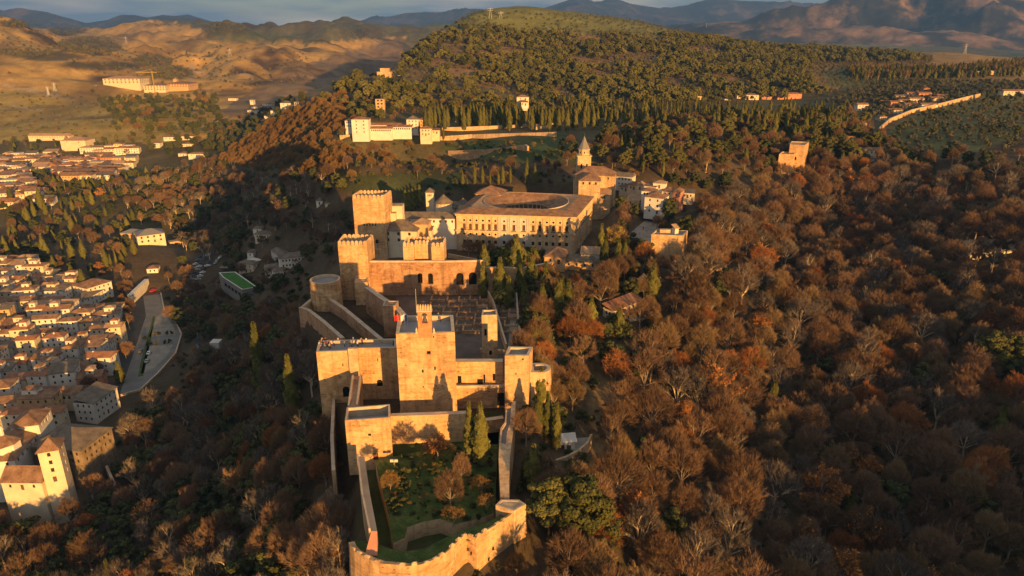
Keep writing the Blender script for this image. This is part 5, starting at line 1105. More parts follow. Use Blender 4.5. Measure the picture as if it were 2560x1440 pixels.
def clump_tree(seed, H, Rr, z0, nc, nl, ls, leafm, barkm='bark_dark', shape='dome', cr=1.4, flat=.7, core=True):
    rs = random.Random(seed); mb = MB(); mb.tube((0,0,-.5),(rs.uniform(-.3,.3),0,z0+(H-z0)*.45),H*.022,H*.012,5); Cs = []; Rs = []
    for i in range(nc):
        az = rs.uniform(0,2*math.pi); u = rs.uniform(-.55,1) if shape == 'dome' else rs.uniform(-1,1)
        rad = math.sqrt(max(0,1-u*u)); k = rs.uniform(.72,1.02) if i > nc*.25 else rs.uniform(.2,.6)
        zc = z0+(H-z0)*(.38+.5*u*k); Cs.append((Rr*rad*k*math.cos(az)*.85,Rr*rad*k*math.sin(az)*.85,zc)); Rs.append(cr*rs.uniform(.7,1.25)*Rr/4.5)
        if i%3 == 0: mb.tube((0,0,z0*.8+(zc-z0)*.3),(Cs[-1][0]*.85,Cs[-1][1]*.85,zc-.3),H*.007,H*.003,3)
    Cs = np.array(Cs); Rs = np.array(Rs); q = rng.integers(0,nc,nl); d = rdir(nl); d[:,2] = np.where(rng.uniform(size=nl)<.6, np.abs(d[:,2]), d[:,2]); rr = Rs[q]*rng.uniform(.75,1.08,nl)
    P = Cs[q]+d*rr[:,None]*np.array([1,1,flat]); V, F = leaves(P, d+rdir(nl)*.55, rng.uniform(.7,1.3,nl)*ls)
    if core:   # inner shade mass of each clump
        ico = []; t = (1+5**.5)/2
        iv = np.array([(-1,t,0),(1,t,0),(-1,-t,0),(1,-t,0),(0,-1,t),(0,1,t),(0,-1,-t),(0,1,-t),(t,0,-1),(t,0,1),(-t,0,-1),(-t,0,1)])/1.902
        fi = np.array([(0,11,5,5),(0,5,1,1),(0,1,7,7),(0,7,10,10),(0,10,11,11),(1,5,9,9),(5,11,4,4),(11,10,2,2),(10,7,6,6),(7,1,8,8),(3,9,4,4),(3,4,2,2),(3,2,6,6),(3,6,8,8),(3,8,9,9),(4,9,5,5),(2,4,11,11),(6,2,10,10),(8,6,7,7),(9,8,1,1)])
        cv = (Cs[:,None]+iv[None]*Rs[:,None,None]*np.array([.8,.8,.8*flat])*rng.uniform(.85,1.15,(nc,12,1))).reshape(-1,3); me = bpy.data.meshes.new('crown')
        me.from_pydata(np.concatenate([V,cv]).tolist(), [], F.tolist()+[[int(x)+len(V)+12*k for x in f[:3]] for k in range(nc) for f in fi]); me.materials.append(M[leafm]); me.update(); cmh = me
    else: cmh = fastmesh('crown', V, F, [M[leafm]])
    return [('trunk',mb.mesh('trunk',M[barkm])),('crown',cmh)], H
def cypress(seed, H=16, Rr=1.7, nl=1800, ls=.5, leafm='leaf_cypress'):
    rs = random.Random(seed); mb = MB(); mb.tube((0,0,-.5),(0,0,H*.4),.28,.15,5); n = 14; m = 9; prof = []
    for j in range(n+1):
        t = j/n; prof.append((Rr*max(.03,(math.sin(math.pi*min(1,t*.72+.20))**.8)*(1-t**2.6)**.8), H*.07+H*.93*t))
    V = []
    for j,(r,z) in enumerate(prof):
        for i in range(m): a = 2*math.pi*i/m; k = r*.82*rs.uniform(.8,1.12); V.append((k*math.cos(a),k*math.sin(a),z*.985))
    V = np.array(V); F = np.array([(j*m+i,j*m+(i+1)%m,(j+1)*m+(i+1)%m,(j+1)*m+i) for j in range(n) for i in range(m)])
    t = rng.uniform(0,1,nl)**.85; pr = np.array(prof); z = pr[0,1]+t*(pr[-1,1]-pr[0,1]); r = np.interp(z,pr[:,1],pr[:,0]); a = rng.uniform(0,2*math.pi,nl)
    cl = .86+.2*np.sin(a*3+z*1.1+seed)+.10*np.sin(a*5-z*2.3); P = np.stack([r*cl*np.cos(a),r*cl*np.sin(a),z],1); Nn = np.stack([np.cos(a),np.sin(a),np.full(nl,.35)],1)+rdir(nl)*.5
    V2, F2 = leaves(P, Nn, rng.uniform(.7,1.3,nl)*ls, 1.5)
    return [('trunk',mb.mesh('trunk',M['bark'])),('crown',fastmesh('crown',np.concatenate([V,V2]),np.concatenate([F,F2+len(V)]),[M[leafm]]))], H
def palm(H=11):
    mb = MB(); mb.tube((0,0,-.5),(.2,0,H-1.5),.38,.28,7); lf = MB(); rs = random.Random(3)
    for i in range(34):
        az = rs.uniform(0,2*math.pi); e0 = rs.uniform(-.3,1.25); p = Vector((.2,0,H-1.6)); L = 3.6; prev = None
        for k in range(5):
            el = e0-.42*k; q = p+Vector((math.cos(az)*math.cos(el),math.sin(az)*math.cos(el),math.sin(el)))*(L/5); s = Vector((-math.sin(az),math.cos(az),0))*(.42*(1-k/5.5))
            lf.quad(p-s,q-s*.8,q+Vector((0,0,.12)),p+Vector((0,0,.12))); lf.quad(p+Vector((0,0,.12)),q+Vector((0,0,.12)),q+s*.8,p+s); p = q
    return [('trunk',mb.mesh('trunk',M['bark_dark'])),('fronds',lf.mesh('fronds',M['leaf_green']))], H
PROTO = {}
PROTO['bare'] = [bare_tree(s, 16, rr, 5200, .10, vase=v, brush=b) for s, rr, v, b in ((1,6.2,1,.6),(2,5.4,1.15,.2),(3,7.0,.9,.5),(4,5.8,1,.1),(5,6.6,.95,.75),(6,5.0,1.3,.3),(7,6.8,.85,.15))]
PROTO['grey'] = [bare_tree(s, 17, rr, 3800, .10, vase=v, brush=b, twig='twig_grey', bark='coping') for s, rr, v, b in ((13,6.0,1,.15),(14,5.2,1.2,.05),(15,6.8,.9,.3))]
PROTO['rust'] = [bare_tree(s, 14, rr, 4800, .11, vase=v, brush=b, twig='twig_rust') for s, rr, v, b in ((16,6.0,1,.7),(17,5.4,1.1,.3))]
PROTO['tan'] = [bare_tree(s, 16, 5.8, 4600, .115, twig='twig_tan') for s in (11,12)]
PROTO['orange'] = [bare_tree(s, 16, rr, 3200, .08, leaf=('leaf_orange',3400,.42)) for s, rr in ((21,7.5),(22,6.5))]
PROTO['half'] = [bare_tree(s, 17, 4.6, 3600, .09, leaf=('leaf_orange',700,.36)) for s in (23,24)]
PROTO['yellow'] = [bare_tree(s, 15, 5.5, 2500, .08, leaf=('leaf_yellow',3600,.40)) for s in (25,)]
PROTO['poplar'] = [bare_tree(s, 18, 3.2, 3200, .10, vase=2.2, twig='twig_tan', bark='coping') for s in (31,32)]
PROTO['green'] = [clump_tree(s, 11, 4.6, 1.5, 34, 3000, .62, 'leaf_green', cr=1.45) for s in (41,42,43)]
PROTO['pine'] = [clump_tree(s, 18, 6.2, 7.0, 60, 6500, .50, 'leaf_pine', cr=1.15, flat=.6) for s in (51,52)]
PROTO['pinefar'] = [clump_tree(s, 13, 4.8, 3.5, 26, 900, 1.15, 'leaf_pine', cr=1.5, flat=.8) for s in (53,54,55)]
PROTO['cypress'] = [cypress(s, 16, rr) for s, rr in ((61,1.55),(62,1.85),(63,1.35))]
PROTO['conifer'] = [cypress(s, 14, 3.0, 2200, .7) for s in (64,65)]
PROTO['brush'] = [bare_tree(s, 7, 3.6, 2200, .13, twig='leaf_brown') for s in (71,72)]
PROTO['olive'] = [clump_tree(s, 5, 2.7, 1.0, 12, 420, .75, 'leaf_olive', cr=1.6) for s in (81,82)]
PROTO['shrub'] = [clump_tree(s, 2.6, 1.7, .1, 10, 420, .42, 'leaf_green', cr=1.7) for s in (85,86)]
PROTO['drybush'] = [bare_tree(s, 3, 2.2, 900, .09, twig='leaf_brown') for s in (87,88)]
PROTO['redbush'] = [bare_tree(s, 5.5, 4.0, 2200, .07, leaf=('leaf_orange',900,.28)) for s in (89,)]
PROTO['palm'] = [palm()]
NAMES = dict(grey='bare_tree',rust='bare_tree',bare='bare_tree',tan='bare_tree',orange='orange_leaf_tree',half='orange_leaf_tree',yellow='yellow_leaf_tree',poplar='poplar_tree',green='evergreen_tree',pine='pine_tree',pinefar='pine_tree',
             cypress='cypress_tree',conifer='conifer_tree',brush='brush_tree',olive='olive_tree',shrub='shrub',drybush='bush',redbush='bush',palm='palm_tree')
def tree(kind, x, y, H, label, group=None, var=None, wide=1.0, z=None, rot=None, name=None):
    v = PROTO[kind][(var if var is not None else random.randrange(99)) % len(PROTO[kind])]; s = H/v[1]; z = g1(x,y) if z is None else z
    r = tag(empty(name or NAMES[kind], (x,y,z-.1), random.uniform(0,6.28) if rot is None else rot), label, 'bush' if 'bush' in kind or kind == 'shrub' else 'tree', group); r.scale = (s*wide,s*wide,s)
    for nm, me in v[0]: linkmesh(nm, me, r)
    return r
def tophit(px, py, H, ymin=90):
    """where a tree of height H must stand for its top to show at px, py"""
    Y = _RY[_RY >= ymin]; dn = Y*tanbelow(py); X = (px-1280)/FPX*(Y*CP+dn*SP); ok = (CAMZ-dn) < gz(X, Y)+H; k = int(np.argmax(ok)) if ok.any() else len(Y)-1
    return float(X[k]), float(Y[k])
# joined copies for the far masses: one mesh per variant, held outside the scene and instanced
LIB = bpy.data.collections.new('tree_library'); LIBI = {}
def libobj(kind):
    if kind in LIBI: return LIBI[kind]
    out = []
    for parts, H in PROTO[kind]:
        me = bpy.data.meshes.new('far_tree'); vs = []; fs = []; mi = []; mats = []
        bm = bmesh.new()
        for nm, m_ in parts:
            mats.append(m_.materials[0]); b0 = len(bm.faces); bm.from_mesh(m_); bm.faces.ensure_lookup_table()
            for f in bm.faces[b0:]: f.material_index = len(mats)-1
        bm.to_mesh(me); bm.free()
        for m_ in mats: me.materials.append(m_)
        ob = bpy.data.objects.new('lib_%03d_%s' % (len(LIB.objects), kind), me); out.append((ob,H))
    LIBI[kind] = out; return out
def stuff(name, label, cat, items, kinds, kindtag='stuff'):
    """items: (x,y,z,H,kind,var) -> one object of instanced trees"""
    if not items: return
    col = bpy.data.collections.new(name+'_kinds'); base = {}; k = 0
    for kd in kinds:
        base[kd] = k
        for i,(ob,H) in enumerate(libobj(kd)): c = ob.copy(); c.name = 'src_%s_%03d' % (name, k); col.objects.link(c); k += 1
    pts = [(a[0],a[1],a[2]-.1) for a in items]; me = bpy.data.meshes.new(name); me.from_pydata(pts, [], [])
    idx = []; sc = []; rt = []
    for a in items:
        n = len(PROTO[a[4]]); v = a[5] % n; idx.append(base[a[4]]+v); sc.append(a[3]/PROTO[a[4]][v][1]); rt.append(random.uniform(0,6.28))
    for nm, tp, dat in (('idx','INT',idx),('size','FLOAT',sc),('turn','FLOAT',rt)): at_ = me.attributes.new(nm, tp, 'POINT'); at_.data.foreach_set('value', dat)
    ng = bpy.data.node_groups.new(name, 'GeometryNodeTree'); ng.interface.new_socket('Geometry', in_out='INPUT', socket_type='NodeSocketGeometry'); ng.interface.new_socket('Geometry', in_out='OUTPUT', socket_type='NodeSocketGeometry')
    N = ng.nodes; gi = N.new('NodeGroupInput'); go = N.new('NodeGroupOutput'); ip = N.new('GeometryNodeInstanceOnPoints'); ci = N.new('GeometryNodeCollectionInfo'); ci.inputs[0].default_value = col; ci.inputs[1].default_value = True; ci.inputs[2].default_value = True
    def att(nm, tp): q = N.new('GeometryNodeInputNamedAttribute'); q.data_type = tp; q.inputs[0].default_value = nm; return q.outputs[0]
    cx = N.new('ShaderNodeCombineXYZ'); ng.links.new(att('turn','FLOAT'), cx.inputs[2]); cs = N.new('ShaderNodeCombineXYZ'); a_ = att('size','FLOAT')
    for i in range(3): ng.links.new(a_, cs.inputs[i])
    ng.links.new(gi.outputs[0], ip.inputs['Points']); ng.links.new(ci.outputs[0], ip.inputs['Instance']); ip.inputs['Pick Instance'].default_value = True
    ng.links.new(att('idx','INT'), ip.inputs['Instance Index']); ng.links.new(cx.outputs[0], ip.inputs['Rotation']); ng.links.new(cs.outputs[0], ip.inputs['Scale']); ng.links.new(ip.outputs[0], go.inputs[0])
    o = linkmesh(name, me); md = o.modifiers.new('trees','NODES'); md.node_group = ng; return tag(o, label, cat, kind=kindtag)
FOOTB = []
def prep_foot():
    for f in FOOT:
        xs = [p[0] for p in f]; ys = [p[1] for p in f]; FOOTB.append((min(xs)-2,max(xs)+2,min(ys)-2,max(ys)+2,f))
def clear_of(x, y, marg=1.6):
    ok = np.ones(x.shape, bool)
    for x0,x1,y0,y1,f in FOOTB:
        m = ok & (x > x0) & (x < x1) & (y > y0) & (y < y1)
        if m.any(): ok[m] = _pdist(x[m], y[m], f) > marg
    return ok
def scatter(poly, spacing, Hh, seed, ylo, yhi, keep=1.0, lift=.6, excl=(), cond=None, clump=0, clt=-.08):
    r = np.random.default_rng(seed); pts = []; y = ylo; xs = []; ys = []
    pxs = [p[0] for p in poly]
    while y < yhi:
        dep = y*CP+40; x0 = min((min(pxs)-1280)/FPX*dep*q for q in (.85,1.2))-40; x1 = max((max(pxs)-1280)/FPX*dep*q for q in (.85,1.2))+40; x = np.arange(x0, x1, spacing); xs.append(x+r.uniform(-.42,.42,len(x))*spacing+(spacing/2 if int(y/spacing)%2 else 0)); ys.append(np.full(len(x),y)+r.uniform(-.42,.42,len(x))*spacing); y += spacing
    x = np.concatenate(xs); y = np.concatenate(ys); z = gz(x, y); px, py = proj(x, y, z+Hh*lift); m = inpoly(px, py, poly)
    for e in excl: m &= ~inpoly(px, py, e)
    x, y, z = x[m], y[m], z[m]; m = clear_of(x, y) & (r.uniform(size=len(x)) < keep)
    if clump: m &= fbm(x/clump, y/clump, 3, seed) > clt
    x, y, z = x[m], y[m], z[m]; return list(zip(x.tolist(), y.tolist(), z.tolist()))
ALL = []    # (x,y,z,H,kind,var,label,group)
def plant(pts, mix, Hr, label, group, seed=0):
    r = random.Random(seed); ks = [k for k,w in mix]; ws = [w for k,w in mix]
    for x,y,z in pts:
        k = r.choices(ks, ws)[0]; h = r.uniform(*Hr[k] if isinstance(Hr,dict) else Hr); ALL.append((x,y,z,h,k,r.randrange(60),label,group))
# ------------------------------------------------------------------ the town by the river
def sheet(name, pts, z, mat, kind='structure', off=.06):
    """flat paved sheet laid over the ground: photo corners on the level z"""
    m = MB(); q = [P2(*p,z) for p in pts]; m.add([(*p,z+off) for p in q],[tuple(range(len(q)))]); return tag(m.build(name, M[mat]), kind=kind)
PLZ = -35.5
sheet('plaza', [(352,975),(300,985),(318,930),(345,850),(365,790),(358,740),(405,735),(412,775),(438,800),(455,838),(440,885),(395,935)], PLZ, 'pale_ground')
sheet('street', [(300,985),(318,930),(345,850),(365,790),(358,740),(345,740),(328,790),(318,850),(292,930),(282,990)], PLZ, 'asphalt', off=.05)
sheet('lawn_bed', [(383,790),(388,792),(366,905),(358,940),(345,942),(352,905)], PLZ, 'lawn', off=.10); sheet('lawn_bed', [(392,792),(408,782),(432,812),(440,838),(372,842)], PLZ, 'paving', off=.10)
sheet('lawn_bed', [(368,865),(432,862),(418,890),(380,925),(352,935)], PLZ, 'paving', off=.10)
pc = [(404,735),(412,775),(438,800),(456,838),(441,886),(396,937),(352,978),(300,992)]
run_wall('plaza_parapet', 'curved pale stone parapet along the river side of the plaza', 'wall', [P2(*p,PLZ) for p in pc][::-1], PLZ+1.1, PLZ-6, .7, mat='castle_pale')
for i,(px,py) in enumerate([(386,838),(397,836),(418,836),(430,835),(362,848),(376,862),(391,861),(413,858),(425,856),(370,862)]):
    p = PZ(px,py,PLZ); tree('shrub', p.x, p.y, 2.4, 'clipped round shrub on the pale plaza by the river', 'clipped shrubs on the plaza', i, .8, z=PLZ)
wn_ = [];
H_ = lambda *a, **k: zhouse(*a, **k)
H_('white church nave with a tiled roof left of the near bell tower',(2,1206),(103,1207),-19.7,-36,9,wall='cream',roof='tile',kind='gable',rise=4,nw=3,st=1,arc=True,cat='church',name='church_nave')
bt = H_('square cream bell tower with a tiled pyramid roof at the lower left edge',(93,1133),(146,1124),-7.8,-36,7.6,wall='cream',roof='tile',kind='pyr',rise=3.4,nw=1,st=4,arc=True,cat='tower',name='bell_tower',gw=1.1,gh=2.0,over=.6)
rcb = bt; 
H_('long white convent church with a golden roof stretching back from the left edge',(36,1150),(131,1036),-19,-36,13,wall='white',roof='tile',kind='hip',rise=3.5,nw=9,st=1,cat='church',name='convent')
H_('upper golden roof block at the far end of the convent',(96,1062),(126,1022),-15,-30,10,wall='white',roof='tile',kind='hip',rise=3,nw=4,st=1,sides=(0,),cat='building',name='convent_block')
p = PZ(14,1118,-17); th = Thing('octagon_dome', 'octagonal tiled dome with a tiny white lantern at the left edge', 'dome', (p.x,p.y,-20)); m = MB(); m.lathe([(5.2,-20),(5.2,-14.5)],8,(p.x,p.y),math.pi/8,2*math.pi+math.pi/8); th.part(m,'drum',M['white']); m = MB(); m.lathe([(5.7,-14.6),(5.7,-14.3),(.8,-11.6)],8,(p.x,p.y),math.pi/8,2*math.pi+math.pi/8); th.part(m,'roof',M['tile'])
m = MB(); m.lathe([(.8,-12),(.8,-9.4),(1.05,-9.3),(.7,-8.3),(.02,-7.6)],8,(p.x,p.y)); th.part(m,'lantern',M['white'])
H_('massive brown-roofed stone palace standing over the river behind the near bell tower',(202,1128),(279,1070),-20,-40,22,wall='brownstone',roof='tile_grey',kind='hip',rise=4.5,nw=6,st=2,cat='building',name='river_palace')
H_('low dark wing between the bell tower and the brown-roofed palace',(168,1150),(205,1118),-24,-38,9,wall='brownstone',roof='tile_grey',kind='mono',rise=2,nw=3,st=1,cat='building',name='river_wing')
H_('cream mansion with a row of arched windows and a long tiled roof facing the camera',(68,990),(196,987),-25.5,-35,9,wall='cream',roof='tile',kind='gable',rise=2.4,nw=9,st=1,arc=True,cat='building',name='town_mansion',gw=1.2,gh=1.9)
H_('tall white houses stepped along the river lane at the right edge of the town',(232,1010),(292,968),-25,-37,10,wall='white',roof='tile_grey',kind='mono',rise=2,nw=5,st=3)
H_('large white school with a hipped roof on the plaza side of the town',(217,722),(278,703),-22,-34,15,wall='white',roof='tile',kind='hip',rise=3,nw=5,st=3,cat='school',name='school')
H_('lower school wing with a grey tiled roof in front of the large white school',(214,748),(262,722),-26,-34,10,wall='white',roof='tile_grey',kind='hip',rise=2.4,nw=5,st=2,cat='school',name='school_wing')
H_('long white wall-like building pierced by a row of small openings beside the plaza',(328,738),(371,698),-29,-36,2.5,wall='white',roof='white',kind='flat',over=.1,nw=11,st=1,cat='building',name='pierced_gallery',door=False,sides=(0,))
H_('small white house with a brown roof above the plaza at its far end',(366,673),(394,671),-26,-36,8,wall='white',roof='tile',kind='hip',rise=1.6,nw=2,st=2)
H_('low white arcaded house joined to the small brown-roofed one above the plaza',(325,694),(392,690),-31,-36,7,wall='white',roof='tile_grey',kind='flat',over=.2,nw=7,st=1,arc=True)
H_('big cream mansion with a greenish grey hipped roof at the edge of the shaded valley',(342,592),(411,583),-15.5,-34,16,wall='cream',roof='slate',kind='hip',rise=3.4,nw=4,st=2,cat='mansion',name='valley_mansion',gw=1.4,gh=2.2)
H_('lit left wing of the big cream mansion',(300,583),(343,585),-17,-34,12,wall='ochre',roof='slate',kind='hip',rise=2.4,nw=4,st=2,cat='mansion',name='mansion_wing')
H_('small plain ochre hut right of the big cream mansion',(424,606),(452,602),-27,-33,6,wall='ochre',roof='tile_pale',kind='flat',over=.1,nw=1,st=1,cat='hut',name='hut')
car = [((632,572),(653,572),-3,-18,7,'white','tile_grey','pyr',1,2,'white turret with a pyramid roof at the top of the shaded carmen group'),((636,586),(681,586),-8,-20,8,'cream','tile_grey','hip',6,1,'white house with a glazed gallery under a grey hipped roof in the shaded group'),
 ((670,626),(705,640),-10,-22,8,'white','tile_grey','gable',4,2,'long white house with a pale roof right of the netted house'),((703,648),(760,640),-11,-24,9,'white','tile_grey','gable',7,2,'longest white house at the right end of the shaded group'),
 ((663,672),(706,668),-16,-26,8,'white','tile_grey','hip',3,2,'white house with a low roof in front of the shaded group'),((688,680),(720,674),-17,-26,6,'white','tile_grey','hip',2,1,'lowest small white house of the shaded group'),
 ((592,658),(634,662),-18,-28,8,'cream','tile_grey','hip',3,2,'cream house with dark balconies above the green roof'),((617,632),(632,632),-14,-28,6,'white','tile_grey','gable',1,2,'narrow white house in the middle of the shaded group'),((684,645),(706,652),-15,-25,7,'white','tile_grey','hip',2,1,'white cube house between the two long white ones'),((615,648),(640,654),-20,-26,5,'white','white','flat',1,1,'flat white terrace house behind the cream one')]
for FL,FR,z1,z0,d,wm,rm,kd,nw,st,lb in car: e_ = (FL[1]+FR[1])/2; pxhouse(lb,FL[0],FR[0],e_+8+8*st,e_,d,yaw=math.degrees(math.atan2((FL[1]-FR[1])*3.2,(FR[0]-FL[0]))) if abs(FL[1]-FR[1]) < 20 else 35,wall=wm,roof=rm,kind=kd,nw=nw,st=st,ymin=300)
p0, p1 = Vector(P2(635,600,-12)), Vector(P2(683,600,-12)); th = Thing('netting', 'teal construction netting hung across the front of the shaded gallery house', 'netting', (p0.x,p0.y-.6,-18)); m = MB(); m.box(p0.x,p1.x,min(p0.y,p1.y)-1.0,min(p0.y,p1.y)-.9,-17,-12); th.part(m,'sheet',M['teal'])
gr = [P2(*p,-17) for p in [(547,681),(557,693),(605,724),(643,717),(588,679)]]; gr = gr if True else gr
th = Thing('green_roof_building', 'low school building with bright green artificial turf on its flat roof', 'building', (*gr[2],-26)); FOOT.append(gr); m = MB(); m.prism(gr,-28,-17,False); th.part(m,'wall',M['slate']); q = offset_poly(gr,.7); m = MB(); m.add([(*p,-17.3) for p in q],[tuple(range(5))]); th.part(m,'turf_roof',M['turf']); m = MB(); ring_top(m, gr, .7, -17, -17.3); th.part(m,'parapet',M['white'])
for t_ in (.12,.3,.48,.66,.84): a, b = Vector(gr[1]), Vector(gr[2]); c = a.lerp(b,t_); d_ = (b-a).normalized(); th.inst(UW['hole'],'window',(c.x+d_.y*.05,c.y-d_.x*.05,-22.5),math.atan2(d_.y,d_.x),(4.2,1,2.2))
sheet('blue_court', [(548,676),(580,655),(600,662),(622,690),(600,680)], -26, 'slate', off=2.0)
sheet('road', [(602,600),(612,603),(556,672),(545,680),(530,672),(570,632)], -36, 'asphalt', off=3.0) if False else None
# cars
def car_meshes():
    b = MB(); L, Wd = 4.2, 1.7
    prof = [(-2.1,.35),(-2.1,.8),(-1.95,.92),(-1.35,.98),(-.75,1.42),(.75,1.45),(1.35,1.0),(2.0,.85),(2.1,.6),(2.1,.35)]; n = len(prof)
    vs = [(x,-Wd/2,z) for x,z in prof]+[(x,Wd/2,z) for x,z in prof]; b.add(vs, [tuple(range(n)),tuple(range(2*n-1,n-1,-1))]+[(i,n+i,n+(i+1)%n,(i+1)%n) for i in range(n)])
    g = MB(); 
    for s_ in (-1,1): y = s_*(Wd/2+.012); g.quad((-1.2,y,1.0),(1.2,y,1.0),(.72,y,1.38),(-.72,y,1.36))
    g.quad((-1.30,-.72,1.04),(-1.30,.72,1.04),(-.80,.66,1.40),(-.80,-.66,1.40)); g.quad((1.32,.72,1.04),(1.32,-.72,1.04),(.80,-.66,1.43),(.80,.66,1.43))
    w_ = MB(); k = 10; w_.add([(.32*math.cos(2*math.pi*i/k),sy,.32*math.sin(2*math.pi*i/k)) for sy in (-.1,.1) for i in range(k)],[(i,(i+1)%k,k+(i+1)%k,k+i) for i in range(k)]+[tuple(range(k)),tuple(range(2*k-1,k-1,-1))]); return b, g.mesh('car_windows',M['glass']), w_.mesh('wheel',M['metal_dark'])
CB, CG, CW = car_meshes(); CARM = {}
def car_at(x, y, z, rz, colr_, label, group=None, cat='car', s=1.0):
    if colr_ not in CARM:
        cols = dict(white=(.7,.7,.7),silver=(.38,.39,.4),black=(.02,.02,.025),blue=(.04,.08,.2),red=(.45,.02,.02),grey=(.14,.14,.15)); CARM[colr_] = CB.mesh('body', plain('car_paint_'+colr_, cols[colr_], .35, .02))
    r = tag(empty('parked_car', (x,y,z), rz), label, cat, group); r.scale = (s,s,s); linkmesh('body', CARM[colr_], r); linkmesh('car_windows', CG, r)
    for sx in (-1.3,1.3):
        for sy in (-.82,.82): linkmesh('wheel', CW, r, (sx,sy,.32))
rc_ = random.Random(8); ords = ['first','second','third','fourth','fifth','sixth','seventh','eighth','ninth','tenth','eleventh','twelfth','thirteenth','fourteenth','fifteenth','sixteenth','seventeenth','eighteenth','nineteenth','twentieth','twenty-first','twenty-second','twenty-third','twenty-fourth']
pkq = [hit(*p) for p in [(470,700),(512,640),(545,628),(535,650),(500,705)]]
zc_ = sum(q.z for q in pkq)/5
slots = [(478,700),(484,692),(488,684),(494,676),(499,668),(504,660),(508,652),(514,645),(520,640),(478,683),(484,672),(490,662),(497,652),(503,644),(495,700),(501,692),(507,683),(513,675),(519,666),(524,658),(545,652),(552,645),(541,659),(470,694)]
for i,(px,py) in enumerate(slots):
    p = hit(px,py); c_ = rc_.choice(['white','silver','black','grey','white','blue','silver']); car_at(p.x,p.y,p.z+.12,R(25+rc_.uniform(-8,8)) if px < 540 else R(75),c_,'%s car, %s counted from the near end of the shaded riverside car park' % (c_,ords[i]),'cars in the riverside car park')
p = PZ(383,729,PLZ); car_at(p.x,p.y,PLZ+.12,R(80),'red','bright red van parked at the far end of the plaza street','van' and None,'van',1.25)
p = PZ(1625,549,25); car_at(p.x,p.y,g1(p.x,p.y)+.1,R(20),'white','white car parked by the trees near the gate tower square')
for i,(px,py) in enumerate([(373,885),(368,905),(352,880)]): p = PZ(px,py,PLZ); car_at(p.x,p.y,PLZ+.15,R(100),['white','silver','grey'][i],['white','silver','grey'][i]+' car standing on the street beside the plaza beds')
# square by the gate tower
sheet('gate_square', [(1556,600),(1620,545),(1650,560),(1640,612),(1560,612)], 29, 'paving', off=.25)
# rows of houses
UP = Vector((math.cos(R(9)), math.sin(R(9)))); VP_ = Vector((-UP.y, UP.x))
T1 = [(-160,640),(60,655),(170,680),(212,700),(214,750),(300,770),(292,880),(262,960),(225,985),(225,1040),(120,1110),(-160,1150)]
EXC = [[(66,988),(205,985),(205,1003),(66,1008)],[(-200,1090),(30,1090),(120,1045),(130,1060),(40,1180),(-200,1200)]]
WC = [('white',.52),('cream',.32),('ochre',.10),('salmon',.06)]; RCs = ['tile','tile','tile','tile_red','tile_pale','tile_grey']
def ordw(n):
    b = ['zeroth']+ords
    return b[n] if n < len(b) else 'thirtieth' if n == 30 else 'thirty-'+b[n-30] if n > 30 and n < 40 else 'twenty-'+b[n-20] if n > 24 else str(n)
def quarter(poly, exc, ctr, ulo, uhi, vlo, vhi, sz, dep, hts, seed, text, group, scale=1.0, cap=400, keep=.95, nwk=3.4):
    rs = random.Random(seed); cnt = 0; v = vlo; row = 0
    while v < vhi and cnt < cap:
        d = rs.uniform(*dep); row += 1; u = ulo+rs.uniform(-4,4); col = 0; cells = []
        while u < uhi:
            w = rs.uniform(*sz); gap = 0.35 if rs.random() < .72 else rs.uniform(2,4.5)
            c = ctr+UP*(u+w/2)+VP_*(v+d/2); z = g1(c.x,c.y); h = rs.uniform(*hts); px, py = proj(c.x,c.y,z+h*.5); px, py = float(px), float(py)
            if inpoly(np.array([px]),np.array([py]),poly)[0] and not any(inpoly(np.array([px]),np.array([py]),e)[0] for e in exc) and rs.random() < keep and clear_pt(c.x,c.y,min(w,d)*.42): cells.append((u,w,d,z,h,px,c))
            u += w+gap
        cells.sort(key=lambda q: q[0])
        for k,(u0,w0,d0,z,h,px,c) in enumerate(cells):
            wm = rs.choices([a for a,_ in WC],[b for _,b in WC])[0]; rm = rs.choice(RCs); kd = rs.choice(['hip','gable','hip','mono','gable','flat'] if scale < .9 else ['hip','gable','hip','gable','mono'])
            dd = d0*rs.uniform(.78,1.0); st = max(1,round(h/3.1)); a0 = ctr+UP*u0+VP_*(v+rs.uniform(0,d0-dd)); fr = R(9)+R(rs.uniform(-8,8))
            nm = {1:'one',2:'two',3:'three',4:'four'}[min(4,st)]
            UPZ[0] = z+h; house('%s %s-storey house with a %s roof, %s from the left in %s row %s' % (wm,nm,{'hip':'hipped','gable':'gabled','mono':'lean-to','flat':'flat'}[kd],ordw(k+1),text,row),
                  a0, fr, w0, dd, z-.3, z+h, wall=wm, roof=rm if kd != 'flat' else 'coping', kind=kd, rise=(dd*.2 if kd != 'flat' else 0), st=st, nw=max(1,int(w0/nwk)), group=group, chim=1 if (scale > .9 and rs.random() < .45) else 0, extra=(upper if (scale > .9 and rs.random() < .33 and kd != 'flat') else None), sides=(0,1) if scale > .9 else (0,), kinds=('win','shut') if rs.random() < .3 else ('win',))
            cnt += 1
        v += d+(.8 if rs.random() < .4 else rs.uniform(3,5.5))
    return cnt
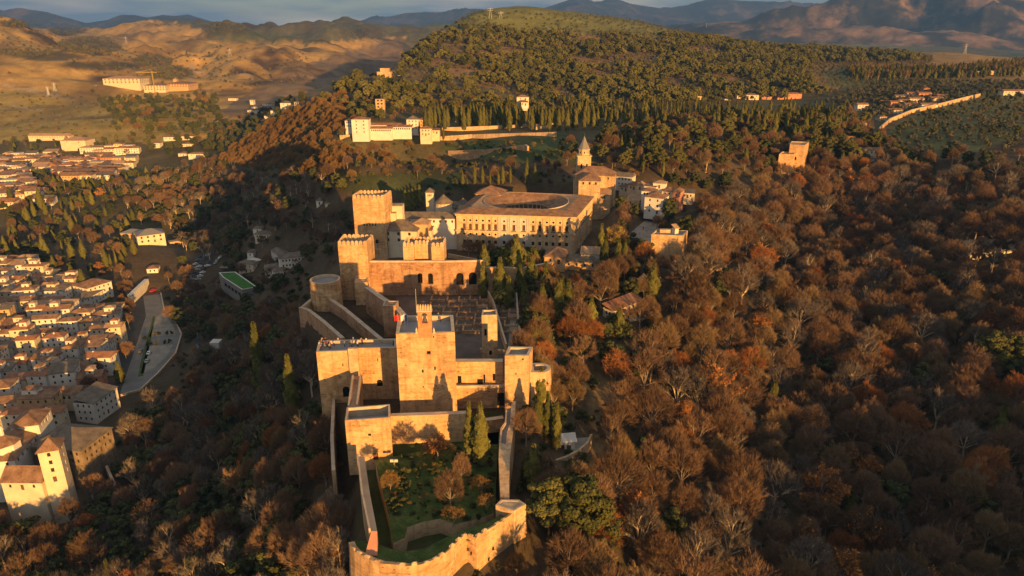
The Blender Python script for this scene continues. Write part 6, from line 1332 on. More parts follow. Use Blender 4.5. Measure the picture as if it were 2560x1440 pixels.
def upper(th, rc, u, v):
    w = (Vector(rc[1])-Vector(rc[0])).length; d = (Vector(rc[3])-Vector(rc[0])).length; zt = max(q[2] for q in [c.matrix_local.translation for c in th.root.children]+[(0,0,0)])
    rs = random.Random(int(rc[0][0]*9+rc[0][1]*5)); ww = w*rs.uniform(.3,.45); dd = d*rs.uniform(.45,.6); f = Vector(rc[0])+u*rs.uniform(.05,.5)*w+v*(d-dd)*.6; z = UPZ[0]
    q = rectpts(f, math.atan2(u.y,u.x), ww, dd); m = MB(); facade(th, m, q[0], q[1], z-.5, z+3.4, [(ww*.5,1.9,.9,1.1,'win')], .2)
    for i in (1,2,3): facade(th, m, q[i], q[(i+1)%4], z-.5, z+3.4, [], .2)
    th.part(m, 'upper_storey', M[rs.choice(['white','white','cream'])]); m = MB(); hiproof(m, q, z+3.4, dd*.22, .35, 'hip'); th.part(m, 'upper_roof', M[rs.choice(['tile','tile_red','tile_pale'])])
UPZ = [0]
def clear_pt(x, y, r):
    for f in FOOT:
        if abs(f[0][0]-x) < 60 and abs(f[0][1]-y) < 60:
            if float(_pdist(np.array([x]),np.array([y]),f)[0]) < r: return False
    return True
c0 = Vector(P2(150,900,-32)); nA = quarter(T1, EXC, c0, -190, 110, -100, 190, (8,15), (7.5,11), (6.0,11.5), 3, 'lower town', 'houses of the lower town')
T2 = [(-60,350),(60,338),(215,338),(250,350),(335,362),(345,395),(300,440),(215,452),(130,425),(60,440),(130,500),(110,560),(0,590),(-60,600)]
c1 = Vector(P2(150,420,-12)); nB = quarter(T2, [[(140,395),(215,395),(215,360),(140,360)]], c1, -260, 130, -190, 330, (10,17), (11,16), (5,9), 5, 'upper quarter', 'houses of the upper quarter', .8, 125, .8, 3.4)
pxhouse('long pale institute with pinkish roof and rows of windows in the upper quarter',70,172,352,340,12,st=1,nw=16,wall='cream',roof='tile_pale',kind='gable',rise=3,ymin=600)
pxhouse('big yellowish hall with a square front at the centre of the upper quarter',150,212,378,352,24,st=1,nw=2,wall='cream',roof='tile_pale',kind='hip',rise=4,ymin=600)
pxhouse('long cream wing with a row of windows at the foot of the upper quarter',236,298,437,421,12,st=2,nw=12,wall='cream',roof='tile',kind='gable',rise=3,ymin=500)
pxhouse('ochre barracks-like house behind bare trees below the upper quarter',143,222,456,440,14,st=1,nw=10,wall='ochre',roof='tile',kind='gable',rise=3,ymin=500)
for i,(a,b,c,d) in enumerate([(408,440,354,343),(440,482,352,341),(378,398,372,358),(455,478,368,360),(445,470,392,384),(470,512,397,385),(378,418,432,424)]): pxhouse('white house on the slope between upper quarter and shaded valley, %s from the top' % ords[i],a,b,c,d,10,st=1,nw=3,wall='white',roof='tile',kind='hip',rise=1.8,ymin=500,group='slope houses')
for i,(a,b,c,d) in enumerate([(618,640,285,276),(624,632,262,250),(660,700,276,268),(700,738,268,258),(676,712,284,277),(660,682,296,290),(570,590,252,246),(628,650,272,267),(712,735,274,268),(655,675,266,260),(735,752,262,256)]): pxhouse('white house in the shaded side valley below the golden hills, %s of its hamlet' % ords[i],a,b,c,d,12,st=1,nw=3,wall='white',roof='tile_grey',kind='hip',rise=2.4,ymin=900,group='houses of the shaded hamlet')
pxhouse('small white hut on the dark slope left of the great tower',790,806,517,502,5,st=1,nw=1,wall='white',roof='tile_grey',kind='pyr',rise=2,ymin=350)
pxhouse('low open shed beside the small white hut on the dark slope',812,830,517,509,4,st=1,nw=1,wall='cream',roof='tile_grey',kind='mono',rise=.6,ymin=350)
pxhouse('white square house alone in the dark river bank woods',524,546,886,858,5,st=1,nw=1,wall='white',roof='white',kind='flat',over=.1,sides=(),ymin=200)
pxhouse('ruined pale house hidden among trees in the forest right of the fortress',1612,1640,918,896,6,st=1,nw=1,wall='castle_pale',roof='tile_grey',kind='gable',rise=1.6,ymin=120)
pxhouse('tiny white hut in the woods below the forest wall towers',2150,2190,452,443,6,st=1,nw=1,wall='cream',roof='tile',kind='hip',rise=1,ymin=300)
run_wall('promenade_wall', 'ivy-topped river wall with a lit broken end below the town, among trees', 'wall', [P2(300,1250,-33),P2(262,1165,-33)][::-1], [-33,-33], -45, 1.0, mat='castle_pale')
# river
rv = [hit(*p) for p in [(478,760),(490,800),(498,850),(505,900)]]; m = MB()
for i in range(3): a, b = rv[i], rv[i+1]; m.quad((a.x-2,a.y,a.z+.3),(b.x-2,b.y,b.z+.3),(b.x+2.5,b.y,b.z+.3),(a.x+2.5,a.y,a.z+.3))
tag(m.build('river', M['water']), kind='structure')
open('/tmp/cnt','w').write('%d %d' % (nA, nB))
# ------------------------------------------------------------------ visitors
def person_meshes(v):
    rs = random.Random(v); b = MB(); skin = M['skin']
    me = bpy.data.meshes.new('body'); st = rs.uniform(.05,.16)
    V = [(0,0,.95),(0,0,1.15),(0,0,1.38),(0,0,1.50),(0,0,1.60),(0,.01,1.74),(.10,0,.92),(.11+st*.2,-st,.50),(.12+st*.2,st*.5,.06),(.12+st*.2,-.14+st*.5,.03),(-.10,0,.92),(-.11,st,.50),(-.12,st*1.6,.06),(-.12,-.14+st*1.6,.03),(.19,0,1.42),(.24,-.04,1.15),(.22,-.16,.92),(-.19,0,1.42),(-.24,.04,1.15),(-.22,-.02,.90)]
    E = [(0,1),(1,2),(2,3),(3,4),(4,5),(0,6),(6,7),(7,8),(8,9),(0,10),(10,11),(11,12),(12,13),(2,14),(14,15),(15,16),(2,17),(17,18),(18,19)]
    rad = [.15,.14,.15,.06,.10,.09,.10,.07,.05,.045,.10,.07,.05,.045,.07,.05,.035,.07,.05,.035]
    me.from_pydata(V, E, []); ob = bpy.data.objects.new('body_tmp', me); COL.objects.link(ob); md = ob.modifiers.new('s','SKIN')
    for i, sv in enumerate(me.skin_vertices[0].data): sv.radius = (rad[i],rad[i]*.85); sv.use_root = i == 0
    dg = bpy.context.evaluated_depsgraph_get(); dg.update(); full = bpy.data.meshes.new_from_object(ob.evaluated_get(dg)); bpy.data.objects.remove(ob)
    for m_ in ('skin','hair','cloth_a','cloth_b'): full.materials.append(M[m_] if m_ in ('skin','hair') else M['cloth_%d' % ((v*2+(m_ == 'cloth_b')) % 6)])
    for f in full.polygons:
        z = f.center.z; x = abs(f.center.x); f.material_index = 1 if z > 1.69 or (z > 1.55 and f.center.y > .04) else 0 if z > 1.47 or (x > .17 and z < .98 and z > .8) else 2 if z > .93 else 3
    full.name = 'body'; return full
M['skin'] = plain('skin',(.45,.27,.18),.6,.05); M['hair'] = plain('hair',(.03,.02,.015),.7,.1)
for i,c in enumerate([(.5,.5,.5),(.03,.04,.08),(.18,.05,.05),(.05,.05,.05),(.08,.14,.3),(.3,.22,.13)]): M['cloth_%d'%i] = plain('clothing_%d'%i,c,.85,.08)
PEO = [person_meshes(i) for i in range(5)]; rp = random.Random(2); cl = ['pale','dark blue','red','black','blue','tan']
def person(x, y, z, label, group):
    k = rp.randrange(5); o = tag(linkmesh('person', PEO[k], None, (x,y,z), (0,0,rp.uniform(0,6.28))), label, 'person', group); s = rp.uniform(.94,1.06); o.scale = (s,s,s)
for i in range(34):
    px, py = (rp.uniform(798,826),rp.uniform(857,872)) if i < 20 else (rp.uniform(826,905),rp.uniform(856,870)) if i < 31 else (rp.uniform(905,985),rp.uniform(856,864))
    p = PZ(px,py,43.9); person(p.x,p.y,43.9,'tiny visitor standing on the grey roof terrace left of the tallest tower','visitors on the terrace')
for px,py,lb in [(1096,795,'left of two visitors'),(1101,804,'right of two visitors')]: p = PZ(px,py,54.3); person(p.x,p.y,54.3,lb+' on the roof of the tallest tower, right of the bell gable',None)
for px,py in [(1213,884),(1215,872)]: p = PZ(px,py,28.1); person(p.x,p.y,28.1,'visitor below the slim tower on the parade ground','visitors on the parade ground')
for px,py in [(1599,588),(1617,580),(1608,575)]: p = PZ(px,py,29); person(p.x,p.y,29.27,'visitor crossing the paved square left of the gate tower','visitors on the gate square')
# floodlights
for px,py,z,lb in [(986,1168,28,'white twin floodlight on the lawn inside the garden'),(762,888,None,'small white floodlight on the slope left of the terrace tower'),(785,1140,None,'white floodlight on the slope below the outer wall')]:
    p = PZ(px,py,z) if z else hit(px,py); th = Thing('floodlight', lb, 'floodlight', p); m = MB(); m.tube(p,(p.x,p.y,p.z+1.9),.07,.06,5); th.part(m,'post',M['metal'])
    for s_ in (-.55,.55): m = MB(); m.box(p.x+s_-.42,p.x+s_+.42,p.y-.2,p.y+.15,p.z+1.6,p.z+2.3); th.part(m,'lamp_head',M['metal'])
prep_foot()
for px,py,Y,lb in [(632,806,262,'tall lone cypress with a sunlit crown on the dark slope, left of the fortress'),(716,886,214,'second lone sunlit cypress, nearest the terrace tower')]:
    p = W(px,py,Y); g_ = g1(p.x,p.y); tree('cypress', p.x, p.y, p.z-g_, lb, None, 0, 1.0 if Y > 250 else 1.15, z=g_); d_ = Vector((-p.x,-p.y)).normalized()
    for k in range(3): c = Vector((p.x,p.y))+d_*(k*6.0); FOOTB.append((c.x-7,c.x+7,c.y-7,c.y+7,[(c.x-3,c.y-3),(c.x+3,c.y-3),(c.x+3,c.y+3),(c.x-3,c.y+3)]))
# ------------------------------------------------------------------ single trees the photograph shows
lab = {}
def one(kind, px, py, H, label, group=None, ymin=90, wide=1.0, var=None):
    x, y = tophit(px, py, H, ymin); return tree(kind, x, y, H, label, group, var, wide)
P_ = PZ(1175,1150,28); tree('cypress', P_.x, P_.y, 17.0, 'left and slimmer of the two tall cypresses inside the walled garden', var=0, z=28, wide=.95)
P_ = PZ(1203,1162,28); tree('cypress', P_.x, P_.y, 18.0, 'right and broader of the two tall cypresses inside the walled garden', var=1, z=28, wide=1.1)
gard = [('bare',1126,1275,10.5,.95,'large pale round bare tree in the middle of the garden'),('bare',1154,1210,8.5,.8,'smaller bare tree behind the large round one in the garden'),('drybush',1132,1308,4.2,1.0,'round brown bush at the lower end of the garden'),
        ('drybush',1217,1276,4.2,.9,'low brown bush at the right edge of the garden'),('drybush',1201,1232,4.5,.9,'pale flowering bush by the garden wall, right of the round tree'),('brush',976,1232,6.0,.8,'upright brown bush at the left edge of the garden'),('redbush',1092,1146,5.5,1.25,'wide reddish tree against the foot of the sunlit garden wall')]
for k,px,py,h,w_,lb in gard: p = PZ(px,py,28); tree(k, p.x, p.y, h, lb, None, 0, w_, z=28, name='bush' if h < 6.1 else None)
for i in range(210):
    px = random.uniform(970,1235); py = random.uniform(1120,1300); p = PZ(px,py,28)
    if inpoly(np.array([px]),np.array([py]),GP)[0] and clear_of(np.array([p.x]),np.array([p.y]))[0]: ALL.append((p.x,p.y,28.0,random.uniform(.5,1.3)*(1.6 if i%9 == 0 else 1),random.choice(['shrub','shrub','drybush']),i,None,'garden'))
for kd,px,py,h,lb in [
('cypress',740,748,13,'small sunlit cypress tip beside the round tower'),('cypress',701,766,9,'smallest sunlit cypress tip, left of the round tower'),
 ('cypress',262,1400,16,'cypress tip cut by the bottom edge at the lower left'),
 ('cypress',1346,980,14,'left of three dark cypresses at the foot of the round bastion'),('cypress',1370,986,14,'middle of three dark cypresses at the foot of the round bastion'),('cypress',1394,1010,15,'right and widest of three dark cypresses at the foot of the round bastion'),
 ('palm',1247,730,11,'date palm beside the slim tower on the parade ground'),
 ('yellow',1545,560,17,'yellow leafed tree left of the gate tower'),
 ('bare',1355,742,15,'round reddish bare tree standing free beside the lit ramp'),('bare',1450,752,18,'tall egg-shaped bare tree right of the round reddish one'),
 ('orange',1800,928,19,'widest bright orange tree in the right forest'),('orange',2035,1015,17,'bright orange tree with a leaning crown, below and right of the widest one'),('orange',2062,600,16,'orange tree with fan-shaped crown near the forest road'),('orange',2060,1172,17,'orange-topped tree in the shaded hollow'),
 ('half',2225,1310,18,'thin tree with a few orange leaves among dark bare trees at the lower right'),('half',2155,1265,18,'thin half bare tree left of the other thin one at the lower right'),('orange',2125,425,13,'orange tree just below the reddish wall towers'),
 ('pine',1375,1205,17,'left of the two large stone pines right of the curved bastion'),('pine',1452,1190,21,'larger right stone pine right of the curved bastion'),('pine',1500,1270,15,'small stone pine behind the two large ones'),
 ('pine',2500,830,21,'large pine with a bare leaning trunk at the right edge'),('pine',2555,835,20,'second large pine cut by the right edge'),
 ('bare',808,1338,15,'rounded reddish bare tree nearest the left side of the curved bastion'),('bare',722,1015,13,'sunlit flat-topped bare tree left of the terrace tower'),('bare',715,1115,13,'sunlit bare tree below the flat-topped one'),('bare',690,1255,15,'large pinkish bare tree in the lower left slope'),
 ('poplar',1770,372,17,'pale bare poplar cluster in the ruined gardens'),('orange',247,655,8,'small orange tree above the white town school'),('conifer',200,675,18,'golden green conifer standing over the white town roofs, right of two'),('conifer',174,665,17,'golden green conifer standing over the white town roofs, left of two'),
 ('conifer',72,690,15,'golden conifer among the town roofs near the left edge'),('conifer',330,600,12,'dark conifer group beside the yellow mansion'),('conifer',305,608,11,'smaller dark conifer left of the yellow mansion'),
 ('orange',250,470,12,'reddish orange tree at the edge of the shaded valley')]:
    one(kd, px, py, h, lb)
for i,(px,py,h) in enumerate([(1210,617,16),(1207,655,14),(1250,645,18),(1291,592,20),(1328,637,17),(1312,702,12),(1365,655,15),(1398,697,17),(1422,700,16),(1505,560,16),(1515,592,15),(1548,600,14),(1564,602,14),(1636,660,15),(1272,690,12),(1340,668,12),(1300,660,14)]):
    one('cypress', px, py, h+2, 'cypress number %s from the left between the slim tower and the gate tower' % ['one','two','three','five','eight','seven','ten','eleven','twelve','thirteen','fourteen','fifteen','sixteen','seventeen','four','nine','six'][i], 'cypresses between the slim tower and the gate tower', wide=1.3 if i in (9,10,12) else 1.55)
for i,(px,py,h) in enumerate([(1156,428,12),(1186,410,15),(1206,418,12),(1225,430,10),(1246,428,10),(1257,414,13),(1276,418,12),(1318,395,16),(1316,412,15),(1338,416,16),(1168,446,8)]):
    one('cypress', px, py, h, 'sunlit cypress in the dark garden behind the square palace', 'sunlit cypresses behind the square palace', ymin=415, wide=1.1)
for px,py in [(1012,478),(1022,476),(1038,468),(1048,466),(1030,474)]: one('cypress', px, py, 15, 'dark cypress with a sunlit tip right of the great tower', 'dark cypresses right of the great tower', ymin=365, wide=1.5)
r_ = random.Random(5)
for px in list(np.arange(1062,1400,8.2)): one('cypress', px+r_.uniform(-2,2), 262+r_.uniform(-9,8)-(px-1060)*.005, r_.uniform(19,24), 'tall cypress in the %s third of the long row above the summer palace terraces' % ('left' if px < 1175 else 'middle' if px < 1290 else 'right'), 'cypress row above the summer palace terraces', ymin=640, wide=1.15)
for px in list(np.arange(1405,2120,9)):
    for k in range(2): one('cypress', px+r_.uniform(-5,5), 240+k*22+r_.uniform(-14,14)+(px-1405)*.03, r_.uniform(15,22), ('slim cypress in the dark gardens behind the church, %s row, %s' % ('upper' if k == 0 else 'lower', 'straight above the church' if px < 1500 else 'right of the spire' if px < 1620 else 'above the monastery' if px < 1740 else 'below the villas' if px < 1900 else 'left of the village')), 'cypresses in the gardens behind the church', ymin=560+40*k, wide=1.15)
for px,py in [(1108,322),(1545,330),(1555,336),(1565,328),(1576,332),(1590,330),(1637,345),(1650,340),(1622,352),(1600,380),(1610,385),(1660,400),(1686,350),(1708,380),(1048,306),(1064,318),(1115,272),(1098,268)]: one('cypress', px, py, 13, 'single cypress in the gardens between church and summer palace', 'single garden cypresses', ymin=460)
for px,py,h in [(20,470,18),(92,470,20),(108,600,15),(128,640,16),(100,588,17),(200,600,15),(78,505,14),(150,505,13),(225,480,14),(30,560,15),(60,640,13),(5,590,14),(258,625,14),(272,635,12),(285,628,12),(160,460,10),(325,470,10),(14,610,16),(62,520,15),(35,600,14),(345,430,12),(150,600,12),(70,588,11)]:
    one('conifer' if h > 13 else 'cypress', px, py, h, 'sunlit conifer in the wooded band between the two quarters of the town', 'conifers between the two quarters of the town', wide=.8)
# ------------------------------------------------------------------ woods
FR = [(1300,1500),(1330,1380),(1360,1200),(1400,1185),(1490,1160),(1545,1000),(1500,880),(1490,830),(1640,830),(1705,690),(1730,560),(1760,505),(1880,450),(2020,430),(2070,385),(2250,405),(2560,420),(2760,430),(2800,1560),(1300,1560)]
roadx = [(1800,655),(1960,640),(2000,650),(1960,668),(1830,680)]; clear1 = [(2425,640),(2560,655),(2560,690),(2425,668)]; path1 = [(2440,780),(2500,1000),(2560,1100),(2560,1060),(2520,1000),(2460,790)]
pts = scatter(FR, 8.8, 16, 11, 95, 640, .97, .6, [roadx, clear1, path1, [(1622,575),(1735,580),(1728,645),(1622,640)]])
plant(pts, [('bare',.46),('grey',.17),('rust',.09),('tan',.12),('orange',.025),('green',.08),('half',.03),('conifer',.01)], {'conifer':(12,17),'grey':(13,21),'rust':(10,17),'bare':(11,20),'tan':(12,17),'orange':(11,16),'green':(8,12),'half':(14,18)}, 'bare brown-crowned tree in the right forest', 'bare trees of the right forest', 1)
RC = [(1290,1100),(1285,880),(1330,860),(1310,700),(1360,660),(1500,640),(1640,620),(1640,780),(1500,860),(1480,1000),(1540,1080),(1500,1160),(1380,1170),(1300,1240)]
pts = scatter(RC, 7.6, 12, 12, 100, 420, .85, .6, [[(1622,575),(1735,580),(1728,645),(1622,640)],[(1355,600),(1508,600),(1508,672),(1355,672)],[(1345,735),(1375,735),(1375,860),(1345,860)],[(1370,1060),(1490,1060),(1490,1170),(1370,1170)],[(1440,880),(1530,900),(1545,1080),(1480,1150)]])
plant(pts, [('bare',.4),('rust',.15),('green',.25),('tan',.12),('conifer',.06)], {'rust':(8,13),'bare':(10,15),'green':(5,10),'tan':(9,13),'conifer':(9,13)}, 'bare tree on the slope close to the right side of the fortress', 'bare trees beside the fortress', 2)
SL = [(-150,1500),(868,1500),(862,1180),(835,1060),(790,1075),(785,890),(750,800),(700,745),(640,765),(520,850),(470,960),(340,1010),(300,1080),(275,1160),(190,1290),(0,1300),(-150,1300)]
pts = scatter(SL, 6.6, 13, 13, 70, 420, .95, .6, [[(520,850),(560,850),(560,890),(520,890)]])
plant(pts, [('bare',.24),('grey',.24),('rust',.06),('green',.40),('tan',.05),('half',.02)], {'grey':(11,17),'rust':(9,13),'bare':(11,16),'green':(7,12),'tan':(10,14),'half':(12,16)}, 'dim bare tree on the shaded slope left of the fortress', 'trees of the shaded left slope', 3)
VL = [(300,470),(520,395),(640,430),(870,430),(885,500),(850,590),(790,545),(700,555),(600,575),(560,640),(470,620),(420,560),(330,540)]
pts = scatter(VL, 8.5, 11, 14, 380, 1000, .9, .6, [[(780,490),(850,490),(850,535),(780,535)]])
plant(pts, [('bare',.2),('grey',.35),('green',.4),('poplar',.05)], {'grey':(9,14),'bare':(10,15),'green':(7,11),'poplar':(12,16)}, 'dim bare tree in the shaded valley behind the great tower', 'trees of the shaded valley', 4)
pts = scatter([(640,770),(760,690),(845,640),(780,690),(755,775),(700,780)], 6, 5, 15, 200, 600, .8, .5); plant(pts, [('shrub',.5),('drybush',.5)], (2.5,5), None, 'scrub', 5)
pts = scatter([(450,640),(540,600),(560,570),(640,600),(560,680),(500,760),(600,780),(480,860),(400,780),(440,720)], 8, 9, 16, 300, 700, .6, .5, [[(470,620),(560,620),(560,700),(480,700)]]); plant(pts, [('bare',.7),('green',.3)], (7,11), 'dim bare tree by the river near the car park', 'trees of the shaded valley', 6)
BR = [(540,400),(640,330),(700,290),(790,250),(870,230),(860,300),(868,345),(860,440),(640,425)]
pts = scatter(BR, 6.5, 6, 17, 500, 1150, .95, .6); plant(pts, [('brush',.8),('green',.2)], {'brush':(6,10),'green':(5,8)}, 'golden brown tree on the sunlit hillside left of the summer palace', 'brown trees on the sunlit hillside', 7)
pts = scatter([(840,350),(1090,350),(1120,430),(1300,405),(1440,350),(1560,330),(1620,450),(1500,400),(1440,420),(1150,470),(860,440)], 10, 8, 18, 430, 720, .55, .6, [[(1100,365),(1330,365),(1330,410),(1100,410)]]); plant(pts, [('brush',.45),('bare',.3),('green',.25)], {'brush':(5,8),'bare':(8,12),'green':(5,8)}, 'small bare tree in the gardens below the summer palace', 'garden trees below the summer palace', 8)
pts = scatter([(1880,330),(2240,330),(2250,400),(2060,390),(2030,430),(1890,440),(1860,400)], 9, 10, 44, 380, 700, .8, .6); plant(pts, [('bare',.5),('green',.35),('conifer',.15)], (8,13), 'bare tree in the gardens between the church and the wall towers', 'garden trees behind the church', 44)
GD = [(1500,330),(1700,290),(2150,280),(2200,330),(2240,400),(2050,390),(1900,400),(1800,460),(1640,440),(1560,430),(1490,380)]
pts = scatter(GD, 10, 11, 19, 450, 760, .8, .6, [[(1700,400),(1860,370),(1880,430),(1750,460)]]); plant(pts, [('pine',.22),('green',.28),('bare',.35),('conifer',.08),('poplar',.07)], {'pine':(12,18),'green':(8,12),'bare':(10,15),'conifer':(10,14),'poplar':(12,16)}, 'bare tree in the gardens between the church and the wall towers', 'garden trees behind the church', 9)
PW = [(785,250),(870,195),(905,160),(1000,175),(1010,130),(1060,95),(1140,60),(1250,62),(1320,72),(1700,84),(2000,112),(2240,128),(2330,142),(2260,150),(2040,150),(2020,190),(2070,225),(1960,238),(1560,252),(1400,250),(1300,238),(1160,215),(1040,200),(960,240),(870,265)]
pts = scatter(PW, 9.0, 11, 20, 800, 1750, .88, .6, [[(1010,170),(1110,165),(1060,200),(1000,205)],[(1560,120),(1640,130),(1650,160),(1580,150)],[(1720,110),(1800,108),(1790,135),(1730,130)],[(900,160),(1000,160),(1000,200),(900,200)],[(1250,62),(1700,84),(1700,76),(1250,55)]], clump=34, clt=-.13)
plant(pts, [('pinefar',.93),('green',.07)], (7,15.5), 'round-crowned pine on the wooded hill', 'pines of the wooded hill', 10)
pts = scatter([(1120,60),(1200,24),(1500,38),(1900,100),(1700,90),(1300,75)], 15, 3, 21, 1300, 2000, .8, .5); plant(pts, [('olive',1)], (3,5), None, 'scrub', 11)
pts = scatter([(2010,130),(2330,140),(2340,230),(2230,240),(2060,235),(2030,190)], 11, 4, 22, 850, 1900, .75, .5); plant(pts, [('olive',1)], (3.5,5), None, 'grove', 12)
pts = scatter([(2200,345),(2290,285),(2450,245),(2600,230),(2700,330),(2560,395),(2300,395)], 8.5, 4, 23, 420, 900, .8, .5); plant(pts, [('olive',.75),('drybush',.15),('green',.1)], {'olive':(3,5),'drybush':(2,4),'green':(5,8)}, 'evergreen tree in the olive grove under the orchard wall', 'evergreens of the olive grove', 13)
pts = scatter([(2200,200),(2600,200),(2600,225),(2430,240),(2200,290),(2060,250)], 9.5, 5, 24, 650, 1200, .8, .5); plant(pts, [('olive',.8),('green',.2)], (4,6), 'evergreen tree on the plateau above the orchard wall', 'evergreens of the olive grove', 14)
pts = scatter([(2120,165),(2350,170),(2560,150),(2560,182),(2340,188),(2120,195)], 12, 12, 25, 900, 1500, .9, .5); plant(pts, [('conifer',.7),('poplar',.3)], (11,16), 'dark conifer on the plateau at the upper right', 'conifers of the plateau', 15)
pts = scatter([(2240,385),(2560,385),(2560,425),(2240,425)], 9, 10, 26, 350, 600, .8, .5); plant(pts, [('green',.4),('bare',.6)], (8,14), 'bare brown-crowned tree in the right forest', 'bare trees of the right forest', 16)
pts = scatter([(220,215),(540,235),(560,330),(520,390),(440,400),(300,330)], 17, 9, 27, 900, 1700, .75, .6, [[(240,190),(475,190),(475,236),(240,236)]]); plant(pts, [('green',.6),('pinefar',.3),('brush',.1)], (8,13), 'evergreen tree in the groves below the abbey', 'evergreens below the abbey', 17)
pts = scatter([(0,230),(300,235),(520,330),(400,360),(0,350)], 19, 4, 28, 900, 1500, .6, .5); plant(pts, [('olive',.6),('drybush',.4)], (3,5), None, 'scrub', 18)
pts = scatter([(0,30),(300,90),(760,130),(800,200),(500,240),(0,215)], 22, 5, 29, 1400, 2500, .55, .5, clump=160); plant(pts, [('olive',.5),('brush',.5)], (4,8), None, 'scrub', 19)
for cx0,cy0,rx,ry,n in [(170,75,50,14,90),(225,115,80,22,330),(60,60,60,10,80),(385,155,50,16,120),(430,185,55,16,120),(60,135,90,10,90),(560,72,55,14,240),(885,85,40,12,90)]:
    for i in range(n):
        a = random.uniform(0,6.28); q = math.sqrt(random.random()); p = hit(cx0+rx*q*math.cos(a), cy0+ry*q*math.sin(a), 1300); ALL.append((p.x,p.y,p.z,random.uniform(5,9),'olive',i,None,'scrub'))
pts = scatter([(520,320),(700,250),(760,230),(780,250),(690,310),(600,350),(560,400),(500,400)], 13, 8, 30, 850, 1500, .8, .6); plant(pts, [('green',.7),('bare',.3)], (7,11), 'dim tree in the shaded side valley', 'trees of the shaded valley', 20)
TN = [(0,440),(130,450),(330,440),(480,400),(340,470),(330,560),(290,640),(180,660),(0,640)]
pts = scatter(TN, 12, 10, 31, 450, 900, .62, .6, [[(335,570),(415,570),(415,645),(335,645)]]); plant(pts, [('bare',.35),('green',.4),('conifer',.25)], {'bare':(9,13),'green':(7,10),'conifer':(9,14)}, 'sunlit bare tree between the two quarters of the town', 'bare trees between the town quarters', 21)
pts = scatter([(300,640),(330,700),(320,960),(300,960),(290,760)], 9, 9, 32, 300, 600, .7, .6); plant(pts, [('bare',.9),('half',.1)], (8,12), 'dim bare tree along the river promenade', 'trees of the promenade', 22)
pts = scatter([(1130,590),(1440,600),(1470,625),(1380,640),(1230,650),(1120,640)], 8, 7, 33, 290, 360, .75, .5, [[(1340,600),(1508,600),(1508,640),(1340,640)]]); plant(pts, [('bare',.7),('tan',.1),('brush',.2)], (6,9), 'small bare tree on the square before the palace', 'small trees before the palace', 23)
pts = scatter([(1540,500),(1720,520),(1730,640),(1560,620),(1500,600)], 9, 9, 34, 280, 460, .55, .6, [[(1570,530),(1640,560),(1640,620),(1560,600)],[(1622,575),(1735,580),(1728,645),(1622,640)]]); plant(pts, [('bare',.7),('green',.3)], (8,12), 'bare tree around the gate tower square', 'bare trees by the gate tower', 24)
pts = scatter([(1205,640),(1365,630),(1380,760),(1345,900),(1330,870),(1318,700),(1235,700)], 5.2, 10, 40, 200, 330, .8, .6, [[(1340,600),(1508,600),(1508,672),(1340,672)]]); plant(pts, [('green',.45),('conifer',.35),('bare',.2)], {'green':(8,13),'conifer':(11,16),'bare':(8,12)}, 'bare tree packed between the parade ground and the ochre houses', 'trees behind the parade ground', 40)
pts = scatter([(0,640),(330,640),(300,1000),(200,1100),(0,1100)], 13, 8, 41, 220, 620, .8, .6); plant(pts, [('conifer',.25),('green',.45),('bare',.3)], {'conifer':(8,12),'green':(5,8),'bare':(6,10)}, 'small bare tree in a courtyard of the lower town', 'courtyard trees of the lower town', 41)
pts = scatter([(0,340),(330,340),(340,440),(120,500),(0,580)], 15, 8, 42, 600, 1200, .8, .6); plant(pts, [('conifer',.3),('green',.5),('bare',.2)], (6,10), 'small bare tree between houses of the upper quarter', 'trees of the upper quarter', 42)
pts = scatter([(405,735),(412,700),(560,700),(640,760),(640,860),(520,880),(470,960),(430,930),(455,850),(440,790)], 6, 5, 45, 250, 520, .85, .5); plant(pts, [('shrub',.35),('drybush',.3),('green',.2),('bare',.15)], {'shrub':(1.5,3),'drybush':(2,4),'green':(5,8),'bare':(7,11)}, 'dim bare tree on the river bank below the plaza', 'river bank trees', 45)
pts = scatter([(560,530),(870,500),(880,600),(800,640),(745,770),(650,770),(640,715),(560,680)], 7, 6, 46, 280, 700, .6, .5); plant(pts, [('shrub',.4),('drybush',.15),('green',.25),('bare',.2)], {'shrub':(1.5,3.5),'drybush':(2,4),'green':(5,8),'bare':(7,11)}, 'dim bare tree among the shaded white houses', 'trees by the shaded white houses', 46)
pts = scatter([(870,350),(1100,350),(1440,350),(1560,440),(1440,470),(1150,440),(1180,490),(870,500)], 7, 3, 47, 400, 700, .6, .5); plant(pts, [('shrub',.6),('drybush',.4)], (1.5,4), None, 'scrub', 47)
pts = scatter([(870,235),(1030,205),(1160,222),(1300,245),(1560,255),(1640,290),(1400,285),(1060,275),(960,300),(870,300)], 10, 8, 48, 600, 980, .7, .6); plant(pts, [('pinefar',.4),('brush',.35),('green',.25)], {'pinefar':(9,14),'brush':(5,8),'green':(5,9)}, 'round-crowned pine on the slope above the summer palace', 'pines above the summer palace', 48)
pts = scatter(PW, 11, 3, 49, 800, 1750, .7, .5); plant(pts, [('olive',1)], (2.5,5.5), None, 'scrub', 49)
pts = scatter([(1180,1400),(1320,1365),(1330,1520),(1100,1520)], 3.6, 3, 50, 90, 170, .8, .5); plant(pts, [('shrub',.5),('drybush',.4),('brush',.1)], {'shrub':(1.2,3),'drybush':(2,4),'brush':(4,6)}, 'small brown tree at the foot of the curved bastion', 'foot of the bastion', 50)
pts = scatter([(1690,380),(1900,360),(1900,450),(1760,470),(1700,470)], 5, 3, 55, 400, 620, .75, .5); plant(pts, [('shrub',.4),('drybush',.35),('bare',.12),('green',.13)], {'shrub':(1.5,3),'drybush':(2,4),'bare':(8,12),'green':(5,9)}, 'bare tree in the ruined gardens below the monastery', 'trees of the ruined gardens', 55)
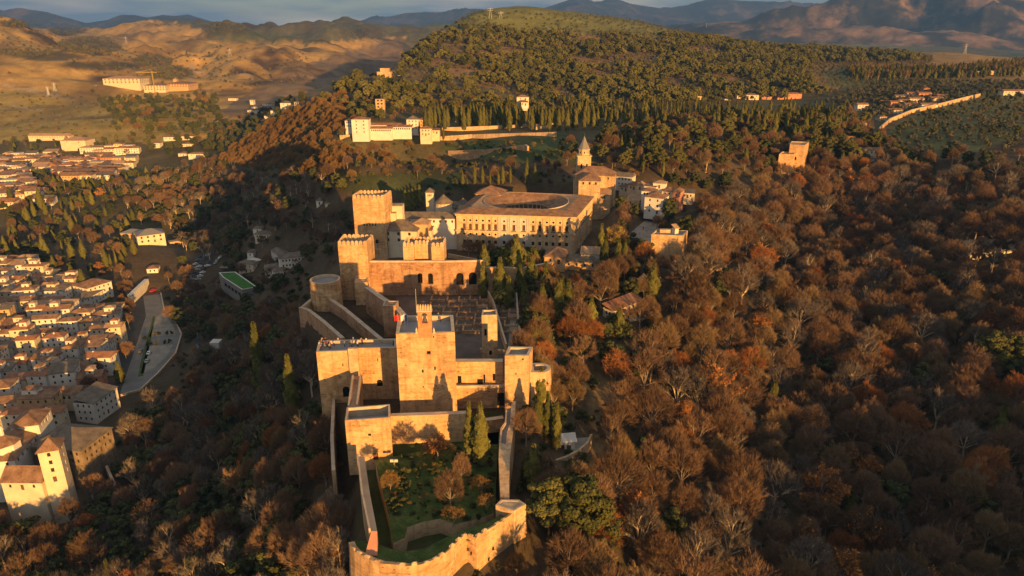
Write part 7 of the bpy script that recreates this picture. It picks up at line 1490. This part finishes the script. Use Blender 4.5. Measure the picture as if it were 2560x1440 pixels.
pts = scatter([(1630,630),(1760,620),(1770,760),(1700,840),(1620,840),(1600,740)], 6.5, 9, 56, 220, 330, .85, .6, [[(1622,575),(1735,580),(1728,645),(1622,640)]]); plant(pts, [('green',.35),('bare',.4),('conifer',.15),('tan',.1)], {'green':(6,10),'bare':(8,12),'conifer':(8,12),'tan':(8,12)}, 'bare tree under the gate tower beside the forest road', 'trees under the gate tower', 56)
LMK = [(1420,1330,'by the big stone pines'),(1700,1420,'at the bottom edge'),(2100,1420,'at the bottom edge, further right'),(2450,1400,'in the lower right corner'),(1640,1150,'just right of the rocky slope'),(1800,930,'around the widest orange tree'),(2030,1040,'by the leaning orange tree'),(2300,1150,'in the dark hollow'),
 (2500,950,'under the large right-edge pine'),(1580,900,'below the terrace restaurant'),(1700,720,'below the gate tower'),(1780,640,'by the round stone drum'),(2060,640,'by the fan-shaped orange tree'),(2400,640,'by the long white house'),(1960,500,'under the reddish wall towers'),(2200,520,'in the middle of the far wood'),(2450,480,'high at the right edge'),(1900,800,'at the bend of the forest road'),(2250,820,'in the right-hand hollow'),
 (1380,800,'beside the round reddish tree'),(1440,950,'right of the round bastion'),(1340,1150,'under the stepped wall'),(1560,760,'around the terrace restaurant'),
 (80,1400,'in the lower left corner'),(300,1380,'along the bottom edge, left'),(560,1400,'along the bottom edge, left of the bastion'),(760,1300,'by the curved bastion'),(780,1120,'under the outer wall'),(600,1100,'halfway down the slope'),(380,1100,'above the river bend'),(300,1250,'below the bell tower'),(640,920,'by the tall lone cypress'),(480,980,'near the plaza end'),(760,860,'by the terrace tower'),
 (640,470,'deep in the valley'),(400,470,'near the cream mansion'),(800,470,'behind the small white hut'),(520,600,'by the car park'),(1050,200,'left of the pine wood'),(1200,120,'on the left crown of the hill'),(1450,200,'in the lower middle of the wood'),(1450,110,'in the upper middle of the wood'),(1700,200,'right of the middle clearing'),(1900,170,'on the right shoulder'),(2150,140,'at the far right of the wood'),(860,230,'by the hilltop fort'),
 (640,380,'on its left end'),(760,320,'in its middle'),(850,400,'on its right end'),(1650,380,'by the monastery'),(1800,340,'behind the monastery'),(2000,340,'by the small pale tower'),(1560,420,'just behind the church'),(2150,350,'toward the village')]
def near(a):
    px, py = proj(a[0],a[1],a[2]+a[3]*.7); b = min(LMK, key=lambda q: (q[0]-px)**2+((q[1]-py)*1.4)**2)
    return b[2] if math.hypot(b[0]-px,(b[1]-py)*1.4) < 260 else ''
# ------------------------------------------------------------------ sort: the largest 300 of a kind stand alone, the rest are masses
def shows(a):
    px, py = proj(a[0],a[1],a[2]+a[3]*.7); return -60 < px < 2620 and -20 < py < 1500
BY = {}
for a in ALL: BY.setdefault(NAMES[a[4]], []).append(a)
special = {'bare_tree':(297-11),'pine_tree':290,'cypress_tree':90,'evergreen_tree':290,'brush_tree':200,'orange_leaf_tree':200,'conifer_tree':150,'poplar_tree':60,'olive_tree':240,'shrub':0,'bush':0,'yellow_leaf_tree':5}
rest = []
for nm, L_ in BY.items():
    cap = special.get(nm, 100); vis = [a for a in L_ if shows(a) and (a[6] or nm == 'olive_tree')]; vis.sort(key=lambda a: -a[3]/max(60,a[1])); solo = set(map(id, vis[:cap]))
    for a in L_:
        if id(a) in solo:
            lb, gp = a[6], a[7]; k = a[4]
            if nm == 'olive_tree': lb, gp = 'small round olive tree on the open slopes', 'olive trees of the groves'
            elif k == 'green' : lb = lb.replace('bare brown-crowned','dark evergreen').replace('small bare','small evergreen').replace('dim bare','dim evergreen').replace('sunlit bare','sunlit evergreen').replace('golden brown','dark green').replace('bare tree','evergreen tree').replace('round-crowned pine','broad evergreen'); gp = 'evergreens: '+gp
            elif k in ('orange','half'): lb = lb.replace('bare brown-crowned','orange-leaved').replace('dim bare','sparse orange-leaved').replace('bare tree','orange-leaved tree'); gp = 'orange-leaved trees: '+gp
            elif k == 'conifer': lb = lb.replace('bare brown-crowned tree','pointed conifer').replace('small bare','pointed conifer').replace('sunlit bare tree','sunlit pointed conifer').replace('bare tree','pointed conifer'); gp = 'conifers: '+gp
            elif k == 'poplar': lb = lb.replace('bare brown-crowned tree','upright bare poplar').replace('dim bare','dim upright bare poplar').replace('bare tree','upright bare poplar tree').replace('dark conifer','upright bare poplar'); gp = 'poplars: '+gp
            elif k in ('pine','pinefar'): lb = lb.replace('bare tree','tall pine tree').replace('evergreen tree','pine tree'); gp = 'pines: '+gp
            elif k == 'brush': lb = lb.replace('round-crowned pine','small brown brushy tree');  lb = lb.replace('small bare tree','small brown brushy tree'); gp = 'brush: '+gp
            if k in ('grey','rust'): lb = lb.replace('bare brown-crowned',k+('y' if 0 else '')+'-crowned bare').replace('dim bare','dim %s bare' % k).replace('small bare','small %s bare' % k); gp = k+': '+gp
            if k == 'tan': lb = lb.replace('bare brown-crowned','bare tan-crowned').replace('bare tree','tan-twigged bare tree'); gp = 'tan: '+gp
            if k == 'bare': lb = lb.replace('golden brown','golden brown').replace('evergreen tree','bare tree')
            nr_ = near(a); big = 'tall ' if a[3] > .87*max(1,{'bare':19,'grey':20,'rust':16,'green':11,'pinefar':16,'pine':18}.get(k,15)) else ''
            if len((big+lb+' '+nr_).split()) <= 16: lb = big+lb+(', '+nr_ if nr_ else '')
            tree(k, a[0], a[1], a[3], lb, gp, a[5], z=a[2])
        else: rest.append(a)
for nm, names, lb, ct in [('forest','bare grey rust tan orange half poplar yellow brush redbush'.split(),'mass of farther bare brown trees filling the woods','woods'),('evergreen_wood','green pine pinefar conifer cypress'.split(),'mass of farther evergreen trees filling the woods and the hill','woods'),('scrub','shrub drybush olive'.split(),'scattered low scrub and far olive bushes on the slopes','scrub')]:
    stuff(nm, lb, ct, [a for a in rest if a[4] in names], names)
# undergrowth: low scrub and ivy covering the floor of the woods
und = []
for pl, sp, yl, yh, sd in [(FR,4.2,95,330,51),(SL,3.8,75,330,52),(RC,3.6,100,330,53)]:
    for x,y,z in scatter(pl, sp, 2, sd, yl, yh, .55, .5): und.append((x,y,z,random.uniform(1.2,3.2),random.choice(['shrub','shrub','drybush']),random.randrange(9)))
stuff('undergrowth', 'low brush and ivy covering the forest floor', 'undergrowth', und, ['shrub','drybush'])
open('/tmp/cnt2','w').write(str((len(ALL), len(rest), len(und), {k:len(v) for k,v in BY.items()})))
